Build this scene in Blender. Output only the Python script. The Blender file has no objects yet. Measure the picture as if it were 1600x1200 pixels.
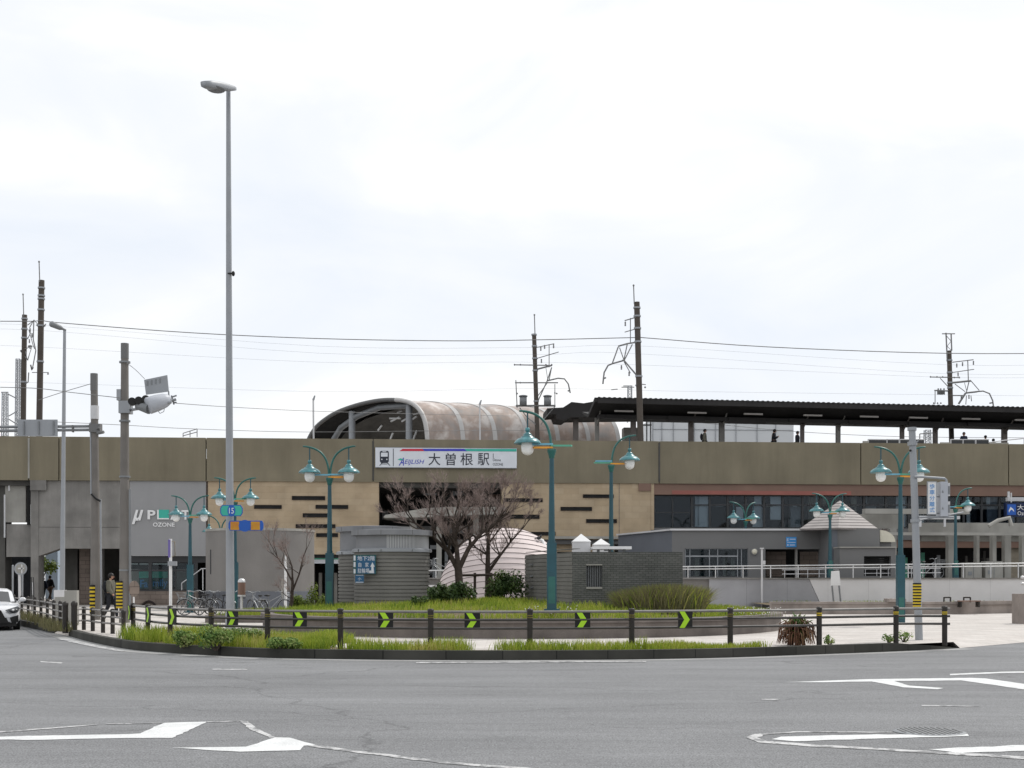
import bpy, bmesh, math, random
from mathutils import Vector, Matrix, noise
random.seed(7)
S = bpy.context.scene
COL = S.collection
# ------------------------------------------------------------------ camera, sky, sun
cd = bpy.data.cameras.new('camera'); cam = bpy.data.objects.new('camera', cd); COL.objects.link(cam)
EYE = 1.65; HOR = 905.0; FPX = 2000.0
cam.location = (0, 0, EYE); cam.rotation_euler = (math.radians(90), 0, 0)
cd.sensor_width = 36; cd.lens = 36 * FPX / 1600; cd.shift_y = (HOR - 600) / 1600
cd.clip_start = 0.1; cd.clip_end = 6000
S.camera = cam
SUN_EL, SUN_AZ = math.radians(52), math.radians(48)   # azimuth from +Y towards +X
w = bpy.data.worlds.new('World'); S.world = w; w.use_nodes = True
nt = w.node_tree; nt.nodes.clear()
def N(tree, typ, **kw):
    n = tree.nodes.new(typ)
    for k, v in kw.items(): setattr(n, k, v)
    return n
sky = N(nt, 'ShaderNodeTexSky', sky_type='NISHITA'); sky.sun_disc = False
sky.sun_elevation = SUN_EL; sky.sun_rotation = SUN_AZ; sky.dust_density = 2.0
tc = N(nt, 'ShaderNodeTexCoord'); mp = N(nt, 'ShaderNodeMapping'); mp.inputs['Scale'].default_value = (1, 1, 2.6)
mp.inputs['Location'].default_value = (0.35, 0.2, 0.4)
nz = N(nt, 'ShaderNodeTexNoise'); nz.inputs['Scale'].default_value = 3.2; nz.inputs['Detail'].default_value = 7; nz.inputs['Roughness'].default_value = .5
nz.inputs['Distortion'].default_value = .5
cr = N(nt, 'ShaderNodeValToRGB'); e = cr.color_ramp.elements
e[0].position = .30; e[0].color = (9.2, 9.75, 10.6, 1); e[1].position = .56; e[1].color = (11.2, 11.25, 11.3, 1)
e2 = cr.color_ramp.elements.new(.47); e2.color = (10.15, 10.45, 10.9, 1)
mx = N(nt, 'ShaderNodeMixRGB'); mx.inputs[0].default_value = .97
bg = N(nt, 'ShaderNodeBackground'); bg.inputs[1].default_value = .095
wo = N(nt, 'ShaderNodeOutputWorld'); L = nt.links.new
L(tc.outputs['Generated'], mp.inputs[0]); L(mp.outputs[0], nz.inputs['Vector']); L(nz.outputs[0], cr.inputs[0])
L(sky.outputs[0], mx.inputs[1]); L(cr.outputs[0], mx.inputs[2]); L(mx.outputs[0], bg.inputs[0]); L(bg.outputs[0], wo.inputs[0])
sd = bpy.data.lights.new('sun', 'SUN'); sd.energy = 2.4; sd.angle = math.radians(1.0); sd.color = (1, .96, .9)
sun = bpy.data.objects.new('sun', sd); COL.objects.link(sun)
sv = Vector((math.sin(SUN_AZ) * math.cos(SUN_EL), math.cos(SUN_AZ) * math.cos(SUN_EL), math.sin(SUN_EL)))
sun.rotation_euler = sv.to_track_quat('Z', 'Y').to_euler(); sun.location = (20, 30, 60)
S.view_settings.view_transform = 'Standard'; S.view_settings.look = 'None'; S.view_settings.exposure = 0; S.view_settings.gamma = 1
# ------------------------------------------------------------------ materials
def M(name, col, rough=.8, metal=0, var=.12, scale=2.0, bump=0, streak=0, spec=.3, fine=0, alt=None, altpos=.55):
    m = bpy.data.materials.new(name); m.use_nodes = True; t = m.node_tree; b = t.nodes['Principled BSDF']; l = t.links.new
    b.inputs['Roughness'].default_value = rough; b.inputs['Metallic'].default_value = metal
    b.inputs['Specular IOR Level'].default_value = spec
    tc = N(t, 'ShaderNodeTexCoord'); n = N(t, 'ShaderNodeTexNoise'); n.inputs['Scale'].default_value = scale; n.inputs['Detail'].default_value = 6
    l(tc.outputs['Object'], n.inputs['Vector'])
    r = N(t, 'ShaderNodeValToRGB'); q = r.color_ramp.elements
    q[0].position = .3; q[1].position = .7
    q[0].color = tuple(c * (1 - var) for c in col) + (1,); q[1].color = tuple(min(1, c * (1 + var)) for c in col) + (1,)
    if alt:
        z = q.new(altpos); z.color = tuple(alt) + (1,)
    l(n.outputs[0], r.inputs[0]); out = r.outputs[0]
    if streak:
        mp = N(t, 'ShaderNodeMapping'); mp.inputs['Scale'].default_value = (.55, .55, .07); n2 = N(t, 'ShaderNodeTexNoise')
        n2.inputs['Scale'].default_value = 1.3; n2.inputs['Detail'].default_value = 8; n2.inputs['Roughness'].default_value = .65
        l(tc.outputs['Object'], mp.inputs[0]); l(mp.outputs[0], n2.inputs['Vector'])
        r2 = N(t, 'ShaderNodeValToRGB'); r2.color_ramp.elements[0].position = .35; r2.color_ramp.elements[1].position = .62
        r2.color_ramp.elements[0].color = (1 - streak,) * 3 + (1,); r2.color_ramp.elements[1].color = (1, 1, 1, 1)
        l(n2.outputs[0], r2.inputs[0]); mm = N(t, 'ShaderNodeMixRGB', blend_type='MULTIPLY'); mm.inputs[0].default_value = 1
        l(out, mm.inputs[1]); l(r2.outputs[0], mm.inputs[2]); out = mm.outputs[0]
    if fine:
        n3 = N(t, 'ShaderNodeTexNoise'); n3.inputs['Scale'].default_value = 55; n3.inputs['Detail'].default_value = 3
        l(tc.outputs['Object'], n3.inputs['Vector'])
        r3 = N(t, 'ShaderNodeValToRGB'); r3.color_ramp.elements[0].position = .35; r3.color_ramp.elements[1].position = .65
        r3.color_ramp.elements[0].color = (1 - fine,) * 3 + (1,); r3.color_ramp.elements[1].color = (1 + fine,) * 3 + (1,)
        l(n3.outputs[0], r3.inputs[0]); mm = N(t, 'ShaderNodeMixRGB', blend_type='MULTIPLY'); mm.inputs[0].default_value = 1
        l(out, mm.inputs[1]); l(r3.outputs[0], mm.inputs[2]); out = mm.outputs[0]
    l(out, b.inputs['Base Color'])
    if bump:
        bp = N(t, 'ShaderNodeBump'); bp.inputs['Strength'].default_value = bump; bp.inputs['Distance'].default_value = .02
        n4 = N(t, 'ShaderNodeTexNoise'); n4.inputs['Scale'].default_value = scale * 8; n4.inputs['Detail'].default_value = 4
        l(tc.outputs['Object'], n4.inputs['Vector']); l(n4.outputs[0], bp.inputs['Height']); l(bp.outputs[0], b.inputs['Normal'])
    return m
def brickmat(name, c1, c2, mortar, bw, bh, ms=.015, rough=.85, off=.5, bump=.4, plane='xz', var=.15):
    m = bpy.data.materials.new(name); m.use_nodes = True; t = m.node_tree; b = t.nodes['Principled BSDF']; l = t.links.new
    b.inputs['Roughness'].default_value = rough; b.inputs['Specular IOR Level'].default_value = .25
    tc = N(t, 'ShaderNodeTexCoord'); sx = N(t, 'ShaderNodeSeparateXYZ'); cx = N(t, 'ShaderNodeCombineXYZ')
    l(tc.outputs['Object'], sx.inputs[0])
    if plane == 'xy':
        l(sx.outputs['X'], cx.inputs['X']); l(sx.outputs['Y'], cx.inputs['Y'])
    else:
        a = N(t, 'ShaderNodeMath', operation='ADD'); l(sx.outputs['X'], a.inputs[0]); l(sx.outputs['Y'], a.inputs[1])
        l(a.outputs[0], cx.inputs['X']); l(sx.outputs['Z'], cx.inputs['Y'])
    k = N(t, 'ShaderNodeTexBrick'); k.offset = off
    k.inputs['Scale'].default_value = 1; k.inputs['Brick Width'].default_value = bw; k.inputs['Row Height'].default_value = bh
    k.inputs['Mortar Size'].default_value = ms; k.inputs['Mortar Smooth'].default_value = .2; k.inputs['Bias'].default_value = 0
    k.inputs['Color1'].default_value = (*c1, 1); k.inputs['Color2'].default_value = (*c2, 1); k.inputs['Mortar'].default_value = (*mortar, 1)
    l(cx.outputs[0], k.inputs['Vector'])
    n = N(t, 'ShaderNodeTexNoise'); n.inputs['Scale'].default_value = 1.1; n.inputs['Detail'].default_value = 6; l(tc.outputs['Object'], n.inputs['Vector'])
    r = N(t, 'ShaderNodeValToRGB'); r.color_ramp.elements[0].position = .3; r.color_ramp.elements[1].position = .7
    r.color_ramp.elements[0].color = (1 - var,) * 3 + (1,); r.color_ramp.elements[1].color = (1 + var * .4,) * 3 + (1,)
    l(n.outputs[0], r.inputs[0]); mm = N(t, 'ShaderNodeMixRGB', blend_type='MULTIPLY'); mm.inputs[0].default_value = 1
    l(k.outputs['Color'], mm.inputs[1]); l(r.outputs[0], mm.inputs[2]); l(mm.outputs[0], b.inputs['Base Color'])
    bp = N(t, 'ShaderNodeBump'); bp.invert = True; bp.inputs['Strength'].default_value = bump; bp.inputs['Distance'].default_value = .01
    l(k.outputs['Fac'], bp.inputs['Height']); l(bp.outputs[0], b.inputs['Normal'])
    return m
def leafmat(name, cols, rough=.6, scale=1.2, trans=.25):
    m = bpy.data.materials.new(name); m.use_nodes = True; t = m.node_tree; b = t.nodes['Principled BSDF']; l = t.links.new
    b.inputs['Roughness'].default_value = rough; b.inputs['Specular IOR Level'].default_value = .3
    g = N(t, 'ShaderNodeNewGeometry'); r = N(t, 'ShaderNodeValToRGB'); r.color_ramp.interpolation = 'LINEAR'
    n = N(t, 'ShaderNodeTexNoise'); n.inputs['Scale'].default_value = scale; n.inputs['Detail'].default_value = 3
    tc = N(t, 'ShaderNodeTexCoord'); l(tc.outputs['Object'], n.inputs['Vector'])
    a = N(t, 'ShaderNodeMath', operation='MULTIPLY_ADD'); a.inputs[1].default_value = .45
    sb = N(t, 'ShaderNodeMath', operation='MULTIPLY_ADD'); sb.inputs[1].default_value = 1.6; sb.inputs[2].default_value = -.5
    l(n.outputs[0], sb.inputs[0]); l(g.outputs['Random Per Island'], a.inputs[0]); l(sb.outputs[0], a.inputs[2])
    while len(r.color_ramp.elements) < len(cols): r.color_ramp.elements.new(.5)
    for i, c in enumerate(cols):
        r.color_ramp.elements[i].position = .1 + .85 * i / (len(cols) - 1); r.color_ramp.elements[i].color = (*c, 1)
    l(a.outputs[0], r.inputs[0]); l(r.outputs[0], b.inputs['Base Color'])
    if trans:
        tr = N(t, 'ShaderNodeBsdfTranslucent'); ms = N(t, 'ShaderNodeMixShader'); ms.inputs[0].default_value = trans
        l(r.outputs[0], tr.inputs[0]); l(b.outputs[0], ms.inputs[1]); l(tr.outputs[0], ms.inputs[2]); l(ms.outputs[0], t.nodes['Material Output'].inputs[0])
    return m
def glassmat(name, tint, rough=.03, fac=.0):
    m = bpy.data.materials.new(name); m.use_nodes = True; t = m.node_tree; l = t.links.new
    t.nodes.remove(t.nodes['Principled BSDF'])
    gl = N(t, 'ShaderNodeBsdfGlossy'); gl.inputs['Roughness'].default_value = rough; gl.inputs['Color'].default_value = (.6, .64, .68, 1)
    tr = N(t, 'ShaderNodeBsdfTransparent'); tr.inputs[0].default_value = (*tint, 1)
    f = N(t, 'ShaderNodeFresnel'); f.inputs[0].default_value = 1.5
    a = N(t, 'ShaderNodeMath', operation='MULTIPLY_ADD'); a.inputs[1].default_value = .8; a.inputs[2].default_value = fac * .25
    l(f.outputs[0], a.inputs[0]); ms = N(t, 'ShaderNodeMixShader'); l(a.outputs[0], ms.inputs[0]); l(tr.outputs[0], ms.inputs[1]); l(gl.outputs[0], ms.inputs[2])
    l(ms.outputs[0], t.nodes['Material Output'].inputs[0]); return m
m = {}
m['asphalt'] = M('asphalt', (.190, .193, .198), .9, var=.10, scale=.22, fine=.42, bump=.25)
def roadwear(mt):
    t = mt.node_tree; l = t.links.new; b = t.nodes['Principled BSDF']; src = b.inputs['Base Color'].links[0].from_socket
    tc = N(t, 'ShaderNodeTexCoord')
    def layer(scale, loc, nscale, detail, p0, p1, c0, c1, out, dist=0):
        mp = N(t, 'ShaderNodeMapping'); mp.inputs['Scale'].default_value = scale; mp.inputs['Location'].default_value = loc; l(tc.outputs['Object'], mp.inputs[0])
        n = N(t, 'ShaderNodeTexNoise'); n.inputs['Scale'].default_value = nscale; n.inputs['Detail'].default_value = detail; n.inputs['Roughness'].default_value = .7; n.inputs['Distortion'].default_value = dist; l(mp.outputs[0], n.inputs['Vector'])
        r = N(t, 'ShaderNodeValToRGB'); r.color_ramp.elements[0].position = p0; r.color_ramp.elements[1].position = p1; r.color_ramp.elements[0].color = (c0,)*3+(1,); r.color_ramp.elements[1].color = (c1,)*3+(1,)
        l(n.outputs[0], r.inputs[0]); mm = N(t, 'ShaderNodeMixRGB', blend_type='MULTIPLY'); mm.inputs[0].default_value = 1; l(out, mm.inputs[1]); l(r.outputs[0], mm.inputs[2]); return mm.outputs[0]
    o = layer((.16, 1, 1), (0, 0, 0), .9, 6, .35, .65, .86, 1.1, src); o = layer((1, 1, 1), (3, 1, 0), 14, 8, .3, .7, .78, 1.2, o)
    o = layer((.5, 1.6, 1), (7, 2, 0), .8, 4, .56, .60, 1, .92, o, 1.5)
    v = N(t, 'ShaderNodeTexVoronoi'); v.feature = 'DISTANCE_TO_EDGE'; v.inputs['Scale'].default_value = .16; nn = N(t, 'ShaderNodeTexNoise'); nn.inputs['Scale'].default_value = .9; nn.inputs['Detail'].default_value = 6
    mpv = N(t, 'ShaderNodeMapping'); mpv.inputs['Scale'].default_value = (.6, 1.2, 1); l(tc.outputs['Object'], nn.inputs['Vector']); ad = N(t, 'ShaderNodeVectorMath', operation='MULTIPLY_ADD'); ad.inputs[1].default_value = (1.6, 1.6, 0); l(nn.outputs['Color'], ad.inputs[0]); l(tc.outputs['Object'], ad.inputs[2]); l(ad.outputs[0], mpv.inputs[0]); l(mpv.outputs[0], v.inputs['Vector'])
    r = N(t, 'ShaderNodeValToRGB'); r.color_ramp.elements[0].position = .0015; r.color_ramp.elements[1].position = .004; r.color_ramp.elements[0].color = (.62, .62, .62, 1); r.color_ramp.elements[1].color = (1, 1, 1, 1); l(v.outputs['Distance'], r.inputs[0])
    mm = N(t, 'ShaderNodeMixRGB', blend_type='MULTIPLY'); mm.inputs[0].default_value = .8; l(o, mm.inputs[1]); l(r.outputs[0], mm.inputs[2]); l(mm.outputs[0], b.inputs['Base Color'])
roadwear(m['asphalt'])
m['gutter'] = M('gutter', (.30, .30, .295), .85, var=.15, scale=.7, fine=.15)
def paintmat(name, col, thr, sc):
    mt = M(name, col, .75, var=.10, scale=3, fine=.12); t = mt.node_tree; l = t.links.new; b = t.nodes['Principled BSDF']; src = b.inputs['Base Color'].links[0].from_socket
    tc = N(t, 'ShaderNodeTexCoord'); n = N(t, 'ShaderNodeTexNoise'); n.inputs['Scale'].default_value = sc; n.inputs['Detail'].default_value = 9; n.inputs['Roughness'].default_value = .75; l(tc.outputs['Object'], n.inputs['Vector'])
    r = N(t, 'ShaderNodeValToRGB'); r.color_ramp.elements[0].position = thr; r.color_ramp.elements[1].position = thr+.05; l(n.outputs[0], r.inputs[0])
    mm = N(t, 'ShaderNodeMixRGB'); mm.inputs[1].default_value = (.21, .212, .215, 1); l(r.outputs[0], mm.inputs[0]); l(src, mm.inputs[2]); l(mm.outputs[0], b.inputs['Base Color']); return mt
m['paint'] = paintmat('road_paint', (.62, .63, .63), .33, 2.2)
m['worn'] = paintmat('worn_paint', (.50, .50, .50), .46, 4)
m['kerb'] = brickmat('kerb_stone', (.048, .048, .042), (.068, .066, .058), (.02, .02, .018), 1.15, 5, .012, var=.4)
m['plaza'] = brickmat('plaza_paving', (.50, .465, .435), (.56, .53, .50), (.42, .39, .37), .6, .3, .01, plane='xy', bump=.1)
m['ground'] = M('far_ground', (.22, .215, .20), .9, scale=.3, fine=.2)
m['soil'] = M('soil', (.13, .10, .06), .95, var=.35, scale=4, fine=.4, bump=.5)
m['viad'] = M('painted_concrete', (.222, .195, .138), .85, var=.13, scale=.35, streak=.20, fine=.05)
m['conc'] = M('concrete', (.25, .24, .225), .85, var=.22, scale=.8, streak=.3, fine=.08)
m['conc2'] = M('pale_concrete', (.37, .36, .33), .85, var=.15, scale=.8, streak=.22, fine=.06)
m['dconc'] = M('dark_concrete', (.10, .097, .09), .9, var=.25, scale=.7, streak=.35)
m['panel'] = M('grey_panel', (.30, .30, .305), .6, var=.05, scale=.5, streak=.08)
m['stone'] = brickmat('beige_stone', (.43, .335, .225), (.47, .375, .26), (.385, .30, .20), .9, .35, .006, var=.15, bump=.5)
m['brown'] = M('brown_fascia', (.20, .125, .095), .6, var=.12, scale=.6)
m['red'] = M('red_fascia', (.30, .11, .09), .6, var=.08)
m['dark'] = M('dark_void', (.018, .018, .018), .9, var=.3)
m['frame'] = M('dark_frame', (.02, .022, .025), .4, var=.2, spec=.5)
m['slot'] = M('slot_brown', (.022, .014, .013), .6, var=.2)
m['curtain'] = M('curtain', (.30, .33, .38), .9, var=.35, scale=1.5, streak=.4)  # tone of the reflections imitated behind the window band
m['curtain2'] = M('interior_beige', (.26, .23, .18), .9, var=.3, scale=1.5)
m['white'] = M('white_paint', (.76, .76, .76), .5, var=.04)
m['offwhite'] = M('offwhite_metal', (.58, .58, .59), .5, var=.06)
m['lgrey'] = M('galvanised_grey', (.30, .315, .335), .5, .1, var=.07, spec=.5)
m['vmetal'] = M('vent_metal', (.25, .255, .27), .55, .1, var=.08, streak=.12)
m['wallg'] = brickmat('grey_panel_wall', (.33, .33, .345), (.36, .36, .37), (.2, .2, .2), 1.9, 4, .008, var=.12, bump=.2)  # shaded copy of the retaining wall, shade put into the colour
m['mgrey'] = M('mid_grey', (.22, .23, .24), .5, .2, var=.1)
m['steel'] = M('stainless_rail', (.60, .60, .60), .35, .5, var=.06, spec=.5)
m['upole'] = M('utility_concrete', (.215, .20, .185), .85, var=.16, scale=1.2, streak=.3)
m['rust'] = M('dark_rail_pole', (.095, .08, .068), .8, var=.15, scale=1.2, streak=.2)
m['bracket'] = M('bracket_steel', (.22, .22, .22), .6, .2, var=.2, scale=4)
m['teal'] = M('teal_paint', (.010, .066, .088), .38, var=.15, scale=3, spec=.5)
m['tealg'] = M('teal_green_paint', (.018, .115, .10), .38, var=.12, scale=5, spec=.5)
m['teall'] = M('teal_shade', (.05, .19, .21), .33, var=.35, scale=6, spec=.6)  # lamp shades lighter than the pole paint, imitating sky sheen on top
m['green'] = M('green_bar', (.10, .36, .25), .4, var=.1); m['blueb'] = M('blue_bar', (.16, .42, .55), .4, var=.1)
m['orange'] = M('orange_bar', (.75, .33, .04), .45, var=.1)
g = m['globe'] = M('globe_glass', (.86, .87, .86), .25, var=.02, spec=.5)
m['post'] = M('fence_brown', (.022, .018, .015), .5, var=.3, scale=6, spec=.4)
m['rail'] = M('fence_rail', (.05, .045, .042), .4, var=.3, scale=4, spec=.5)
m['railg'] = M('fence_rail_grey', (.20, .19, .18), .45, var=.2, scale=4, spec=.5)
m['black'] = M('black', (.012, .012, .012), .5, var=.2)
m['lime'] = M('lime_chevron', (.42, .72, .03), .4, var=.06)
m['olive'] = M('faded_band', (.17, .14, .03), .6, var=.3, scale=20)
m['yellow'] = M('yellow_band', (.62, .45, .03), .5, var=.08)
m['cyl'] = M('grey_render', (.215, .205, .195), .85, var=.08, scale=.8, streak=.1, fine=.06)
m['bld'] = M('grey_building', (.165, .165, .165), .8, var=.05, scale=.6, fine=.04)
m['bld2'] = M('blue_grey_building', (.13, .14, .16), .8, var=.08, scale=.6)
m['tile'] = brickmat('grey_tile', (.115, .12, .112), (.15, .152, .143), (.055, .057, .053), .17, .062, .005, off=.5, var=.22, bump=.8)
m['louv'] = M('grooved_grey', (.20, .195, .182), .7, var=.12, scale=1.2, streak=.1)
m['brownw'] = brickmat('brown_stone', (.20, .165, .14), (.26, .21, .18), (.10, .08, .07), .6, .25, .01, var=.25)
m['planter2'] = M('pale_planter_wall', (.30, .26, .235), .85, var=.22, scale=1.2, streak=.3, fine=.1)
m['planter'] = M('planter_wall', (.19, .165, .15), .85, var=.2, scale=1.5, streak=.35, fine=.1)
m['retain'] = brickmat('pale_panel_wall', (.66, .65, .65), (.71, .70, .70), (.5, .49, .49), 1.9, 4, .008, var=.08, bump=.2)  # sunlit copy of the same wall, brightness put into the colour
m['dome'] = M('dome_panel', (.60, .52, .505), .6, var=.08, scale=1.2)
m['seam'] = M('dome_seam', (.13, .11, .11), .7, var=.1)
m['slate'] = M('pinkish_slate', (.33, .305, .295), .7, var=.1, scale=2)
m['cream'] = M('cream_gloss', (.62, .59, .48), .3, var=.05, spec=.6)
m['shell'] = M('weathered_polycarbonate', (.52, .48, .45), .3, var=.4, scale=.9, streak=.35, spec=.8, alt=(.38, .29, .24), altpos=.5)
m['rib'] = M('shell_rib', (.50, .49, .48), .45, var=.08)
m['roofdark'] = M('dark_roof', (.028, .026, .026), .7, var=.2, scale=1)
m['tubes'] = M('lamp_tube', (.42, .40, .38), .5, var=.05)
m['pcol'] = M('platform_column', (.17, .15, .14), .7, var=.15)
m['wblg'] = M('white_clad', (.62, .64, .66), .6, var=.04, scale=.3)
m['sigbox'] = M('signal_grey', (.44, .46, .50), .45, var=.05)
m['navy'] = M('navy_sign', (.008, .018, .06), .4, var=.05); m['sblue'] = M('sign_blue', (.02, .10, .42), .4, var=.05)
m['lblue'] = M('light_blue_sign', (.05, .26, .60), .4, var=.05); m['pblue'] = M('parking_blue', (.03, .11, .22), .4, var=.08)
m['pteal'] = M('parking_teal', (.02, .09, .09), .4, var=.05)
m['steal'] = M('sign_teal', (.05, .42, .33), .4, var=.05)
m['sred'] = M('sign_red', (.55, .03, .06), .4, var=.05); m['sindigo'] = M('sign_indigo', (.05, .06, .45), .4, var=.05)
m['signw'] = M('sign_white', (.66, .69, .74), .4, var=.04); m['ink'] = M('sign_ink', (.03, .035, .05), .5, var=.05)
m['sorange'] = M('sign_orange', (.50, .17, .04), .4, var=.1, alt=(.55, .30, .02))
m['bark'] = M('bark', (.075, .058, .048), .9, var=.35, scale=8, streak=.3, bump=.6)
m['twig'] = M('twig', (.27, .21, .19), .85, var=.3, scale=6)
m['grass'] = leafmat('grass_blades', [(.10, .17, .02), (.22, .31, .03), (.35, .41, .05), (.48, .42, .15)], .6, .7, .3)
m['weed'] = leafmat('weed_leaves', [(.05, .12, .025), (.13, .23, .05), (.26, .34, .10), (.36, .36, .16)], .6, 2, .3)
m['bush'] = leafmat('bush_leaves', [(.02, .045, .012), (.05, .09, .02), (.12, .16, .04)], .55, 2, .2)
m['dry'] = leafmat('dry_grass', [(.085, .08, .04), (.13, .125, .06), (.20, .18, .09), (.12, .15, .05)], .7, 1.5, .3)
m['aloe'] = leafmat('aloe_leaf', [(.05, .022, .014), (.12, .055, .03), (.18, .09, .05), (.24, .15, .08)], .6, 3, .1)
m['treeg'] = leafmat('tree_leaves', [(.04, .07, .012), (.12, .17, .02), (.25, .28, .05)], .6, .6, .2)
m['carw'] = M('car_paint', (.66, .67, .69), .18, var=.01, spec=.7)
m['carg'] = M('car_glass', (.05, .055, .06), .05, var=.1, spec=.9); m['tyre'] = M('tyre', (.018, .018, .018), .8)
m['skin'] = M('skin', (.42, .25, .18), .6, var=.05); m['hair'] = M('black_hair', (.012, .010, .010), .5)
m['clothd'] = M('dark_cloth', (.018, .02, .026), .85, var=.2, scale=6); m['clothg'] = M('olive_grey_cloth', (.13, .125, .10), .85, var=.15, scale=6)
m['clothn'] = M('navy_cloth', (.025, .032, .06), .85, var=.2); m['trous'] = M('tan_trousers', (.16, .11, .08), .85, var=.1)
m['glass'] = glassmat('window_glass', (.70, .75, .78)); m['glassd'] = glassmat('shop_glass', (.75, .80, .80), fac=.0)
m['purple'] = M('purple_banner', (.16, .13, .36), .6); m['bluepanel'] = M('pale_blue_panel', (.33, .40, .48), .7, var=.06)
m['bike'] = M('bike_silver', (.30, .31, .32), .35, .5, var=.1); m['bikeg'] = M('bike_green', (.06, .16, .12), .4)
m['biked'] = M('bike_dark', (.03, .03, .035), .4)
# ------------------------------------------------------------------ geometry helpers
TH = math.atan(.0719); Y0 = 74.8; CT, ST = math.cos(TH), math.sin(TH)
VF = Matrix.Translation((0, Y0, 0)) @ Matrix.Rotation(TH, 4, 'Z')       # frame of the viaduct front: u, off, z
ID = Matrix.Identity(4)
def P(px, py, D): return Vector(((px - 800) * D / FPX, D, EYE + (HOR - py) * D / FPX))
def GX(px, py, z=0.0):                      # point of the level z seen at a pixel
    D = FPX * (EYE - z) / (py - HOR); return Vector(((px - 800) * D / FPX, D, z))
def vu(px, off):
    s = (px - 800) / FPX; return (s * (Y0 + off * CT) + off * ST) / (CT - s * ST)
def vz(px, py, off):
    u = vu(px, off); D = Y0 + u * ST + off * CT; return EYE + (HOR - py) * D / FPX
class MB:
    def __init__(s): s.v = []; s.f = []; s.mi = []; s.sm = []
    def add(s, vs, fs, mi=0, smooth=False):
        o = len(s.v); s.v += [Vector(v) for v in vs]
        for f in fs: s.f.append([o + i for i in f]); s.mi.append(mi); s.sm.append(smooth)
        return s
    def box(s, a, b, mi=0, rz=0, c=None):
        x0, y0, z0 = (min(a[i], b[i]) for i in range(3)); x1, y1, z1 = (max(a[i], b[i]) for i in range(3))
        vs = [Vector(q) for q in ((x0,y0,z0),(x1,y0,z0),(x1,y1,z0),(x0,y1,z0),(x0,y0,z1),(x1,y0,z1),(x1,y1,z1),(x0,y1,z1))]
        if rz:
            c = Vector(c) if c else Vector(((x0+x1)/2, (y0+y1)/2, 0)); R = Matrix.Rotation(rz, 3, 'Z'); vs = [R @ (v - c) + c for v in vs]
        return s.add(vs, [(0,3,2,1),(4,5,6,7),(0,1,5,4),(1,2,6,5),(2,3,7,6),(3,0,4,7)], mi)
    def tube(s, pts, r, n=8, mi=0, caps=True, smooth=True):
        pts = [Vector(p) for p in pts]; k = len(pts); rs = r if isinstance(r, (list, tuple)) else [r] * k
        vs = []; ref = None
        for i, p in enumerate(pts):
            d = (pts[min(i+1, k-1)] - pts[max(i-1, 0)]).normalized()
            if ref is None:
                ref = Vector((0, 0, 1)) if abs(d.z) < .9 else Vector((1, 0, 0))
            a = d.cross(ref)
            if a.length < 1e-5: a = d.cross(Vector((0, 1, 0)))
            a.normalize(); b = d.cross(a).normalized(); ref = -b if False else b.cross(d) if False else ref
            for j in range(n):
                t = 2 * math.pi * j / n; vs.append(p + (a * math.cos(t) + b * math.sin(t)) * rs[i])
        fs = [(i*n+j, (i+1)*n+j, (i+1)*n+(j+1) % n, i*n+(j+1) % n) for i in range(k-1) for j in range(n)]
        s.add(vs, fs, mi, smooth)
        if caps:
            s.add(vs[:n], [tuple(range(n))], mi); s.add(vs[-n:], [tuple(reversed(range(n)))], mi)
        return s
    def lathe(s, prof, c=(0, 0, 0), n=24, mi=0, smooth=True, a0=0, a1=2*math.pi):
        c = Vector(c); full = abs(a1 - a0 - 2*math.pi) < 1e-6; m_ = n if full else n + 1; vs = []
        for r, z in prof:
            for j in range(m_):
                t = a0 + (a1 - a0) * j / n; vs.append(c + Vector((r*math.cos(t), r*math.sin(t), z)))
        fs = []
        for i in range(len(prof) - 1):
            for j in range(n):
                j2 = (j + 1) % m_; fs.append((i*m_+j, i*m_+j2, (i+1)*m_+j2, (i+1)*m_+j))
        return s.add(vs, fs, mi, smooth)
    def prism(s, poly, z0, z1, mi=0):      # xy polygon extruded in z
        n = len(poly); vs = [(p[0], p[1], z0) for p in poly] + [(p[0], p[1], z1) for p in poly]
        ar = sum(poly[i][0]*poly[(i+1) % n][1] - poly[(i+1) % n][0]*poly[i][1] for i in range(n))
        fs = [tuple(range(n, 2*n)), tuple(reversed(range(n)))] + [(i, (i+1) % n, n+(i+1) % n, n+i) for i in range(n)]
        if ar < 0: fs = [tuple(reversed(f)) for f in fs]
        return s.add(vs, fs, mi)
    def prismy(s, poly, y0, y1, mi=0):     # xz polygon extruded in y
        n = len(poly); vs = [(p[0], y0, p[1]) for p in poly] + [(p[0], y1, p[1]) for p in poly]
        return s.add(vs, [tuple(range(n)), tuple(reversed(range(n, 2*n)))] + [((i+1) % n, i, n+i, n+(i+1) % n) for i in range(n)], mi)
    def ell(s, c, r, mi=0, n=14, rz=0):
        prof = [(max(1e-4, math.sin(math.pi*i/8)), -math.cos(math.pi*i/8)) for i in range(9)]
        t = MB().lathe(prof, n=n); R = Matrix.Rotation(rz, 3, 'Z')
        return s.add([R @ Vector((v.x*r[0], v.y*r[1], v.z*r[2])) + Vector(c) for v in t.v], t.f, mi, True)
    def tf(s, Mx): s.v = [Mx @ v for v in s.v]; return s
    def fb(s, px0, pyt, px1, pyb, off, th=.1, mi=0):        # box on the viaduct front given by its outline in the photograph
        u0, u1 = vu(px0, off), vu(px1, off); pm = (px0 + px1) / 2
        return s.box((u0, off, vz(pm, pyb, off)), (u1, off + th, vz(pm, pyt, off)), mi)
    def wb(s, px0, pyt, px1, pyb, D, th=.1, mi=0):
        a, b = P(px0, pyb, D), P(px1, pyt, D); return s.box(a, (b.x, D + th, b.z), mi)
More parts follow.
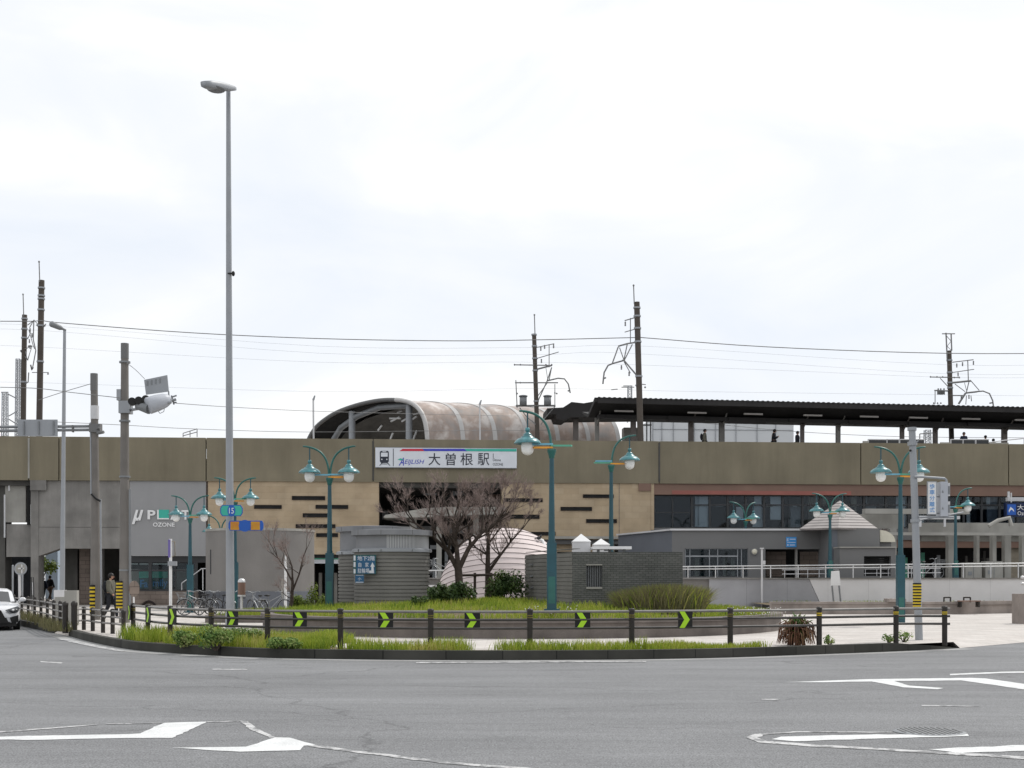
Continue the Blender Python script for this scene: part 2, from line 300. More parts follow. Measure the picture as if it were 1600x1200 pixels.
    def build(s, name, mats, parent=None, frame=ID, loc=None):
        me = bpy.data.meshes.new(name); o = bpy.data.objects.new(name, me); COL.objects.link(o)
        if parent is not None:
            o.parent = parent; X = PM[parent.name].inverted() @ frame; PM[o.name] = PM[parent.name].copy()
        else:
            Lm = Matrix.Translation(loc) if loc is not None else ID
            o.matrix_world = Lm; X = Lm.inverted() @ frame; PM[o.name] = Lm
        me.from_pydata([tuple(X @ v) for v in s.v], [], s.f)
        ms = mats if isinstance(mats, (list, tuple)) else [mats]
        for q in ms: me.materials.append(m[q] if isinstance(q, str) else q)
        me.polygons.foreach_set('material_index', s.mi); me.polygons.foreach_set('use_smooth', s.sm); me.update()
        return o
PM = {}
def tag(o, label=None, cat=None, group=None, kind=None):
    if label: o['label'] = label
    if cat: o['category'] = cat
    if group: o['group'] = group
    if kind: o['kind'] = kind
    return o
def thing(name, label, cat, loc=(0, 0, 0), rz=0, group=None):
    o = bpy.data.objects.new(name, None); COL.objects.link(o); o.empty_display_size = .3
    o.location = loc; o.rotation_euler = (0, 0, rz)
    PM[o.name] = Matrix.Translation(loc) @ Matrix.Rotation(rz, 4, 'Z')
    return tag(o, label, cat, group)
def copytree(o, parent=None):
    c = o.copy(); COL.objects.link(c)
    if parent: c.parent = parent
    for ch in list(o.children): copytree(ch, c)
    return c
def struct(name, mb, mat, frame=ID): return tag(mb.build(name, mat, frame=frame), kind='structure')
def textmesh(mb, s, x0, x1, z0, z1, y, th=.02, mi=0, bold=0, shear=0, frame=None, keep=False):
    """letters fitted into a rectangle of the plane y, facing -y"""
    c = bpy.data.curves.new('t', 'FONT'); c.body = s; c.size = 1; c.shear = shear; c.offset = bold; c.resolution_u = 3
    o = bpy.data.objects.new('t', c); COL.objects.link(o); dg = bpy.context.evaluated_depsgraph_get(); dg.update()
    me = bpy.data.meshes.new_from_object(o.evaluated_get(dg))
    xs = [v.co.x for v in me.vertices]; ys = [v.co.y for v in me.vertices]
    ax, bx, ay, by = min(xs), max(xs), min(ys), max(ys); sx = (x1-x0)/(bx-ax); sz = (z1-z0)/(by-ay)
    vs = [Vector((x0+(v.co.x-ax)*sx, y, z0+(v.co.y-ay)*sz)) for v in me.vertices]
    if frame: vs = [frame @ v for v in vs]
    mb.add(vs, [tuple(p.vertices) for p in me.polygons], mi)
    bpy.data.objects.remove(o); bpy.data.curves.remove(c); bpy.data.meshes.remove(me)
def arc(c, r, a0, a1, n, ax='x'):
    return [Vector((c[0] + r*math.cos(a0+(a1-a0)*i/n), c[1], c[2] + r*math.sin(a0+(a1-a0)*i/n))) for i in range(n+1)]
def lerp(a, b, t): return a + (b - a) * t
# ------------------------------------------------------------------ ground, road, kerb, plaza
gm = MB(); gm.add([(-3000, -60, 0), (3000, -60, 0), (3000, 4000, 0), (-3000, 4000, 0)], [(0, 1, 2, 3)]); struct('road', gm, 'asphalt')
KERB = [(-46, 104), (-30, 68.5), (-20.5, 51)] + [tuple(GX(a, b)[:2]) for a, b in ((33, 978), (60, 984), (85, 989.5), (107, 994), (140, 1003), (200, 1014.5), (260, 1020), (330, 1024), (418, 1028), (530, 1030), (673, 1031.5), (828, 1031.5), (987, 1030.5), (1141, 1027.5), (1280, 1022.5), (1400, 1018), (1500, 1013))]
def smoothline(pts, n=4):
    out = []
    for i in range(len(pts) - 1):
        p = [Vector(pts[max(0, min(len(pts)-1, i+d))]) for d in (-1, 0, 1, 2)]
        for j in range(n):
            t = j / n; out.append(.5*((2*p[1]) + (-p[0]+p[2])*t + (2*p[0]-5*p[1]+4*p[2]-p[3])*t*t + (-p[0]+3*p[1]-3*p[2]+p[3])*t**3))
    out.append(Vector(pts[-1])); return out
KL = smoothline(KERB)
def offline(pts, d):
    out = []
    for i, p in enumerate(pts):
        t = (pts[min(i+1, len(pts)-1)] - pts[max(i-1, 0)]).normalized(); out.append(p + Vector((-t.y, t.x)) * d)
    return out
KI = offline(KL, .18)
iA = min(range(len(KL)), key=lambda i: (KL[i] - Vector(KERB[5])).length); iB = min(range(len(KL)), key=lambda i: (KL[i] - Vector(KERB[6])).length)
def kerbpiece(i0, i1, taper=False):
    mb = MB(); n = i1 - i0
    for i in range(i0, i1):
        def h(j): return .195 if not taper else max(.01, .195 * min(1, (i1 - j) / 4.0))
        a, b, c, d = KL[i], KL[i+1], KI[i+1], KI[i]; h0, h1 = h(i), h(i+1)
        mb.add([(a.x, a.y, -.02), (b.x, b.y, -.02), (b.x, b.y, h1), (a.x, a.y, h0), (c.x, c.y, h1), (d.x, d.y, h0), (c.x, c.y, -.02), (d.x, d.y, -.02)],
               [(0, 1, 2, 3), (3, 2, 4, 5), (5, 4, 6, 7)])
    return mb
struct('kerb', kerbpiece(0, iA), 'kerb'); struct('kerb', kerbpiece(iB, len(KL)-1, True), 'kerb')
g2 = MB(); KO = offline(KL, -.45)
for i in range(iB, len(KL)-1): g2.add([(*KL[i], .004), (*KO[i], .004), (*KO[i+1], .004), (*KL[i+1], .004)], [(0, 1, 2, 3)])
struct('gutter', g2, 'gutter')
pl = MB(); edge = [p for p in KI] ; PZ = .145
RE = [GX(1500, 1013), Vector((13.6, 33.6, 0)), Vector((22, 38, 0)), Vector((80, 62, 0))]
RI = [Vector((10.6, 33.2, PZ)), Vector((14.0, 35.6, PZ)), Vector((21, 40.5, PZ)), Vector((79, 65, PZ))]
poly = [(p.x, p.y) for p in edge] + [(p.x, p.y) for p in RI] + [(120, 75), (120, 160), (-60, 160), (-46, 104)]
bm = bmesh.new(); vv = [bm.verts.new((x, y, PZ)) for x, y in poly]; f = bm.faces.new(vv); f.normal_update(); bmesh.ops.triangulate(bm, faces=[f])
me = bpy.data.meshes.new('plaza'); bm.normal_update(); bm.to_mesh(me); bm.free(); me.materials.append(m['plaza'])
o = bpy.data.objects.new('plaza', me); COL.objects.link(o); tag(o, kind='structure'); PM['plaza'] = ID
rp = MB(); a = KI[-1]
rl = [(Vector((a.x, a.y, .148)), Vector((KL[-1].x, KL[-1].y, .006)))]
for i in range(3): rp.add([(*RE[i][:2], .006), (*RE[i+1][:2], .006), (*RI[i+1][:2], PZ), (*RI[i][:2], PZ)], [(0, 1, 2, 3)])
rp.add([(KL[-1].x, KL[-1].y, .006), (*RI[0][:2], PZ), (a.x, a.y, PZ)], [(0, 1, 2)])
struct('plaza_ramp', rp, 'plaza')
# drop kerb between the two kerbs
dk = MB(); dk.add([(*KL[iA], .005), (*KL[iB], .005), (*KI[iB], PZ), (*KI[iA], PZ)], [(0, 1, 2, 3)])
for i in range(iA, iB): dk.add([(*KL[i], .006), (*KL[i+1], .006), (*KI[i+1], PZ), (*KI[i], PZ)], [(0, 1, 2, 3)])
struct('dropped_kerb', dk, 'plaza')
# painted markings
def marking(polys, mat='paint', z=.005):
    mb = MB()
    for p in polys:
        q0 = [GX(a, b, z) for a, b in p]; pts = []
        for A, B in zip(q0, q0[1:]+q0[:1]):
            k_ = max(1, min(60, int((B-A).length/.12)))
            for i_ in range(k_): pts.append(lerp(A, B, i_/k_)+(Vector((random.gauss(0, .008), random.gauss(0, .012), 0)) if i_ else Vector()))
        n = len(pts)
        ar = sum(pts[i].x*pts[(i+1) % n].y - pts[(i+1) % n].x*pts[i].y for i in range(n))
        b = bmesh.new(); vs = [b.verts.new(q) for q in (pts if ar > 0 else pts[::-1])]; ff = b.faces.new(vs); ff.normal_update(); bmesh.ops.triangulate(b, faces=[ff]); b.verts.index_update()
        mb.add([v.co.copy() for v in b.verts], [tuple(v.index for v in q.verts) for q in b.faces]); b.free()
    return struct('road_marking', mb, mat)
marking([[(-300, 1160), (-100, 1154), (0, 1151), (62, 1149.5), (140, 1148), (200, 1147), (219, 1146), (256, 1129.4), (323, 1127.5), (302, 1138), (269, 1153), (200, 1153), (56, 1156), (0, 1155.5), (-300, 1166)]])
marking([[(267, 1168.4), (384, 1166.6), (408, 1159), (430, 1152), (453, 1152.5), (494, 1164), (475, 1165), (469, 1172), (375, 1174.4)]])
marking([[(373, 1126), (388, 1127), (403, 1139), (430, 1152), (421, 1152.5), (394, 1141)], [(494, 1163.5), (550, 1171.5), (700, 1190), (840, 1201), (825, 1203), (690, 1192.5), (545, 1174), (480, 1165.5)]], 'worn')
marking([[(165, 1130.5), (256, 1128.6), (256, 1130), (168, 1131.5)], [(-80, 1147), (0, 1142.5), (150, 1131.5), (152, 1132.5), (2, 1144.5), (-80, 1149)], [(323, 1127.3), (373, 1126.3), (373, 1127.2), (325, 1128.4)]], 'worn')
marking([[(1225, 1066), (1360, 1061), (1517, 1059), (1540, 1060), (1660, 1077), (1660, 1086), (1600, 1077), (1502, 1063), (1397, 1064), (1420, 1071), (1474, 1075), (1465, 1076.8), (1412, 1074), (1362, 1064.8), (1277, 1066)]])
marking([[(1484, 1053), (1566, 1049.5), (1700, 1047), (1700, 1049.5), (1570, 1051.5), (1484, 1055)]])
marking([[(1220, 1151), (1300, 1148.5), (1512, 1146.5), (1514, 1150), (1400, 1153), (1240, 1158), (1205, 1155)], [(1450, 1170.5), (1600, 1164), (1800, 1156), (1800, 1163), (1600, 1173), (1500, 1176.5)]])
marking([[(1395, 1143.5), (1240, 1142.5), (1180, 1146.5), (1165, 1152), (1185, 1160), (1260, 1166), (1380, 1172), (1600, 1186), (1800, 1199), (1800, 1194), (1600, 1182), (1380, 1169), (1265, 1162.5), (1200, 1158), (1183, 1152), (1192, 1148), (1245, 1144.2), (1395, 1144.5)]], 'worn')
marking([[(650, 1034.5), (1010, 1032.8), (1010, 1034.2), (650, 1036)], [(88, 998), (106, 998.5), (125, 1003), (160, 1010), (195, 1017), (190, 1018), (150, 1011.5), (115, 1004)]], 'worn', .009)
marking([[(330, 1045), (388, 1045), (385, 1046.5), (332, 1046.5)], [(1440, 1101.5), (1530, 1103), (1530, 1104), (1440, 1103)], [(62, 1033), (98, 1035), (96, 1036.5), (64, 1034.5)], [(1190, 1092), (1218, 1092), (1216, 1093.5), (1190, 1093.5)]], 'worn')
# manhole grate
mh = MB(); c = GX(1452, 1142.5, .01)
mh.lathe([(.0001, 0), (.35, 0), (.38, -.008)], (c.x, c.y, .014), 32, 0, False)
for i in range(-5, 6):
    x = i * .06; l = math.sqrt(max(.003, .33**2 - x*x)); mh.box((c.x+x-.012, c.y-l, .014), (c.x+x+.012, c.y+l, .020), 1)
tag(mh.build('manhole_cover', ['mgrey', 'bld'], loc=(c.x, c.y, 0)), 'round iron drain grate set in the road over the painted loop', 'manhole')
# verge soil and grass
def nearest(px): return min(range(len(KL)), key=lambda i: abs(800 + FPX*KL[i].x/KL[i].y - px) + (50 if KL[i].y > 50 else 0))
def blades(mb, pts, h0, h1, wd=.012, lean=.3, mi=0):
    for (x, y, z) in pts:
        h = random.uniform(h0, h1); a = random.uniform(0, 6.283); l = random.uniform(0, lean) * h; t = random.uniform(0, 6.283)
        dx, dy = math.cos(a)*wd/2, math.sin(a)*wd/2; lx, ly = math.cos(t)*l, math.sin(t)*l
        p = Vector((x, y, z)); mb.add([p-Vector((dx, dy, 0)), p+Vector((dx, dy, 0)), p+Vector((lx*.4+dx*.7, ly*.4+dy*.7, h*.6)), p+Vector((lx*.4-dx*.7, ly*.4-dy*.7, h*.6)), p+Vector((lx, ly, h))],
               [(0, 1, 2, 3), (3, 2, 4)], mi)
i0, i1 = nearest(165), nearest(1215)
def vwidth(px):
    for (a, wa), (b, wb_) in zip(VW, VW[1:]):
        if a <= px <= b: return lerp(wa, wb_, (px-a)/(b-a))
    return .6
VW = [(150, .3), (190, 2.2), (260, 5.0), (350, 4.2), (430, 2.0), (560, .9), (900, .85), (1100, 1.3), (1180, .9), (1215, .3), (1300, .3)]
sg = MB(); gp = []
for i in range(i0, i1):
    a, b = KI[i], KI[i+1]; t = (b-a).normalized(); nn = Vector((-t.y, t.x)); pa = 800+FPX*a.x/a.y; pb = 800+FPX*b.x/b.y
    wa, wb2 = vwidth(pa), vwidth(pb); c, d = b+nn*wb2, a+nn*wa
    sg.add([(*a, .15), (*b, .15), (*c, .152), (*d, .152)], [(0, 1, 2, 3)])
    px_ok = pa < 400 or pa > 1000; ln = (b-a).length; cnt = int(ln*(wa+wb2)/2*(760 if pa > 345 else 480))
    for q in range(cnt):
        u, v = random.random(), random.random(); p = lerp(lerp(a, b, u), lerp(d, c, u), v)
        if noise.noise(Vector((p.x*.9, p.y*.9, 0))) > (-.32 if px_ok else -.22) + random.uniform(-.12, .12): gp.append((p.x, p.y, .15))
struct('verge_soil', sg, 'soil')
gb = MB()
for p in gp:
    px = 800+FPX*p[0]/p[1]; t_ = .5+.5*noise.noise(Vector((p[0]*.7, p[1]*.7, 3)))
    hh = (.09+.42*t_ if px < 1010 else .08+.22*t_) + (.16 if px < 345 else 0); blades(gb, [p], hh*.45, hh, .016, .5)
tag(gb.build('verge_grass', 'grass'), 'long green grass growing on the verge behind the kerb', 'grass', kind='stuff')
def clump(c, r, h, nl, ls, mat, name, label, cat, stems=True, seed=1, group=None, hang=False):
    random.seed(seed); mb = MB(); st = MB(); c = Vector(c)
    lobes = [(random.uniform(-.55, .55)*r[0], random.uniform(-.55, .55)*r[1], random.uniform(.35, .8)*h, random.uniform(.28, .5)) for _ in range(9)]
    for _ in range(nl):
        lb = random.choice(lobes); d = Vector((random.gauss(0, 1), random.gauss(0, 1), random.gauss(0, 1))).normalized() * random.uniform(.45, 1)
        p = c + Vector((lb[0]+d.x*lb[3]*r[0], lb[1]+d.y*lb[3]*r[1], max(.02, lb[2]+d.z*lb[3]*h)))
        s = ls*random.uniform(.6, 1.3); n = (d + Vector((random.uniform(-.8, .8), random.uniform(-.8, .8), random.uniform(-.2, .9)))).normalized()
        t = n.cross(Vector((random.random(), random.random(), random.random()))).normalized(); b = n.cross(t)
        mb.add([p-t*s, p-b*s*.5, p+t*s, p+b*s*.5], [(0, 1, 2, 3)])
    t = thing(name, label, cat, c, 0, group); mb.build('foliage', mat, t)
    if stems:
        for lb in lobes: st.tube([c+Vector((lb[0]*.15, lb[1]*.15, -.03)), c+Vector((lb[0]*.6, lb[1]*.6, lb[2]*.5)), c+Vector((lb[0], lb[1], lb[2]))], [.015, .01, .005], 5)
        st.build('stem', 'bark', t)
    return t
for (px, py, rx, h, lab, sd_) in ((288, 1011, .38, .34, 'leafy weed bush left of the tall pole behind the kerb', 3), (338, 1014, .45, .46, 'dark green weed bush at the foot of the tall pole', 4),
        (385, 1011, .45, .38, 'leafy weed clump right of the tall pole', 5), (445, 1017, .42, .28, 'low weed clump beside the third chevron plate', 6),
        (1297, 1009, .16, .25, 'small weed tuft beside the aloe on the kerb', 8), (1390, 1005, .2, .22, 'small weed growing by the second last fence post', 9),
        (1412, 1003, .25, .26, 'small weed beside the grey signal pole on the kerb', 10)):
    p = GX(px, py, .15); clump(p, (rx, .35, 1), h, 1500 if rx > .3 else 130, .034, 'weed', 'weed_bush', lab, 'weed', seed=sd_, group='weeds on the verge')
# big aloe
random.seed(31); p = GX(1245, 1008, .15); t = thing('aloe_plant', 'large withered aloe with brown drooping leaves growing behind the kerb', 'plant', p); mb = MB(); mg = MB()
for i in range(250):
    a = random.uniform(0, 6.283); L_ = random.uniform(.05, .5); up = random.uniform(.18, .60); green = i % 4 == 0
    r1 = random.uniform(.06, .30) if not green else random.uniform(.03, .1)
    q = [p+Vector((math.cos(a)*.05, math.sin(a)*.05, up*.55)), p+Vector((math.cos(a)*r1, math.sin(a)*r1, up+ (.1 if green else .0))),
         p+Vector((math.cos(a)*(r1+.12), math.sin(a)*(r1+.12), up-.06 if not green else up+.03)), p+Vector((math.cos(a)*(r1+.17), math.sin(a)*(r1+.17), max(.03, up-.05-L_ if not green else up-.08)))]
    (mg if green else mb).tube(q, [.017, .015, .011, .003], 4)
for i in range(20):
    a = random.uniform(0, 6.283); r = random.uniform(.08, .22); mb.tube([p+Vector((math.cos(a)*r, math.sin(a)*r, 0)), p+Vector((math.cos(a)*r*.6, math.sin(a)*r*.6, .3))], [.02, .03], 5)
for i in range(46):
    a = random.uniform(0, 6.283); r = random.uniform(.1, .42); h_ = random.uniform(.45, .82)-r*.4; (mb if i % 2 else mg).tube([p+Vector((math.cos(a)*.05, math.sin(a)*.05, .35)), p+Vector((math.cos(a)*r*.6, math.sin(a)*r*.6, h_-.08)), p+Vector((math.cos(a)*r, math.sin(a)*r, h_))], [.022, .017, .003], 4)
mb.build('dead_leaves', 'aloe', t); mg.build('green_leaves', 'weed', t)
# ------------------------------------------------------------------ guard fences with chevron plates
FP = [(208, 996), (231, 1001), (266, 1006), (330, 1010.5), (418, 1014), (532, 1016), (673, 1017.5), (828, 1017.5), (987, 1016), (1141, 1013.5), (1280, 1010.5), (1400, 1007), (1476, 1007)]
fp = [GX(a, b - 1.5, .15) for a, b in FP]
t = thing('guard_fence', 'long dark brown three rail guard fence with lime chevron plates along the kerb', 'fence', fp[6])
RZ = (.98, .81, .63)
def chevplate(mb, c, d, lean=0):
    """black plate with a chevron pointing right, standing in the fence line"""
    n = Vector((d.y, -d.x, 0)); hw, z0, z1 = .165, .585, .965
    def q(s, z, o): return c + d*s + n*o + Vector((0, 0, z-.15+.0))
    mb.add([q(-hw, z0, .05), q(hw, z0, .05), q(hw, z1, .05), q(-hw, z1, .05), q(-hw, z0, .03), q(hw, z0, .03), q(hw, z1, .03), q(-hw, z1, .03)],
           [(0, 1, 2, 3), (5, 4, 7, 6), (0, 4, 5, 1), (3, 2, 6, 7), (1, 5, 6, 2), (4, 0, 3, 7)], 0)
    zm = (z0+z1)/2; pts = [(-.14, z0+.012), (-.02, z0+.012), (.10, zm), (-.02, z1-.012), (-.14, z1-.012), (-.03, zm)]
    mb.add([q(s, z, .054) for s, z in pts], [(0, 1, 2, 5), (5, 2, 3, 4)], 1)
for i, p in enumerate(fp):
    mb = MB(); mb.tube([p-Vector((0, 0, .05)), p+Vector((0, 0, .85))], .062, 12); mb.lathe([(.066, .81), (.07, .86), (.05, .875), (.001, .88)], p, 12)
    mb.lathe([(.063, .72), (.064, .72), (.064, .745), (.063, .745)], p, 12, 1); mb.lathe([(.063, .68), (.064, .68), (.064, .70), (.063, .70)], p, 12, 1)
    mb.build('post', ['post', 'yellow' if i > 9 else 'olive'], t)
rail_pts = fp[:]
for z in RZ:
    mb = MB(); pts = [q + Vector((0, -.0, z-.15-.02)) for q in smoothline([tuple(v) for v in rail_pts], 5)]
    if True:
        e1 = (pts[-1]-pts[-2]).normalized(); pts.append(pts[-1]+e1*.12)
    mb.tube(pts, .028, 8); mb.build('rail', 'railg' if z == RZ[0] else 'rail', t)
for px, i, f in ((207, 0, .0), (236, 1, .2), (275, 2, .15), (366, 3, .41), (470, 4, .46), (604, 5, .51), (739, 6, .42), (909, 7, .51), (1068, 8, .53)):
    a, b = fp[i], fp[i+1]; c = lerp(a, b, f); d = (b-a).normalized(); mb = MB(); 
    if i in (0, 1, 2): c = c + Vector((d.y, -d.x, 0))*.05
    chevplate(mb, c, d); mb.build('chevron_plate', ['black', 'lime'], t)
# fence on the pavement corner
cp = [GX(a, b, .15) for a, b in ((116, 986.5), (131, 984), (145, 986), (161, 988.5), (176, 990), (193, 993))]
t = thing('guard_fence', 'short grey three rail guard fence before the two utility poles', 'fence', cp[0])
for i, p in enumerate(cp):
    mb = MB(); rr = .085 if i == 0 else .06; mb.tube([p-Vector((0, 0, .05)), p+Vector((0, 0, .82 if i == 0 else .66))], rr, 12); mb.lathe([(rr+.01, .60), (rr+.01, .66), (.03, .69), (.001, .69)] if i else [(rr+.01, .74), (rr+.01, .82), (.05, .87), (.001, .88)], p, 12)
    mb.build('post', 'post', t)
for z in (.62, .46, .28): mb = MB(); mb.tube([p+Vector((0, -.05, z)) for p in smoothline([tuple(v) for v in cp], 3)], .026, 8); mb.build('rail', 'railg', t)
lp = [GX(a, b, .15) for a, b in ((102, 986.5), (94, 984), (84, 980.5), (74, 976), (64, 973), (54, 970), (44, 967.5), (34, 965), (22, 962), (8, 959))]
t = thing('guard_fence', 'dark guard fence curving along the far pavement beside the white car', 'fence', lp[0])
for i, p in enumerate(lp):
    mb = MB(); rr = .08 if i == 0 else .05; mb.tube([p-Vector((0, 0, .05)), p+Vector((0, 0, .82 if i == 0 else .8))], rr, 10); mb.lathe([(rr+.01, .74), (rr+.01, .82), (.03, .86), (.001, .87)], p, 10)
    mb.build('post', 'post', t)
for z in (.74, .55, .36): mb = MB(); mb.tube([p+Vector((0, -.05, z)) for p in smoothline([tuple(v) for v in lp], 3)], .026, 8); mb.build('rail', 'railg', t)
random.seed(5); mb = MB(); pts = []
for i in range(1500):
    u = random.random()*(len(lp)-2); a = lerp(lp[int(u)], lp[int(u)+1], u % 1); pts.append((a.x+random.uniform(-.3, .4), a.y-random.uniform(0, .5), .15))
blades(mb, pts, .1, .4, .02, .5); tag(mb.build('dry_verge_grass', 'dry'), 'dry yellow grass at the foot of the far left guard fence', 'grass', kind='stuff')
# ------------------------------------------------------------------ round planter
PC = Vector((.3, 40.3, 0)); PR = 8.0; ZR = .64
pw = MB(); pw.lathe([(PR, .1), (PR, ZR-.1), (PR+.06, ZR-.1), (PR+.06, ZR), (PR-.3, ZR), (PR-.3, .3)], PC, 96, 0, False)
t = thing('round_planter', 'large round planter with a low brown stone wall in the middle of the plaza', 'planter', PC); pw.build('wall', 'planter', t)
def mound(x, y):
    r = (Vector((x, y)) - PC.xy).length / (PR-.3); return ZR-.06 + .34*max(0, 1-r*r) + .03*noise.noise(Vector((x, y, 0)))
mm_ = MB(); nr, na = 14, 64; vs = []; 
for i in range(nr+1):
    for j in range(na):
        r = (PR-.3)*i/nr; a = 2*math.pi*j/na; x, y = PC.x+r*math.cos(a), PC.y+r*math.sin(a); vs.append((x, y, mound(x, y)))
mm_.add(vs, [(i*na+j, (i+1)*na+j, (i+1)*na+(j+1) % na, i*na+(j+1) % na) for i in range(nr) for j in range(na)], 0, True)
mm_.build('soil', 'soil', t)
random.seed(12); gb = MB(); cnt = 0
while cnt < 30000:
    r = math.sqrt(random.random())*(PR-.35); a = random.uniform(0, 6.283); x, y = PC.x+r*math.cos(a), PC.y+r*math.sin(a)
    if y > 43.5 and random.random() < .6: continue
    nn = noise.noise(Vector((x*.6, y*.6, 1)))
    if nn < -.35: continue
    blades(gb, [(x, y, mound(x, y))], .08, .20+.16*max(0, nn), .018, .6); cnt += 1
tag(gb.build('planter_grass', 'grass'), 'bright green grass covering the round planter', 'grass', kind='stuff')
def mz(px, D): 
    x = (px-800)*D/FPX; return Vector((x, D, mound(x, D)))
for (px, D, rx, h, nl, lab, sd_) in ((690, 38.5, .62, .62, 2200, 'dark green bush in front of the larger bare tree', 11), (722, 38.2, .5, .72, 1800, 'dark bush with red tinged leaves right of the vent tower', 12),
        (792, 41, .75, .95, 2600, 'glossy evergreen bush left of the tiled block', 13), (655, 37.2, .3, .32, 500, 'small low bush at the foot of the vent tower', 14)):
    clump(mz(px, D), (rx, .5, 1), h, nl, .055, 'bush', 'evergreen_bush', lab, 'bush', seed=sd_, group='bushes on the round planter')
# ornamental grass
random.seed(21); c = mz(1030, 36); t = thing('ornamental_grass', 'wide feathery clump of brownish pampas style grass before the tiled block', 'grass clump', c); mb = MB(); md = MB()
for i in range(8000):
    x = random.uniform(-1.18, 1.25); y = random.gauss(0, .28); hh = (.50+.25*math.cos((x-.25)*1.0))*random.uniform(.5, 1.15)
    p = c+Vector((x*.9, y, 0)); s = x*.2+random.gauss(0, .16)
    (mb if random.random() < .86 else md).add([p-Vector((.008, 0, .03)), p+Vector((.008, 0, -.03)), p+Vector((s*.5+.007, y*.1, hh*.65)), p+Vector((s*.5-.007, y*.1, hh*.65)), p+Vector((s*1.1, y*.3, hh))], [(0, 1, 2, 3), (3, 2, 4)])
mb.build('dry_blades', 'dry', t); md.build('green_blades', 'grass', t)
# white wild flowers
for k_, (px, D, lab) in enumerate(((1165, 36, 'patch of small white flowers near the right end of the planter'), (1185, 35.5, 'patch of small white flowers at the right rim of the planter'), (860, 33.5, 'patch of small white flowers around the tall teal lamp foot'))):
    random.seed(40+k_); c = mz(px, D); mb = MB(); sb_ = MB()
    for i in range(34):
        p = c+Vector((random.uniform(-.7, .7), random.uniform(-.4, .4), random.uniform(.1, .3))); mb.ell(p, (.014, .014, .01), n=5)
        sb_.tube([p, Vector((p.x, p.y, c.z-.03))], .004, 3, caps=False)  # thin flower stem from each blossom down to the soil
    t = thing('wild_flowers', lab, 'flowers', c, 0, 'wild flowers'); mb.build('petals', 'white', t); sb_.build('leaf_tuft', 'weed', t)
# ------------------------------------------------------------------ bare trees
def baretree(name, label, base, H, spread, seed, r0, limbs, levels=4, twigs=5, pale=False):
    random.seed(seed); tr = MB(); cr_ = MB(); base = Vector(base)
    t = thing(name, label, 'tree', base, 0, 'bare trees on the plaza')
    def grow(p, d, L_, r, lv, mb):
        n = 3; pts = [p]; rs = [r]; q = p; dd = d.normalized()
        for i in range(n):
            dd = (dd + Vector((random.gauss(0, .10), random.gauss(0, .10), random.gauss(.05, .07)))).normalized(); q = q + dd*L_/n; pts.append(q); rs.append(r*(1-.5*(i+1)/n))
        mb.tube(pts, rs, 7 if lv > 2 else (4 if lv > 0 else 3), 0 if lv > 1 else 1, caps=False)
        if lv <= 0: return
        k = random.choice((2, 3)) if lv > 2 else twigs+random.choice((0, 1))
        for j in range(k):
            s = random.uniform(.45, 1) if j else 1.0; i_ = min(n, max(1, round(s*n))); st = pts[i_]
            a = random.uniform(0, 6.283); ang = random.uniform(.25, .75) if j else random.uniform(.05, .3)
            o_ = dd.cross(Vector((math.cos(a), math.sin(a), .3))).normalized(); nd = (dd*math.cos(ang)+o_*math.sin(ang)); nd.z = max(nd.z, -.05) + .06; nd.x *= spread
            grow(st, nd, L_*random.uniform(.58, .82), max(.0045, rs[i_]*random.uniform(.55, .8)), lv-1, cr_)
    for L0 in limbs:
        pts = [base + Vector(q)*H for q in L0['pts']]; tr.tube(pts, [x*r0 for x in L0['r']], 10, 0, caps=True)
        d = (pts[-1]-pts[-2]).normalized()
        if L0.get('n', 2):
            for j in range(7 if levels > 3 else 2):
                i_ = random.choice(range(1, len(pts))); f_ = random.random(); st_ = lerp(pts[i_-1], pts[i_], .3+.7*f_) if i_ > 1 else pts[1]; a = random.uniform(0, 6.283)
                grow(st_, Vector((math.cos(a)*.8, math.sin(a)*.7, random.uniform(.35, 1.1))), random.uniform(.09, .16)*H, .22*r0, 3, cr_)
        for j in range(L0.get('n', 2)):
            a = random.uniform(0, 6.283); o_ = d.cross(Vector((math.cos(a), math.sin(a), .2))).normalized(); nd = d*math.cos(.4*j)+o_*math.sin(.4*j); nd.x *= spread
            grow(pts[-1], nd, L0.get('L', .28)*H, L0['r'][-1]*r0*.8, levels, cr_)
        for q_, s_ in L0.get('side', ()): grow(base+Vector(q_)*H, Vector(s_), (.17*H), .3*r0, levels-1, cr_)
    tr.build('trunk', ['bark', 'twig'], t); cr_.build('crown', ['bark', 'twig'], t); return t
b = mz(720, 41.5); H = 4.15
baretree('cherry_tree', 'bare spreading tree with a thick forked trunk beside the cylindrical vent tower', b, H, .95, 3, .18, [
    {'pts': [(0, 0, -.02), (-.01, 0, .12), (-.02, 0, .27)], 'r': [1, .75, .7], 'n': 0},
    {'pts': [(-.02, 0, .25), (-.10, .03, .40), (-.23, .05, .52), (-.36, .05, .62)], 'r': [.5, .42, .3, .2], 'n': 3, 'L': .155, 'side': [((-.1, .03, .4), (-.5, -.2, 1)), ((-.23, .05, .52), (.1, .3, 1)), ((-.2, .05, .5), (-.8, -.2, .5))]},
    {'pts': [(-.02, 0, .25), (-.03, -.03, .42), (-.06, -.05, .6)], 'r': [.55, .4, .26], 'n': 4, 'L': .18, 'side': [((-.04, -.03, .45), (-.6, .1, 1)), ((-.05, -.03, .5), (.6, .1, 1))]},
    {'pts': [(-.02, 0, .25), (.06, .02, .42), (.16, .04, .54), (.32, .02, .66)], 'r': [.5, .4, .28, .16], 'n': 3, 'L': .155, 'side': [((.08, .02, .45), (-.2, -.3, 1)), ((.16, .04, .54), (.1, .2, 1)), ((.2, .04, .56), (.6, -.3, .5))]}], 4)
b = mz(763, 43); H = 3.95
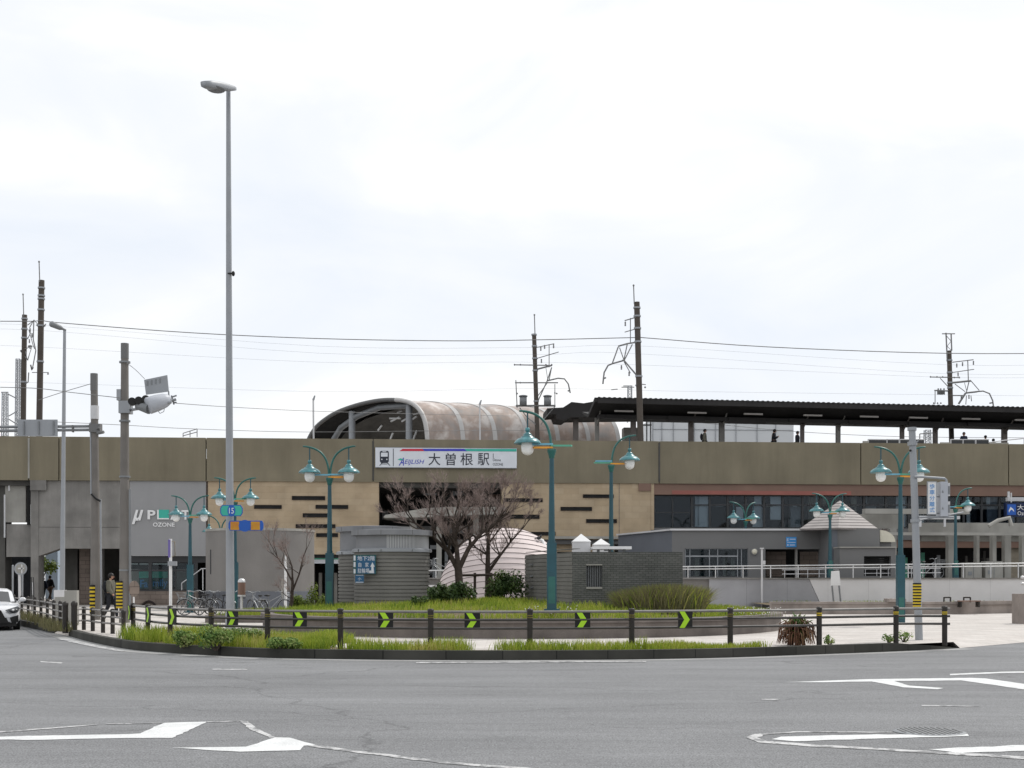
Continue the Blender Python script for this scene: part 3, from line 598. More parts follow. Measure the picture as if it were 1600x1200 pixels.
baretree('cherry_tree', 'slender dark bare tree with one long leaning side branch before the striped dome', b, H, .9, 9, .12, [
    {'pts': [(0, 0, -.02), (-.005, 0, .3), (0, 0, .55), (.0, 0, .68)], 'r': [1, .75, .5, .35], 'n': 4, 'L': .16, 'side': [((0, 0, .4), (-.8, -.1, .5)), ((0, 0, .5), (.6, .2, .7)), ((0, 0, .55), (-.5, .2, .9))]},
    {'pts': [(0, 0, .26), (.10, -.02, .40), (.2, -.02, .53), (.3, 0, .64)], 'r': [.5, .38, .28, .18], 'n': 2, 'L': .11}], 4)
b = Vector(((452-800)*47/FPX, 47, .3)); H = 3.1
baretree('young_tree', 'small bare tree with thin branches in front of the big grey cylinder', b, H, 1.0, 15, .085, [
    {'pts': [(0, 0, -.05), (.03, 0, .2), (.04, 0, .42)], 'r': [1, .8, .6], 'n': 1, 'L': .25},
    {'pts': [(.04, 0, .4), (-.04, 0, .55), (-.14, 0, .7)], 'r': [.45, .35, .25], 'n': 2, 'L': .2},
    {'pts': [(.04, 0, .3), (.12, 0, .5), (.16, 0, .68)], 'r': [.45, .35, .25], 'n': 2, 'L': .2}], 3)
# tree support frame
t = thing('tree_support', 'dark wooden support frame tied beside the slender tree', 'tree support', mz(745, 42.6))
for px in (742, 771):
    mb = MB(); a = mz(px, 42.6); mb.tube([a, Vector((a.x-.08*(1 if px > 760 else 0), a.y, P(px, 895, 42.6).z))], .045, 8); mb.build('post', 'bark', t)
mb = MB(); mb.tube([P(722, 899, 42.55), P(775, 898, 42.55)], .04, 8); mb.build('crossbar', 'bark', t)
# plaza grass and bed on the left of the planter, hedge balls
random.seed(77); bed = MB(); bl = [(-10.6, 44.2), (-6.6, 44.2), (-6.6, 52), (-10.6, 52)]
t = thing('planting_bed', 'low soil bed with a brown edge left of the vent towers', 'planter', (-8.6, 48, .14))
bed.box((-10.6, 44.2, .1), (-7.35, 44.4, .40)); bed.box((-10.6, 44.41, .1), (-10.4, 52, .40)); bed.build('edge', 'planter', t)
bs = MB(); bs.box((-10.39, 44.41, .1), (-6.6, 52, .36)); bs.build('soil', 'soil', t)
gb = MB(); blades(gb, [(random.uniform(-10.3, -6.8), random.uniform(44.5, 50), .36) for _ in range(2600)], .06, .26, .02, .6)
tag(gb.build('bed_grass', 'grass'), 'patchy grass in the low bed left of the vent towers', 'grass', kind='stuff')
for px, D, r, h, lab, sd_ in ((466, 50, .5, .62, 'clipped round bush nearest the big grey cylinder', 51), (499, 49, .55, .68, 'clipped round bush left of the teal lamp', 52)):
    clump(((px-800)*D/FPX, D, .3), (r, r, 1), h, 2600, .045, 'treeg', 'clipped_bush', lab, 'bush', seed=sd_, group='clipped bushes')
clump(((490-800)*47.5/FPX, 47.5, .35), (.28, .28, 1), 1.15, 260, .05, 'treeg', 'sapling', 'thin young leafy sapling between the two clipped bushes', 'sapling', seed=55)
# ------------------------------------------------------------------ railway viaduct
def vthing(name, label, cat, px, off, z=0, group=None):
    return thing(name, label, cat, VF @ Vector((vu(px, off), off, z)), TH, group)
ZT = vz(200, 683, 0); ZB = vz(200, 751, 0)
via = vthing('railway_viaduct', 'long olive painted concrete railway viaduct crossing the whole photo', 'viaduct', 300, 0)
J = [-420, 45, 92, 322, 583, 1030, 1345, 1576, 2000, 2500]
for a, b in zip(J, J[1:]):
    mb = MB(); g_ = .03
    ua, ub = vu(a, 0)+g_, vu(b, 0)-g_; mb.box((ua, 0, ZB), (ub, .3, ZT)); mb.box((ua, -.03, ZB), (ub, 0, ZB+.10)); mb.box((ua, .3, ZT-.6), (ub, .42, ZT-.03))
    mb.build('parapet', 'viad', via, VF)
mb = MB(); mb.box((vu(-420, 0), .31, 7.0), (vu(2500, 0), 19, 8.6)); mb.build('deck', 'dconc', via, VF)
for a, b in zip((45, 583, 1030), (46, 584, 1031)):
    mb = MB(); u = vu(a, 0); mb.box((u-.05, -.03, ZB+.1), (u+.05, .0, ZT-.1)); mb.build('joint_strip', 'conc2' if a == 45 else 'dconc', via, VF)
mb = MB(); mb.fb(47, 749, 72, 766, -.02, .9); mb.fb(48, 766, 60, 945, .1, 1.1); mb.build('pier', 'conc', via, VF)
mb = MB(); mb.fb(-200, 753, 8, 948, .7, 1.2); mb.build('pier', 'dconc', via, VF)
mb = MB(); mb.fb(8, 752, 40, 816, .6, .3); mb.build('panel', 'conc2', via, VF)
mb = MB(); z1, z0 = vz(60, 819, .55), vz(60, 870, .55)
mb.box((vu(10, .55), .55, z0), (vu(60, .55), 1.2, z1)); mb.build('beam', 'conc', via, VF)
u0, u1, u2 = vu(60, .12), vu(94, .12), vu(203, .12); zt_, za, zb_ = ZB-.005, vz(60, 869, .12), vz(100, 857, .12); zm_ = vz(100, 824, .12)
mb = MB(); mb.prismy([(u0, za), (u0, zm_), (u2, zm_), (u2, zb_), (u1, zb_)][::-1], .12, 1.0); mb.build('wall_panel', 'conc', via, VF)
mb = MB(); mb.box((u0, .15, zm_+.02), (u2, 1.0, zt_)); mb.build('wall_panel', 'conc', via, VF)
for px, y0, y1 in ((14.3, 752, 767), (7.3, 773, 840)):
    mb = MB(); u = vu(px, .4); mb.tube([Vector((u, .4, vz(px, y0, .4))), Vector((u, .4, vz(px, y1, .4)))], .05, 8); mb.build('drain_pipe', 'offwhite', via, VF)
mb = MB(); mb.fb(42, 755, 47, 820, .45, .1); mb.build('recess', 'dark', via, VF)
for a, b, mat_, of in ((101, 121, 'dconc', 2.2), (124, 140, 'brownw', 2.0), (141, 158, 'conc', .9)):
    mb = MB(); mb.fb(a, 855, b, 950, of, .8); mb.build('column', mat_, via, VF)
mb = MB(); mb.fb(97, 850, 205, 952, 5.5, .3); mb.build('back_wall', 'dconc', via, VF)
for px in (-350, 470, 940, 1250, 1560, 1850, 2200):
    mb = MB(); u = vu(px, 3); mb.box((u-.7, 3, 0), (u+.7, 5, 7.1)); mb.build('pier', 'conc', via, VF); mb = MB(); mb.box((u-.7, 13, 0), (u+.7, 15, 7.1)); mb.build('pier', 'conc', via, VF)
# little guard frame on the parapet
t = vthing('safety_rail', 'small thin guard frame on the parapet above the grey shop panel', 'railing', 298, .2, ZT); mb = MB()
for a, b in (((286, 683), (286, 677)), ((286, 677), (308, 670)), ((308, 670), (308, 683)), ((286, 681), (308, 675)), ((297, 673.5), (297, 683))):
    mb.tube([Vector((vu(p[0], .2), .2, vz(p[0], p[1], .2))) for p in (a, b)], .025, 5)
mb.build('frame', 'bracket', t, VF)
# ------------------------------------------------------------------ shopping arcade with the grey panel
ar = vthing('shop_arcade', 'grey panelled shop front under the viaduct with a brown stone base', 'shop', 262, .4)
mb = MB(); mb.fb(203, 751.6, 322, 868, .08, .7); mb.build('wall_panel', 'panel', ar, VF)
mb = MB(); mb.fb(203, 868.5, 321, 879, .5, .4); mb.build('soffit', 'frame', ar, VF)
mb = MB(); mb.fb(203, 923, 309, 952, .5, .5); mb.build('base_wall', 'brownw', ar, VF)
mb = MB(); mb.fb(203, 879, 321, 960, 3.4, .2); mb.build('interior', 'dark', ar, VF)
mb = MB(); [mb.fb(a, 889, b, 921, 2.6, .1) for a, b in ((204, 217), (275, 304))]; mb.build('interior_panel', 'conc2', ar, VF)
for a, b in ((203, 215), (218, 232), (239, 262)):
    mb = MB(); mb.fb(a, 880.3, b, 882, .62, .06); mb.build('lamp_tube', 'white', ar, VF)
wn = MB(); [wn.fb(a, 879, b, 923, .5, .08) for a, b in ((203, 204.2), (232, 237), (262, 266), (273, 275), (304, 309))]; wn.fb(203, 890, 309, 892.5, .49, .08); wn.fb(203, 921, 309, 923.5, .48, .1)
fr = wn.build('window', 'frame', ar, VF); mb = MB(); mb.fb(203, 880, 309, 922, .56, .01); mb.build('pane', 'glassd', fr, VF)
mb = MB(); mb.fb(217, 893, 265, 903, 1.2, .03, 0); mb.fb(217, 903, 265, 920, 1.2, .03, 1)
textmesh(mb, 'Fa', vu(219, 1.17), vu(231, 1.17), vz(225, 918, 1.17), vz(225, 906, 1.17), 1.17, mi=2, bold=.02)
textmesh(mb, 'mily', vu(239, 1.17), vu(262, 1.17), vz(250, 920, 1.17), vz(250, 905, 1.17), 1.17, mi=2, bold=.02)
mb.build('shop_banner', ['steal', 'pteal', 'lblue'], ar, VF)
# arch relief in the base
mb = MB(); ua, ub = vu(222, .46), vu(243, .46); uc, R_ = (ua+ub)/2, (ub-ua)/2; zc = vz(232, 950, .46)
mb.tube([Vector((uc+R_*math.cos(a*math.pi/12), .46, zc+R_*math.sin(a*math.pi/12))) for a in range(13)], .07, 6); mb.build('arch_trim', 'slot', ar, VF)
# arcade lettering
lt = MB(); f_ = .34
def vtext(mb, s, px0, px1, yt, yb, off, mi=0, **k): textmesh(mb, s, vu(px0, off), vu(px1, off), vz((px0+px1)/2, yb, off), vz((px0+px1)/2, yt, off), off, mi=mi, **k)
for s, a, b, y0, y1, sh in (('μ', 206, 224, 796.5, 819, .35), ('P', 230.5, 243, 797, 811.5, 0), ('A', 266, 281.5, 797, 812, 0), ('T', 283.5, 296, 797, 812, 0)):
    vtext(lt, s, a, b, y0, y1, .01, 0, bold=.03, shear=sh); vtext(lt, s, a+.3, b+.3, y0+.3, y1+.3, .04, 2, bold=.03, shear=sh)
vtext(lt, 'OZONE', 239, 273, 816.5, 823, .01, 0, bold=.02)
lt.fb(245.5, 796.5, 264, 811.5, .03, .03, 1); lt.fb(245.5, 796.5, 248, 811.5, .01, .018, 0); lt.fb(245.5, 809.5, 264, 811.5, .005, .018, 0)
tt = lt.build('wall_lettering', ['white', 'steal', 'mgrey'], None, VF, loc=VF @ Vector((vu(250, .03), .03, 5))); tag(tt, 'white raised lettering with a turquoise block on the grey panel', 'lettering')
# handrail of the arcade stair
t = vthing('stair_handrail', 'pale stair handrail beside the shop windows left of the big cylinder', 'handrail', 300, -.6)
def vline(mb, pts, off, r, n=6): mb.tube([Vector((vu(p[0], off), off, vz(p[0], p[1], off))) for p in pts], r, n)
mb = MB(); vline(mb, [(284, 922), (284, 911), (300, 900), (315, 888.5), (324, 888.5)], -.6, .03); mb.build('rail', 'offwhite', t, VF)
mb = MB(); vline(mb, [(317, 889), (317, 922)], -.6, .03); vline(mb, [(301, 900), (301, 930)], -.6, .03); mb.build('post', 'offwhite', t, VF)
# ------------------------------------------------------------------ station building
st = vthing('station_building', 'station front of beige stone walls, a dark entrance and a long glass band', 'station', 800, .4)
mb = MB(); mb.fb(322, 751.6, 592, 866, .08, .87); mb.build('stone_wall', 'stone', st, VF)
mb = MB(); mb.fb(784, 751.6, 1017, 843, .08, .87); mb.fb(784, 843, 960, 862, .8, .5); mb.fb(1017.3, 752.3, 1022, 828, .05, .8); mb.fb(1000, 843, 1022, 866, .8, .5); mb.build('stone_wall', 'stone', st, VF)
mb = MB(); mb.fb(322.2, 752.2, 324.5, 866, .05, .03); mb.build('corner_trim', 'slot', st, VF)
mb = MB(); mb.fb(967, 753, 968, 838, .07, .01); mb.build('panel_joint', 'brownw', st, VF)
mb = MB(); mb.fb(998, 752.5, 1017, 767, -.02, .1); mb.build('brown_box', 'brown', st, VF)
for a, b, c, d in ((456, 775, 508, 781.3), (397, 789, 440, 795), (493, 789, 544, 795), (473, 802, 513, 808.3), (462, 819, 524, 825), (494, 833, 528, 839),
                   (787, 778.5, 848, 784.3), (785, 804, 843, 810.5), (911, 772.5, 959, 778), (876, 792, 925, 798), (916, 811, 964, 817), (818, 831, 868, 836.5)):
    mb = MB(); mb.fb(a, b, c, b+.8, .02, .06); mb.fb(a, d-.8, c, d, .02, .06); mb.fb(a, b+.8, a+.8, d-.8, .02, .06); mb.fb(c-.8, b+.8, c, d-.8, .02, .06); mb.fb(a+.8, b+.8, c-.8, d-.8, .06, .01, 1)
    mb.build('slot_window', ['slot', 'dark'], st, VF)
mb = MB(); mb.fb(865, 838, 968, 842, -.1, .17); mb.build('ledge', 'conc2', st, VF)
mb = MB(); mb.fb(700, 843.5, 1000, 850, .3, .49); mb.build('ledge', 'bld', st, VF)
mb = MB(); mb.fb(592, 752, 784, 950, 7.5, .3); mb.fb(322, 866, 600, 950, 6, .3); mb.fb(592, 752, 592.5, 866, .9, 7); mb.build('entrance_back', 'dark', st, VF)
random.seed(4)
for i in range(26):
    a = random.uniform(594, 770); b = a+random.uniform(4, 22); c = random.uniform(756, 800); mb = MB(); mb.fb(a, c, b, c+random.uniform(3, 16), random.uniform(3.0, 6.5), .1); mb.build('interior_panel', random.choice(['conc', 'mgrey', 'dconc', 'brown', 'bld', 'dconc']), st, VF)
mb = MB(); o1 = -1.5
pp = [(599, 808), (602, 804.5), (664, 794), (700, 792), (790, 792), (790, 803), (700, 806), (664, 808), (602, 809)]
mb.prismy([(vu(a, o1), vz(a, b, o1)) for a, b in pp][::-1], o1, o1+3.5); mb.build('entrance_canopy', 'conc2', st, VF)
for a, b in ((640, 651), (682, 690), (740, 748)):
    mb = MB(); mb.fb(a, 806, b, 905, o1+1, .5); mb.build('entrance_column', 'conc2', st, VF)
mb = MB(); mb.fb(592, 822, 790, 833, 1.0, .5); mb.build('entrance_beam', 'bld', st, VF)
mb = MB(); mb.fb(672, 852, 705, 858, .6, .2); mb.fb(676, 872, 681, 905, .6, .2); mb.fb(695, 862, 700, 905, .6, .2); mb.build('entrance_frame', 'mgrey', st, VF)
# convenience stripe under the stone wall
mb = MB(); mb.fb(480, 866.5, 600, 872, .7, .2, 0); mb.fb(480, 872, 600, 874.3, .66, .2, 1); mb.fb(480, 874.3, 600, 880.5, .66, .2, 2); mb.build('shop_fascia', ['frame', 'green', 'signw'], st, VF)
mb = MB(); mb.fb(322, 866.5, 480, 950, .7, .2); mb.build('base_wall', 'brownw', st, VF)
mb = MB(); [mb.fb(a, 895, a+5, 945, 2.5, .3) for a in (498, 508, 522)]; mb.build('store_fitting', 'conc2', st, VF)
# glass band
mb = MB(); mb.fb(1022, 752.6, 1345, 773.5, .08, .87, 0); mb.fb(1345, 754.5, 1900, 775.5, .08, .87, 0); mb.fb(1050, 767, 1330, 773, .06, .02, 1); mb.build('fascia', ['brown', 'red'], st, VF)
mb = MB(); mb.fb(1020, 774, 1900, 830, 4.2, .2, 0); mb.build('interior', 'dark', st, VF)
mb = MB(); mb.fb(1022, 826, 1900, 835, .2, 3.7); mb.build('sill', 'bld', st, VF)
wpx = [1022, 1081, 1109, 1137, 1165, 1194, 1223, 1254, 1282, 1318, 1350, 1384, 1420, 1450, 1478, 1506, 1534, 1562, 1590, 1620, 1660, 1700, 1760, 1820, 1880]
random.seed(18)
for i, (a, b) in enumerate(zip(wpx, wpx[1:])):
    mb = MB(); mb.fb(a-1.6, 773.8, a+1.6, 826, .5, .1); mb.fb(a+1.6, 774, b-1.6, 775.5, .5, .1); mb.fb(a+1.6, 824, b-1.6, 825.8, .5, .1)
    if i: mb.fb(a+1.6, 788, b-1.6, 790, .5, .1)
    else: mb.fb(1050, 776, 1052, 826, .51, .09); mb.fb(1022, 800, 1078, 801.5, .51, .09)
    fr = mb.build('window', 'frame', st, VF); mb = MB(); mb.fb(a+1.6, 775.5, b-1.6, 824, .56, .01); mb.build('pane', 'glass', fr, VF)
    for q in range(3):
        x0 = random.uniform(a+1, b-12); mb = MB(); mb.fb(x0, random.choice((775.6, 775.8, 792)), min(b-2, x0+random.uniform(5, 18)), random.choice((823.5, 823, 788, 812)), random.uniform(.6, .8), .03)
        if i and i < 18: mb.build('curtain', random.choice(['curtain', 'white', 'curtain2', 'wblg', 'mgrey', 'dark', 'dark']), fr, VF)  # light and dark boards behind the pane imitate its reflections
# lower shop row on the raised plaza
mb = MB(); mb.fb(1300, 844, 1900, 856, .3, .5); mb.build('lower_fascia', 'brown', st, VF)
mb = MB(); mb.fb(1300, 835, 1900, 844, .2, .6); mb.build('lower_beam', 'bld', st, VF)
mb = MB(); mb.fb(1300, 856, 1900, 905, 2.2, .2); mb.build('shop_interior', 'dark', st, VF)
random.seed(9)
for i in range(16):
    a = random.uniform(1400, 1590); mb = MB(); mb.fb(a, random.uniform(860, 876), a+random.uniform(2, 7), 905, random.uniform(1, 2), .1); mb.build('shop_display', random.choice(['brown', 'dconc', 'green', 'curtain2', 'mgrey', 'dconc']), st, VF)
mb = MB(); mb.fb(1578, 856, 1592, 905, .6, .1); mb.build('door', 'curtain2', st, VF)
mb = MB(); mb.box((vu(700, 19), 18.7, 0), (vu(1900, 19), 19, 7)); mb.build('rear_wall', 'dconc', st, VF)
# ------------------------------------------------------------------ station name sign
o_ = -.18; sg_ = vthing('station_name_sign', 'long white station name sign with a train pictogram on the parapet', 'sign', 697, o_, vz(697, 730, o_))
mb = MB(); mb.fb(586.5, 700, 807.5, 730.5, o_, .16); mb.build('board', 'signw', sg_, VF)
mb = MB(); mb.fb(586, 699.3, 808, 700, o_-.01, .18); mb.fb(586, 730.5, 808, 731.3, o_-.01, .18); mb.build('edge_trim', 'mgrey', sg_, VF)
mb = MB(); pf = o_-.012
def vpoly(mb, pts, off, mi=0):
    P_ = [(vu(a, off), vz(a, b, off)) for a, b in pts]; ar = sum(P_[i][0]*P_[(i+1) % len(P_)][1]-P_[(i+1) % len(P_)][0]*P_[i][1] for i in range(len(P_)))
    if ar < 0: P_ = P_[::-1]
    mb.add([(u, off, z) for u, z in P_], [tuple(range(len(P_)))], mi)
vpoly(mb, [(624, 704.8), (629, 701.3), (660, 701.3), (663, 704.8)], pf, 0); vpoly(mb, [(663, 704.8), (660, 701.3), (725, 701.3), (730, 705)], pf, 1); vpoly(mb, [(730, 705), (725, 701.3), (807, 701.5), (807, 705.5)], pf, 2)
mb.build('colour_stripe', ['sred', 'sindigo', 'steal'], sg_, VF)
mb = MB(); vpoly(mb, [(614, 701), (615, 701), (615, 728.5), (614, 728.5)], pf)
vpoly(mb, [(595, 704.5), (606, 704.5), (607.5, 706), (607.5, 721), (605, 723.5), (596, 723.5), (593.5, 721), (593.5, 706)], pf, 0)
vpoly(mb, [(595.2, 707.3), (605.8, 707.3), (605.8, 713.5), (595.2, 713.5)], pf-.004, 1); vpoly(mb, [(597.5, 705.2), (603.5, 705.2), (603.5, 706.3), (597.5, 706.3)], pf-.004, 1)
for x in (596.6, 604.4): vpoly(mb, [(x-.9, 716.8), (x+.9, 716.8), (x+.9, 718.6), (x-.9, 718.6)], pf-.004, 1)
for a, b in (((596.5, 723), (592.5, 727.5)), ((604.5, 723), (608.5, 727.5))): vpoly(mb, [a, (a[0]+1.6, a[1]), (b[0]+1.3, b[1]), b], pf)
vpoly(mb, [(595.5, 724.6), (605.5, 724.6), (605.5, 725.5), (595.5, 725.5)], pf)
mb.build('train_pictogram', ['ink', 'signw'], sg_, VF)
mb = MB(); vtext(mb, '大', 669.5, 688, 708, 727, pf, bold=.004); vtext(mb, '曽', 696.5, 712, 708, 727, pf, bold=.004); vtext(mb, '根', 719.5, 739, 708, 727, pf, bold=.004); vtext(mb, '駅', 746.5, 764.5, 708, 727, pf, bold=.004)
mb.build('station_name', 'ink', sg_, VF)
mb = MB(); vtext(mb, 'A', 623, 631, 715, 727.5, pf, bold=.01, shear=.45); vtext(mb, 'EIJLISH', 632, 663, 718, 727, pf, bold=.0, shear=.3)
vpoly(mb, [(621, 718), (626, 716), (631, 718), (626, 719.5)], pf-.003, 1)
vtext(mb, 'Ozone', 770, 782.5, 716.5, 720.5, pf, 2); vtext(mb, 'OZONE', 770, 786, 723.5, 727.5, pf, 2); vpoly(mb, [(770.3, 708.5), (771, 708.5), (771, 716), (770.3, 716)], pf, 2)
mb.build('small_lettering', ['sindigo', 'steal', 'ink'], sg_, VF)
# navy sign at the right edge
o2 = -3.0; t = vthing('entrance_sign', 'navy blue station entrance sign at the right edge of the photo', 'sign', 1600, o2, vz(1600, 808, o2)); mb = MB(); mb.fb(1571.5, 785.5, 1660, 807.5, o2, .25); mb.build('board', 'navy', t, VF)
mb = MB(); mb.fb(1574, 788, 1587.5, 804.5, o2-.02, .02, 0)
vpoly(mb, [(1576, 798), (1579, 792), (1583, 795), (1585, 799), (1583.5, 799), (1581, 796), (1578, 798), (1577, 801)], o2-.03, 1)
mb.build('pictogram', ['sblue', 'signw'], t, VF)
mb = MB(); vtext(mb, '大曽根', 1589.5, 1622, 788.5, 797, o2-.01, bold=.004); vtext(mb, 'Ozone', 1590, 1611, 799, 805, o2-.01); mb.build('lettering', 'white', t, VF)
mb = MB(); vline(mb, [(1580, 785), (1580, 770)], o2+.1, .04); vline(mb, [(1640, 785), (1640, 770)], o2+.1, .04); mb.fb(1575, 777, 1660, 783, o2+1.0, .3); mb.fb(1575, 768, 1578, 783, o2+1.1, .1); mb.build('bracket', 'offwhite', t, VF)
# ------------------------------------------------------------------ platform, roofs, platform people
pf_ = vthing('station_platform', 'grey station platform behind the parapet', 'platform', 1300, 5.5, 8.6); mb = MB(); mb.box((vu(700, 4.2), 4.2, 8.6), (vu(2400, 4.2), 11.5, 9.45)); mb.build('slab', 'conc', pf_, VF)
rf = vthing('platform_roof', 'long dark butterfly roof over the near platform', 'platform roof', 1300, 5, 9.45)
z0r = vz(930, 621, 3.6); zA = vz(930, 629, 6.0); zv = z0r-1.75; ul, ur = vu(929, 3.6), vu(2300, 3.6)
slope_ = (z0r-vz(1600, 636.5, 3.6))/(vu(1600, 3.6)-ul)
class SB(MB):
    def build(s, *a, **k):
        s.v = [Vector((v.x, v.y, v.z-(slope_*(v.x-ul) if v.z > 11 else 0))) for v in s.v]; return MB.build(s, *a, **k)
mb = SB()
prof = [(3.6, z0r), (6.6, z0r-.62), (9.6, z0r-.1), (9.6, z0r-.25), (6.6, z0r-.85), (3.6, z0r-.26)]
vs = [(ul, o, z) for o, z in prof]+[(ur, o, z) for o, z in prof]; n = len(prof)
mb.add(vs, [tuple(range(n-1, -1, -1)), tuple(range(n, 2*n))]+[(i, (i+1) % n, n+(i+1) % n, n+i) for i in range(n)]); mb.build('roof_sheet', 'roofdark', rf, VF)
mb = SB(); mb.box((ul+.2, 3.55, z0r-.34), (ur, 3.75, z0r+.01)); nn_ = int((ur-ul)/.32)
for i in range(nn_): x = ul+.2+i*.32; mb.box((x, 3.50, z0r-.05), (x+.15, 3.549, z0r+.035))
mb.build('fascia', 'roofdark', rf, VF)
mb = SB(); mb.box((ul+.5, 5.4, z0r-1.02), (ur, 6.9, z0r-.80)); mb.build('gutter_beam', 'roofdark', rf, VF)
for i in range(16):
    x = ul+1+i*3.9; mb = SB(); mb.box((x, 5.3, z0r-1.04-.07*(i % 3)), (x+2.4, 5.39, z0r-.8)); mb.build('soffit_board', 'roofdark', rf, VF)
for px in (975, 1089, 1177, 1270, 1358, 1435, 1517, 1600, 1680):
    mb = SB(); u = vu(px, 4.6); mb.box((u-.6, 4.55, z0r-.72), (u+.6, 4.68, z0r-.62)); mb.build('lamp_tube', 'tubes', rf, VF)
for px, wpx_ in ((933, .13), (1080, .16), (1128, .17), (1254, .11), (1310, .13), (1410, .12), (1462, .13), (1570, .16), (1660, .14)):
    mb = SB(); u = vu(px, 6.3); mb.box((u-wpx_, 6.25, 9.45), (u+wpx_, 6.5, z0r-.9)); mb.tube([Vector((u, 6.3, z0r-1.4)), Vector((u+.05, 5.2, z0r-.6))], .05, 5); mb.build('column', 'pcol' if px not in (1128, 1310, 933) else 'conc', rf, VF)
# far platform roof whose end shows further left
rf2 = vthing('platform_roof', 'far platform roof with a folded end showing left of the near dark roof', 'platform roof', 900, 12.5, 9.45)
oo = 12.0; mb = MB(); pts = [(855, 638), (880, 636.5), (893, 628), (912, 630), (935, 626), (1050, 628), (1050, 650), (890, 652), (884, 656), (871, 655), (868, 647), (855, 648)]
mb.prismy([(vu(a, oo), vz(a, b, oo)) for a, b in pts][::-1], oo, oo+3.0); mb.build('roof_sheet', 'roofdark', rf2, VF)
for px, ww in ((900, .22), (990, .15)):
    mb = MB(); mb.fb(px-4, 650, px+4, 700, oo+1, .3); mb.build('column', 'pcol', rf2, VF)
# glazed balustrade of the platform on the right
t = vthing('platform_balustrade', 'low balustrade of dark panels on the parapet at the right', 'balustrade', 1420, .5, ZT)
for a, b in ((1357, 1386), (1386, 1405), (1406, 1425), (1426, 1444), (1486, 1504), (1505, 1524), (1525, 1545), (1601, 1640)):
    mb = MB(); mb.fb(a+.6, 687.5, b-.6, 696.5, .5, .04, 0); mb.fb(a-.6, 686, a+.6, 698, .48, .08, 1); mb.fb(a+.6, 686, b+.6, 687.4, .48, .08, 1); mb.build('panel', ['frame', 'offwhite'], t, VF)
mb = MB(); mb.fb(1349, 689, 1357, 699, .4, .15); mb.fb(1470, 691, 1485, 700, .4, .15); mb.fb(1546, 691.5, 1576, 700, .4, .15); mb.build('plinth', 'conc2', t, VF)
mb = MB(); vline(mb, [(1540, 692), (1570, 688), (1620, 683)], .6, .035); mb.build('rail', 'offwhite', t, VF)
# ------------------------------------------------------------------ arch shell over the tracks
P0 = Vector((-5.8, 88, 0)); phi = math.radians(50); B_ = Vector((-math.cos(math.radians(40)), math.sin(math.radians(40)), 0)); A_ = Vector((math.cos(math.radians(21)), math.sin(math.radians(21)), 0))
def onface(px, py):
    s = (px-800)/FPX; t_ = (s*P0.y-P0.x)/(B_.x-s*B_.y); q = P0+B_*t_; return Vector((q.x, q.y, EYE+(HOR-py)*q.y/FPX))
facepx = [(668, 690), (666.5, 672), (663, 655), (656, 641), (645, 631), (630, 626), (612, 624.5), (592, 625.5), (570, 629.5), (548, 635.5), (526, 644), (508, 655), (494, 667), (484, 682), (480, 692)]
FCE = [Vector(v) for v in smoothline([tuple(onface(*p)) for p in facepx], 3)]
sh = thing('platform_arch', 'weathered brown translucent barrel vault over the railway platform', 'arch roof', (P0.x, P0.y, 8.6)); 
def bay(L0, L1, g=0, dz=0):
    mb = MB(); n = len(FCE); vs = [p+A_*L0+Vector((0, 0, dz)) for p in FCE]+[p+A_*L1+Vector((0, 0, dz)) for p in FCE]
    cen = Vector((sum(p.x for p in FCE)/n, sum(p.y for p in FCE)/n, 8.6)); inn = [v+(cen+A_*((L0+L1)/2)-v).normalized()*.14 for v in vs]
    inn = [Vector((a.x, a.y, min(b.z, a.z))) for a, b in zip(inn, vs)]
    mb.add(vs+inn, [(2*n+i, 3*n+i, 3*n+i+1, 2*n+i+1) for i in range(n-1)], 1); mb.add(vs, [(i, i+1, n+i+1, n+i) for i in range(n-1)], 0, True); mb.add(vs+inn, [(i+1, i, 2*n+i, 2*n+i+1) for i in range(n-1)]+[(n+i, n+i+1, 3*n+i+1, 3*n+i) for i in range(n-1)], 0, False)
    return mb
mb = MB(); n = len(FCE)
LB = [0, 2.6, 5.0, 7.4, 9.8, 12.2, 14.6]
for i, (a, b) in enumerate(zip(LB, LB[1:])):
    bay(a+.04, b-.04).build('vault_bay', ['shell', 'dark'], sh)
    bay(b-.16, b+.16, dz=.04).build('rib', ['rib', 'dark'], sh)
er = MB(); er.tube(FCE[:18], .16, 8); er.build('end_frame', 'rib', sh); er = MB(); er.tube(FCE[17:], .14, 8); er.build('end_frame', 'bld', sh)
# inner dark lining with lamp and glint boards, posts
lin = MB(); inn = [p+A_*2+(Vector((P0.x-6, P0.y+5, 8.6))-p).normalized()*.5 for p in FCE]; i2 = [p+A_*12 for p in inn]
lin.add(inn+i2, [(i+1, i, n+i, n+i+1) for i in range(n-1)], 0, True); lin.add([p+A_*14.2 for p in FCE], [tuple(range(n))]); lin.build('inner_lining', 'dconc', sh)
for k_, (a, b) in enumerate((((555, 671), (561, 663)), ((575, 657), (588, 650)), ((592, 657), (600, 652)), ((573, 688), (578, 675)), ((606, 655), (615, 649)), ((609, 687), (615, 671)), ((645, 688), (651, 676)), ((639, 640), (652, 640)), ((641, 654), (660, 655)), ((610, 646), (620, 643)), ((573, 652), (590, 652)), ((585, 643), (592, 640)))):
    mb = MB(); mb.tube([onface(*a)+A_*1.7, onface(*b)+A_*1.7], .07, 5); mb.build('lamp_tube', 'white', sh)  # diffuse white boards stand for lamps and daylight glints
for px in (539.5, 628.5):
    q = onface(px, 690); q2 = onface(px, 632 if px > 600 else 642); mb = MB(); mb.tube([q+A_*.5, q2+A_*.5], .24, 8); mb.build('post', 'lgrey', sh)
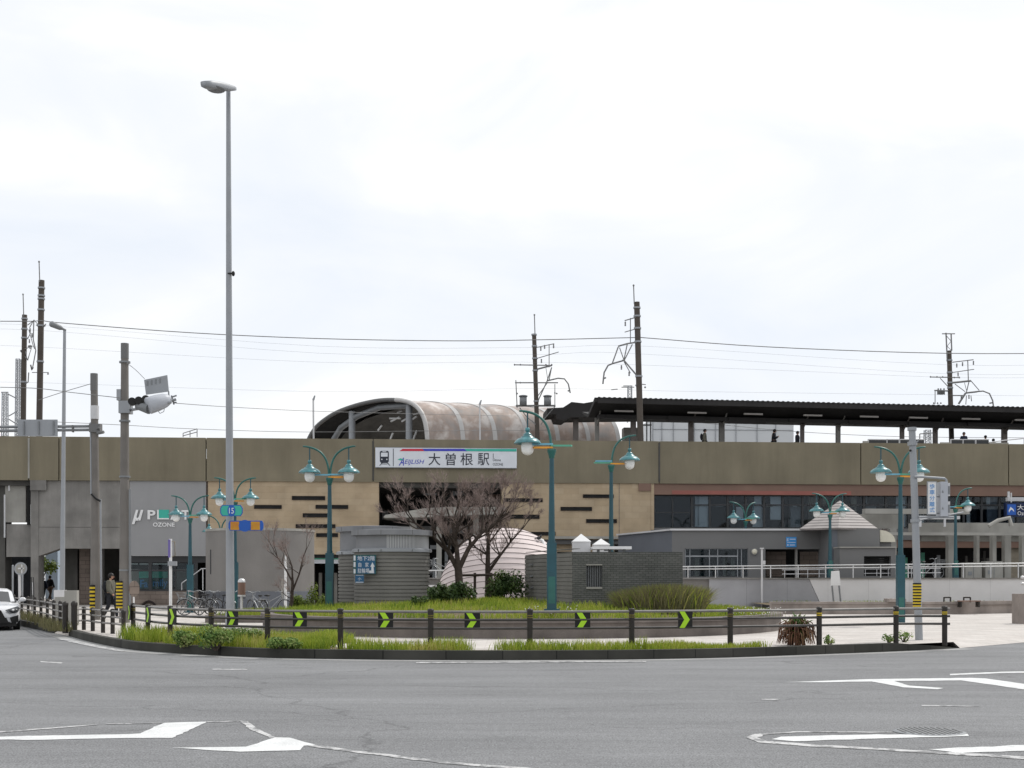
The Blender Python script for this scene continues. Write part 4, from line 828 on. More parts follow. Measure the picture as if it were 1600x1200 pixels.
mb = MB(); mb.tube([onface(508, 688)+A_*.6, onface(520, 668)+A_*.6, onface(545, 650)+A_*.6, onface(580, 636)+A_*.6, onface(628, 633)+A_*.6], .22, 6); mb.build('inner_frame', 'mgrey', sh)
# white buildings beyond the platform
t = vthing('white_building', 'pale clad building seen under the platform roof behind the standing people', 'building', 1130, 30)
mb = MB(); mb.fb(1018, 655, 1240, 905, 30, 8); mb.build('wall', 'wblg', t, VF)
for x in (1020, 1034, 1052, 1085, 1118, 1150, 1183, 1212):
    mb = MB(); mb.fb(x, 656, x+.7, 700, 29.9, .08); mb.build('panel_joint', 'lgrey', t, VF)
mb = MB(); mb.fb(1020, 671, 1239, 671.8, 29.95, .04); mb.build('panel_joint', 'lgrey', t, VF)
t = vthing('track_equipment', 'pale frame and cabinets standing beside the tracks left of the white building', 'equipment', 1010, 14, 8.6)
mb = MB()
for x in (1003, 1010, 1016): mb.fb(x, 655, x+1.6, 700, 14, .15)
mb.fb(1003, 663, 1018, 665, 14, .15); mb.build('frame', 'mgrey', t, VF)
mb = MB(); mb.fb(975, 668, 1000, 700, 14.5, 1); mb.build('cabinet', 'conc2', t, VF)
# far buildings and greenery seen through the underpass
def building(name, label, px0, yt, px1, D, mat, depth=8, win=None, yb=None):
    a, b = P(px0, yt, D), P(px1, yt, D); t = thing(name, label, 'building', ((a.x+b.x)/2, D, 0)); mb = MB(); mb.box((a.x, D, 0 if yb is None else P(0, yb, D).z), (b.x, D+depth, a.z)); mb.build('wall', mat, t)
    mb = MB(); mb.box((a.x-.1, D-.1, a.z), (b.x+.1, D+depth, a.z+.15)); mb.build('roof', 'conc', t)
    if win: 
        for q in win: mb = MB(); mb.wb(*q, D-.05, .04); mb.build('window', 'frame', t)
    return t
building('far_building', 'pale blue grey wall seen through the underpass beside the walking people', 71, 850, 90, 96, 'bluepanel')
building('dark_building', 'dark blue grey block behind the round road sign at the left', -300, 860, 54, 80, 'bld2', .6, [(20, 890, 22, 940)])
building('low_building', 'small pale block seen beyond the dark underpass at the left', 48, 872, 63, 104, 'wblg', 6, [(61, 880, 62.5, 905)])
random.seed(3)
def leaftree(name, label, base, H, R_, nl, ls, seed, mat='treeg', group=None):
    random.seed(seed); t = thing(name, label, 'tree', base, 0, group); b = Vector(base); mb = MB(); mb.tube([b, b+Vector((.1, 0, H*.35)), b+Vector((0, 0, H*.7))], [.16, .12, .05], 8)
    lob = []
    for i in range(9):
        a = random.uniform(0, 6.28); e_ = b+Vector((math.cos(a)*R_*random.uniform(.2, .7), math.sin(a)*R_*random.uniform(.2, .7), H*random.uniform(.45, .9))); lob.append((e_, R_*random.uniform(.3, .5))); mb.tube([b+Vector((0, 0, H*.35)), lerp(b+Vector((0, 0, H*.45)), e_, .5), e_], [.07, .04, .015], 5)
    mb.build('trunk', 'bark', t); mb = MB()
    for _ in range(nl):
        c, r = random.choice(lob); d = Vector((random.gauss(0, 1), random.gauss(0, 1), random.gauss(0, .8))).normalized()*r*random.uniform(.4, 1); p = c+d; s = ls*random.uniform(.6, 1.3)
        nn = (d+Vector((random.uniform(-r, r), random.uniform(-r, r), r*.5))).normalized(); a = nn.cross(Vector((.3, .5, .8))).normalized(); e_ = nn.cross(a); mb.add([p-a*s, p-e_*s*.6, p+a*s, p+e_*s*.6], [(0, 1, 2, 3)])
    mb.build('crown', mat, t); return t
leaftree('green_tree', 'bright green tree seen through the underpass left of the walking people', P(63, 938, 92)*1.0 if False else ((63-800)*92/FPX, 92, .1), 3.3, 1.5, 1800, .12, 61)
# ------------------------------------------------------------------ raised plaza, retaining wall
DW = 60.0
dkx0, dkx1 = (600-800)*DW/FPX, 62
rw = thing('retaining_wall', 'long pale panelled retaining wall of the raised plaza', 'wall', (10, DW, 0)); zt = EYE-.005
mb = MB(); mb.box((dkx0, DW+.35, .1), (dkx1, DW+13, zt-.03)); mb.build('terrace_fill', 'bld', rw)
mb = MB(); mb.box((dkx0, DW+.10, .1), (dkx1, DW+.345, zt)); mb.build('wall_face', 'cyl', rw)
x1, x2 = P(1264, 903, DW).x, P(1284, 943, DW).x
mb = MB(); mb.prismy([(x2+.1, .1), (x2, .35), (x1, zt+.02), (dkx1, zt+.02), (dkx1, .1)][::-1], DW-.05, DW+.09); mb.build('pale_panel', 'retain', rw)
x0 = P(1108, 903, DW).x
mb = MB(); mb.prismy([(x0, .1), (x0, zt+.02), (x1-.02, zt+.02), (x2-.02, .35), (x2+.08, .1)][::-1], DW-.04, DW+.09); mb.build('grey_panel', 'wallg', rw)  # shaded part of the wall in darker colour, cut along the shadow edge
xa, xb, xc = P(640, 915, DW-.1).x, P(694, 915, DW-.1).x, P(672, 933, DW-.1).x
mb = MB(); mb.prismy([(xa, .1), (xa, P(0, 914, DW).z), (xb, P(0, 914, DW).z), (xc, .5), (xc, .1)][::-1], DW-.1, DW+.08); mb.build('pale_panel', 'retain', rw)  # patch of sun on the wall, painted as a pale shape
mb = MB(); mb.box((dkx0, DW-.12, zt+.021), (dkx1, DW+.4, zt+.07)); mb.build('coping', 'conc', rw)
# railings
def railing(name, label, pxs, ytop, D, posts, rails, r=.028, mat='steel'):
    t = thing(name, label, 'railing', (P(pxs[0], 905, D).x, D, EYE)); zt2 = EYE+.07
    for ya, yb in rails: mb = MB(); mb.tube([P(pxs[0], ya, D), P(pxs[1], yb, D)], r, 6); mb.build('rail', mat, t)
    for px in posts: mb = MB(); a = P(px, lerp(ytop[0], ytop[1], (px-pxs[0])/(pxs[1]-pxs[0])), D); mb.tube([a, Vector((a.x, a.y, zt2))], r*.9, 6); mb.build('post', mat, t)
    return t
railing('plaza_railing', 'long pale metal railing along the raised plaza wall', (1058, 1720), (885.5, 879), DW+.2, list(range(1075, 1720, 43)), [(885.5, 879), (889.6, 883.5)], .03)
railing('plaza_railing', 'lower second railing behind the long plaza rail in front of the grey building', (1222, 1470), (890, 888), DW+1.4, list(range(1226, 1470, 18)), [(890.5, 888), (897, 895)], .018, 'offwhite')
railing('plaza_railing', 'short railing left of the striped dome beside the vent tower', (640, 705), (892, 892), DW+.2, (646, 662, 681, 699), [(892, 891)], .035)
# parked bicycles silhouettes behind that rail come later; raised plaza lamp post and thin post
t = thing('slim_post', 'tall pale post standing on the retaining wall before the glass doors', 'post', (P(1190.5, 905, DW-.3).x, DW-.3, .15)); mb = MB(); mb.tube([P(1190.5, 904, DW-.3)-Vector((0, 0, 1.5)), P(1190.5, 857, DW-.3)], .045, 8); mb.box(P(1189.6, 857.6, DW-.3)-Vector((.05, .1, 0)), P(1191.4, 856, DW-.3)+Vector((.05, .1, 0))); mb.build('shaft', 'offwhite', t)
mb = MB(); mb.wb(1192, 876, 1196, 882, DW-.3, .08); mb.wb(1191.3, 878, 1192, 879, DW-.3, .05); mb.build('box', 'offwhite', t)
# low planter wall in front
lw = thing('low_planter', 'long low brown stone planter in front of the pale retaining wall', 'planter', (14, 56, .1))
za_ = P(0, 944, 55).z; xl, xr = P(1205, 900, 55).x, P(1500, 900, 55).x
mb = MB(); mb.box((xl, 55, .1), (xr, 55.35, za_)); mb.box((xl-.0, 54.95, za_), (xr, 55.45, za_+.10)); mb.build('wall', 'planter2', lw)
q = P(1640, 900, 58); mb = MB(); dx = q.x-xr; L_ = math.hypot(dx, 3.0); mb.box((xr+.003, 55, .1), (xr+L_, 55.35, za_+.12), 0, math.atan2(3.0, dx), (xr, 55, 0)); mb.build('wall', 'planter2', lw)
mb = MB(); a = P(1380, 900, 55.5).x; mb.box((a, 54.7, za_+.101), (a+.75, 55.4, za_+.24)); mb.build('pier', 'planter2', lw)
mb = MB(); mb.add([(xl, 55.3, za_-.05), (xr+1, 55.5, za_-.05), (28, 59.9, za_-.02), (xl, 59.9, za_-.02)], [(0, 1, 2, 3)]); mb.build('soil', 'soil', lw)
random.seed(71); gb = MB(); pts = []
for i in range(1800):
    x = random.uniform(xl, 27); y = 58+random.uniform(0, 1.8)
    if noise.noise(Vector((x*.35, y*.3, 2))) > .02: pts.append((x, y, za_-.04))
blades(gb, pts, .05, .18, .03, .6); tag(gb.build('low_planter_grass', 'grass'), 'sparse grass in the low planter before the pale wall', 'grass', kind='stuff')
for k_, px in enumerate((1472, 1503)):
    t = thing('planter_frame', ('small dark square metal frame on the low planter, left of a pair', 'small dark square metal frame on the low planter, right of a pair')[k_], 'metal frame', P(px+10, 940, 55.2)); mb = MB(); D = 55.2
    for a, b in (((px+3, 941), (px+3, 933)), ((px+3, 933.4), (px+13, 933.4)), ((px+13, 933), (px+13, 941))): mb.tube([P(*a, D), P(*b, D)], .035, 5)
    mb.build('frame', 'post', t)
t = thing('wooden_bench', 'low brown slatted seat fixed on the planter wall at the right', 'bench', P(1515, 942, 54.9))
for i in range(4):
    mb = MB(); a, b = P(1497, 941.5, 54.6+i*.12), P(1533, 939, 54.6+i*.12); mb.box((a.x, a.y, za_+.12), (b.x, a.y+.09, za_+.16)); mb.build('slat', 'brown', t)
mb = MB(); [mb.box((P(x, 0, 54.7).x, 54.62, za_-.12), (P(x, 0, 54.7).x+.06, 55, za_+.118)) for x in (1500, 1528)]; mb.build('bracket', 'post', t)
t = thing('stone_pillar', 'brown stone pillar cut by the right edge of the photo', 'pillar', P(1607, 970, 43)); mb = MB(); q0, q1 = P(1592, 971, 43), P(1625, 928, 43); mb.box((q0.x, 43, .1), (q1.x, 43.6, q1.z)); mb.build('shaft', 'planter2', t)
for y in (902, 912): mb = MB(); mb.tube([P(1597, y, 43.3), P(1660, y, 43.3)], .05, 8); mb.ell(P(1597, y, 43.3), (.055, .055, .055)); mb.build('rail', 'steel', t)
mb = MB(); mb.tube([Vector((q1.x-.2, 43.3, q1.z)), P(1612, 900, 43.3)], .04, 8); mb.build('rail_post', 'steel', t)
# ------------------------------------------------------------------ buildings on the raised plaza
DG = 64.5
gb_ = thing('grey_building', 'low dark grey building with glass doors and a pale roof edge', 'building', (P(1170, 900, DG).x, DG, EYE))
za2 = P(0, 829, DG).z; xL, xR = P(1050, 0, DG).x, P(1300, 0, DG).x
def wallwith(mb, x0, x1, z0, z1, y, th, holes, mi=0):
    xs = sorted({x0, x1, *[h[0] for h in holes], *[h[1] for h in holes]})
    for a, b in zip(xs, xs[1:]):
        hs = [h for h in holes if h[0] <= a and h[1] >= b]; z = z0
        for h in sorted(hs, key=lambda h: h[2]):
            if h[2] > z: mb.box((a, y, z), (b, y+th, h[2]), mi)
            z = h[3]
        if z < z1: mb.box((a, y, z), (b, y+th, z1), mi)
h1 = (P(1070, 0, DG).x, P(1169, 0, DG).x, P(0, 901, DG).z, P(0, 857, DG).z); h2 = (P(1196, 0, DG).x, P(1281, 0, DG).x, EYE-.02, P(0, 858, DG).z)
mb = MB(); wallwith(mb, xL, xR, EYE-.02, za2, DG, .3, [h1, h2]); mb.build('wall', 'bld', gb_)
mb = MB(); xQ, yQ = P(966, 0, 72).x, 72.0; za3 = P(0, 829, DG).z
d_ = Vector((xL-xQ, DG-yQ, 0)); L_ = d_.length; tmp = MB().box((0, 0, EYE-.02), (L_, .3, za3)); tmp.tf(Matrix.Translation((xQ, yQ, 0)) @ Matrix.Rotation(math.atan2(d_.y, d_.x), 4, 'Z')); tmp.build('side_wall', 'bld2', gb_)
mb = MB(); mb.box((xL-.1, DG-.12, za2), (xR, DG+.5, za2+.09)); tmp = MB().box((0, -.12, za3+.002), (L_, .4, za3+.088)); tmp.tf(Matrix.Translation((xQ, yQ, 0)) @ Matrix.Rotation(math.atan2(d_.y, d_.x), 4, 'Z')); mb.add(tmp.v, tmp.f); mb.build('roof_edge', 'offwhite', gb_)
mb = MB(); mb.prism([(xL+.05, DG+.31), (xR-.05, DG+.31), (xR-.05, 73), (xQ+.3, 73)], za2-.2, za2-.05); mb.build('roof', 'bld', gb_)
mb = MB(); mb.box((xL, DG+3, EYE), (xR, DG+3.1, za2-.21)); mb.build('interior', 'dark', gb_)
w1 = MB(); 
for x in (1070.5, 1077.5, 1108, 1121, 1152, 1158, 1168): w1.wb(x, 857, x+1.0, 901, DG+.1, .08)
w1.wb(1070, 868, 1152, 870, DG+.11, .06); w1.wb(1070, 857, 1169, 858, DG+.11, .06); fr = w1.build('glass_doors', 'lgrey', gb_)
mb = MB(); mb.wb(1071, 857.5, 1168.5, 900.5, DG+.15, .01); mb.build('pane', 'glassd', fr)
mb = MB(); mb.wb(1197, 862, 1228, 901, DG+1.6, .1); mb.build('inner_wall', 'brownw', gb_); mb = MB(); mb.wb(1250, 862, 1281, 901, DG+1.9, .1); mb.build('inner_wall', 'brownw', gb_)
mb = MB(); mb.wb(1243, 858, 1246, 903, DG+.1, .2); mb.build('door_post', 'conc', gb_)
for px in (1086, 1130, 1142): mb = MB(); mb.wb(px, 872, px+6, 900, DG+1.2, .3); mb.build('counter', 'conc', gb_)
for px, py, r in ((1179, 862, .145), (1289.5, 862, .125)):
    t = thing('wall_lamp', 'round cream wall lamp beside the glass doors' if px < 1200 else 'round grey wall lamp right of the wide doorway', 'wall lamp', P(px, py, DG-.1)); mb = MB(); c = P(px, py, DG-.1); mb.ell((c.x, c.y, c.z), (r, .10, r), n=20); mb.build('globe', 'cream' if px < 1200 else 'conc2', t)
    mb = MB(); mb.tube([(c.x, DG-.06, c.z), (c.x, DG, c.z)], r+.03, 20); mb.build('ring', 'mgrey', t)
t = thing('blue_sign', 'small light blue information sign on the grey building above the doorway', 'sign', P(1236.5, 855, DG-.05)); mb = MB(); mb.wb(1228.5, 839, 1244.5, 855, DG-.05, .04); mb.build('board', 'lblue', t)
mb = MB(); D = DG-.055
def wtext(mb, s, a, b, y0, y1, D, mi=0, **k): p, q = P(a, y1, D), P(b, y0, D); textmesh(mb, s, p.x, q.x, p.z, q.z, D, mi=mi, **k)
wtext(mb, 'E', 1229.5, 1232.5, 841.5, 845.5, D); mb.wb(1234, 842, 1243, 843, D, .004); mb.wb(1230, 847.3, 1243, 848, D, .004); mb.wb(1234, 851, 1242, 852.2, D, .004); mb.wb(1230, 850.5, 1232, 852.5, D, .004); mb.build('lettering', 'signw', t)
# pyramid roofed building
DPY = 62.5; t = thing('pyramid_building', 'square grey block with a banded pinkish pyramid roof', 'building', (P(1330, 905, DPY).x, DPY, EYE))
xa, xb = P(1297, 0, DPY).x, P(1374.5, 0, DPY).x; ze = P(0, 825, DPY).z; wd = xb-xa
mb = MB(); mb.box((xa, DPY, EYE-.02), (xb, DPY+wd, ze-.02)); mb.build('wall', 'bld', t)
mb = MB(); mb.wb(1300, 826, 1308.5, 903, DPY-.05, .045); mb.build('corner_panel', 'bld2', t)
ap = P(1312.5, 782, DPY+2.0); e0x, e1x = P(1252, 0, DPY+.6).x, P(1377, 0, DPY-.3).x; n = 10
c0 = [Vector((e0x, DPY+.9, ze)), Vector((P(1310, 0, DPY-.35).x, DPY-.35, ze)), Vector((e1x, DPY+.4, ze)), Vector((e1x-.4, DPY+wd, ze)), Vector((e0x+.6, DPY+wd, ze))]
ap = Vector((ap.x, ap.y, ap.z)); rf_ = MB()
for i in range(n):
    t0, t1 = i/n, (i+1)/n
    lo = [lerp(c, ap, t0) for c in c0]; hi = [lerp(c, ap, t1) for c in c0]; lift = Vector((0, 0, .0)); out_ = [l_+(l_-Vector((ap.x, ap.y, l_.z))).normalized()*.03 for l_ in lo]
    lo2 = [v+Vector((0, 0, .0)) for v in out_]; hi2 = [h_+Vector((0, 0, -.006)) for h_ in hi]
    k_ = len(c0); rf_.add(lo2+hi2+lo, [(j, (j+1) % k_, k_+(j+1) % k_, k_+j) for j in range(k_)], 0); rf_.add(lo2+[v-Vector((0, 0, .02)) for v in lo2], [((j+1) % k_, j, k_+j, k_+(j+1) % k_) for j in range(k_)], 1)
rf_.prism([(v.x, v.y) for v in c0], ze-.07, ze-.015, 0)
rf_.build('roof', ['slate', 'seam'], t)
t = thing('shutter_block', 'low grey block with a dark shutter right of the pyramid roofed building', 'building', (P(1360, 905, DPY-1.2).x, DPY-1.2, EYE)); D = DPY-1.2
mb = MB(); hs = (P(1350, 0, D).x, P(1392, 0, D).x, P(0, 900, D).z, P(0, 869, D).z); wallwith(mb, P(1312, 0, D).x, P(1399, 0, D).x, EYE-.02, P(0, 856, D).z, D, 1.15, [hs]); mb.build('wall', 'bld', t)
mb = MB(); mb.box((P(1311, 0, D).x, D-.1, P(0, 856, D).z), (P(1400, 0, D).x, DPY-.1, P(0, 854.3, D).z)); mb.build('roof_edge', 'conc2', t)
mb = MB(); x0_, x1_, z0_, z1_ = hs
for i in range(9): a = lerp(z0_, z1_, i/9); mb.box((x0_, D+.3-.0, a), (x1_, D+.36, lerp(z0_, z1_, (i+.85)/9)))
mb.build('shutter', 'dark', t)
t = thing('curved_hood', 'glossy cream quarter round hood beside the pyramid roofed building', 'hood', (P(1376, 850, DPY+.3).x, DPY+.3, EYE)); mb = MB(); x0_ = P(1375.3, 0, DPY+.3).x; zb2 = P(0, 846.5, DPY).z; R_ = P(1402, 0, DPY).x-x0_; hh = P(0, 828, DPY).z-zb2
pr = [(x0_+R_*math.sin(a*math.pi/24), zb2+hh*math.cos(a*math.pi/24)) for a in range(13)]+[(x0_, zb2)]; mb.prismy(pr[::-1] if False else pr, DPY+.3, DPY+3); mb.build('shell', 'cream', t)
mb = MB(); mb.box((x0_, DPY+.5, EYE), (x0_+R_*.8, DPY+3, zb2-.01)); mb.build('base', 'bld', t)
# covered walkway at the right
cw = vthing('covered_walkway', 'pale concrete covered walkway with thick beams at the right', 'walkway', 1480, -6, EYE); o3 = -6.0
for a, b, c, d, of, th in ((1352, 795, 1515, 803, o3, .5), (1345, 803.5, 1412, 826, o3+1.0, .4), (1432, 817, 1640, 834, o3+1.6, 1.2), (1385, 832, 1640, 836.5, o3-.6, .3), (1440, 837, 1640, 846, o3+2.4, .3)):
    mb = MB(); mb.fb(a, b, c, d, of, th); mb.build('beam', 'conc2', cw, VF)
mb = MB(); mb.fb(1436, 806, 1500, 811, o3-.2, .6); mb.fb(1436, 811, 1440, 823, o3-.2, .1); mb.fb(1475, 811, 1478, 823, o3-.2, .1); mb.build('high_frame', 'offwhite', cw, VF)
mb = MB(); vline(mb, [(1545, 822), (1560, 813), (1577, 809), (1580, 822)], o3-.4, .12, 6); mb.build('curved_pipe', 'conc2', cw, VF)
for a, b in ((1391, 1401), (1482, 1493), (1526, 1530.5), (1551, 1557), (1570, 1580), (1597, 1612)):
    mb = MB(); mb.fb(a, 826 if a < 1420 else 834.5, b, 905, o3+.1+.1*(a % 3), .4); mb.build('column', 'conc2', cw, VF)
mb = MB(); mb.fb(1378, 812, 1398, 832, o3+1.5, .2); mb.build('pink_panel', 'dome', cw, VF)
for k_, (a, b, y) in enumerate(((1509, 1534, 879), (1540, 1567, 877))):
    t = vthing('grey_cabinet', ('smaller pale grey utility cabinet behind the plaza railing', 'wider pale grey utility cabinet at the right behind the plaza railing')[k_], 'cabinet', (a+b)/2, -7.5, EYE); mb = MB(); mb.fb(a, y, b, 904, -7.5, .6); mb.build('body', 'conc2', t, VF); mb = MB(); mb.fb((a+b)/2-.3, y+1, (a+b)/2+.3, 903, -7.52, .015); mb.fb(a+4, y+14, a+10, y+20, -7.52, .015); mb.build('door_seam', 'mgrey', t, VF)
# parked things behind railing
# ------------------------------------------------------------------ striped dome
DD = 52.0; c = P(790, 905, DD); c.z = .1; dm = thing('striped_dome', 'pale pinkish ribbed dome with dark curved seams behind the bare trees', 'dome', c); R0 = 2.85; Hd = P(0, 822, DD).z-.1
mb = MB(); n = 15; sm = MB(); Rt = Matrix.Translation(c) @ Matrix.Rotation(math.radians(-16), 4, 'X')
for i in range(-3, n):
    t0, t1 = i/n, (i+1)/n
    r0_, r1_ = R0*(1-abs(t0)**2.3)**.5 if t0 < 1 else 0.001, R0*max(1e-6, 1-abs(t1)**2.3)**.5
    z0_, z1_ = Hd*t0, Hd*t1; q = MB().lathe([(r0_+.022, z0_+.012), (r1_+.0, z1_+.006)], n=56, smooth=True).tf(Rt); mb.add(q.v, q.f, 0, True)
    q = MB().lathe([(r0_-.004, z0_-.0), (r0_+.024, z0_+.014)], n=56).tf(Rt); sm.add(q.v, q.f, 0, True)
mb.build('shell', 'dome', dm); sm.build('seam', 'seam', dm)
mb = MB(); mb.tube([P(838, 843, DD-.5), P(846, 845, DD-.5), P(856, 868, DD-.5), P(862, 900, DD-.5)], [.10, .12, .12, .12], 6); mb.build('edge_beam', 'white', dm)
# ------------------------------------------------------------------ vent towers, cylinders, tiled block
def venttower(name, label, pxc, D, r, ztop, zband0, zband1, zb, sign=True):
    c = Vector(((pxc-800)*D/FPX, D, zb)); t = thing(name, label, 'vent tower', c); c0 = Vector((c.x, c.y, 0)); n = 56
    mb = MB(); prof = []; z = zb-.3; 
    while z < zband0-.02: prof += [(r, z), (r, min(z+.085, zband0-.01)), (r-.035, min(z+.09, zband0-.008)), (r-.035, min(z+.118, zband0-.005))]; z += .119
    mb.lathe(prof, c0, n, 0, False); mb.build('grooved_body', 'louv', t)
    mb = MB(); mb.lathe([(r-.1, zband0), (r+.07, zband0), (r+.07, zband0+.09), (r-.02, zband0+.12)], c0, n, 0, False); mb.build('band', 'lgrey', t)
    mb = MB(); mb.lathe([(r-.06, zband0+.12), (r-.06, zband1)], c0, n, 0, True); mb.build('upper_body', 'vmetal', t)
    if sign: mb = MB(); mb.lathe([(r-.054, zband0+.13), (r-.054, zband1-.01)], c0, 40, 0, True, math.radians(-92), math.radians(8)); mb.build('louvre_gap', 'mgrey', t)
    mb = MB()
    for i in range(40):
        a = math.radians(-92+i*2.5); p = c0+Vector((math.cos(a)*(r-.04), math.sin(a)*(r-.04), 0)); mb.box((p.x-.010, p.y-.008, zband0+.12), (p.x+.010, p.y+.008, zband1))
    if sign: mb.build('louvre_fins', 'offwhite', t)
    mb = MB(); mb.lathe([(r-.1, zband1), (r+.09, zband1), (r+.09, ztop), (r-.2, ztop+.02), (.01, ztop+.03)], c0, n, 0, False); mb.build('cap', 'vmetal', t)
    mb = MB()
    for a in (-100, -55, -140, -15): 
        p = c0+Vector((math.cos(math.radians(a))*(r+.085), math.sin(math.radians(a))*(r+.085), 0)); mb.box((p.x-.008, p.y-.01, zband1+.01), (p.x+.008, p.y+.008, ztop-.01)); mb.box((p.x-.008, p.y-.01, zband0+.01), (p.x+.008, p.y+.03, zband0+.08))
    mb.build('cap_joint', 'bld', t); return t, c0
D = 40.0; f_ = D/FPX; Z = lambda y: EYE+(HOR-y)*f_
vt, vc = venttower('vent_tower', 'grooved grey cylindrical vent tower with a blue direction sign', 612.5, 41.2, 1.21, P(0, 827, 40).z, P(0, 862, 40).z, P(0, 835.5, 40).z, mound(-3.7, 40.8))
venttower('vent_tower', 'second grooved cylindrical tower half hidden behind the one with the blue sign', 584, 43.6, 1.20, P(0, 822, 42.5).z, P(0, 866, 42.5).z, P(0, 830, 42.5).z, mound(-4.6, 43.4), False)
# square corner wing carrying the sign on the vent tower
D = 39.95; t = thing('direction_sign', 'blue direction sign with white Japanese characters and an up arrow on the vent tower', 'sign', P(569, 898, D))
mb = MB(); mb.wb(552, 867, 587.5, 897, D, .05, 0); mb.wb(557, 869, 586, 896, D-.006, .004, 1); mb.build('board', ['pteal', 'pblue'], t); mb = MB(); mb.wb(552.5, 868, 555.5, 876, D-.004, .003); mb.wb(552.5, 878, 555.5, 886, D-.004, .003); mb.wb(552.5, 889, 555.5, 896, D-.004, .003); 
wtext(mb, '地下2階', 558.5, 585.5, 868.5, 876, D-.012, bold=.004); wtext(mb, '自', 560, 564.5, 879, 886, D-.012, bold=.004); wtext(mb, '家', 570.5, 576, 879, 886, D-.012, bold=.004); wtext(mb, '駐輪場', 559, 577, 888, 895.5, D-.012, bold=.004)
for pl_ in ([(582, 878.5), (585.5, 885.5), (578.5, 885.5)], [(580.3, 885.5), (583.7, 885.5), (584.5, 895.5), (580, 895.5)], [(577, 891.5), (580, 891.5), (580, 895.5), (577, 895.5)]): 
    q = [P(a, b, D-.012) for a, b in pl_]; q = q[::-1]; mb.add(q, [tuple(range(len(q)))])
mb.build('lettering', 'signw', t)
t = thing('direction_sign', 'smaller blue notice just below the large direction sign', 'sign', P(562, 912, D)); mb = MB(); mb.wb(555, 898, 568.5, 911, D, .04); mb.build('board', 'pblue', t); mb = MB(); wtext(mb, '小', 559, 564.5, 902, 907, D-.006); mb.wb(555.8, 909.2, 568, 910.2, D-.006, .004); mb.wb(556, 898.6, 568, 899.2, D-.006, .004); mb.build('lettering', 'signw', t)
mb = MB(); q = P(562, 0, 40); mb.box((q.x-.1, 40.01, 1.95), (q.x+.3, 40.5, 2.3)); mb.build('bracket', 'pteal', t)
# big plain cylinder
c = Vector(((407-800)*64.5/FPX, 64.5, .1)); t = thing('round_stair_tower', 'big plain grey cylindrical stair tower left of the vent towers', 'tower', c); zt4 = P(0, 825.5, 62).z; R_ = 2.68
mb = MB(); mb.lathe([(R_, 0), (R_, zt4-.1)], c, 80); mb.build('wall', 'cyl', t); mb = MB(); mb.lathe([(R_-.1, zt4-.2), (R_+.03, zt4-.2), (R_+.03, zt4-.08), (R_-.25, zt4-.08), (R_-.25, zt4-1)], c, 80, 0, False); mb.build('coping', 'conc2', t)
mb = MB(); q = c+Vector((math.cos(math.radians(218))*(R_+.005), math.sin(math.radians(218))*(R_+.005), 0)); mb.box((q.x-.03, q.y-.02, 1.9), (q.x+.03, q.y+.05, 3.1)); mb.build('slit_window', 'frame', t)
mb = MB(); mb.lathe([(R_+.04, .0), (R_+.04, .95), (R_, .96)], c, 80, 0, False); mb.build('dark_base', 'bld2', t)
# tiled block with corner
Dn = 37.0; Nc = P(894, 862.5, Dn); zt5 = Nc.z; zb5 = .5; Dl = 42.0; Lc = P(820, 0, Dl); Rc = P(1056, 0, Dn)
tb = thing('tiled_block', 'low grey tiled block with a barred window and white caps on its roof', 'building', (P(940, 0, Dn).x, Dn, zb5))
hw = (P(916, 0, Dn).x, P(941, 0, Dn).x, P(0, 917, Dn).z, P(0, 883.5, Dn).z)
mb = MB(); wallwith(mb, Nc.x, Rc.x, zb5, zt5, Dn, .25, [hw]); mb.build('front_wall', 'tile', tb)
d_ = Vector((Nc.x-Lc.x, Dn-Dl, 0)); L_ = d_.length; mb = MB(); z = zb5
while z < zt5-.01: mb.box((0, 0, z), (L_-.01, .25, min(z+.105, zt5-.0))); mb.box((.0, .03, z+.1051), (L_-.01, .25, z+.1199)); z += .12
mb.tf(Matrix.Translation((Lc.x, Lc.y, 0)) @ Matrix.Rotation(math.atan2(d_.y, d_.x), 4, 'Z')); mb.build('side_wall', 'louv', tb)
mb = MB(); mb.prism([(Nc.x+.1, Dn+.26), (Rc.x, Dn+.26), (Rc.x, Dl+1), (Lc.x+.2, Dl+1)], zt5-.12, zt5-.04); mb.build('roof', 'conc', tb)
mb = MB(); mb.box((Rc.x-.0, Dn, zb5), (Rc.x+.2, Dl+1, zt5)); mb.build('side_wall', 'tile', tb)
wm = MB(); x0_, x1_, z0_, z1_ = hw; wm.box((x0_, Dn-.04, z0_-.06), (x1_, Dn+.2, z0_)); wm.box((x0_, Dn-.02, z1_), (x1_, Dn+.1, z1_+.04)); wf = wm.build('window', 'conc2', tb)
mb = MB(); mb.box((x0_, Dn+.2, z0_), (x1_, Dn+.22, z1_)); mb.build('pane', 'frame', wf)
mb = MB(); [mb.box((lerp(x0_, x1_, (i+.3)/9), Dn+.08, z0_), (lerp(x0_, x1_, (i+.6)/9), Dn+.11, z1_)) for i in range(9)]; mb.build('bars', 'mgrey', wf)
for y in (882, 900, 917.5, 937):
    mb = MB(); p = P(833, y, 41.4); tmp = MB().box((.75, -.05, p.z-.03), (1.0, -.01, p.z+.02)); tmp.tf(Matrix.Translation((Lc.x, Lc.y, 0)) @ Matrix.Rotation(math.atan2(d_.y, d_.x), 4, 'Z')); tmp.build('bracket', 'mgrey', tb)
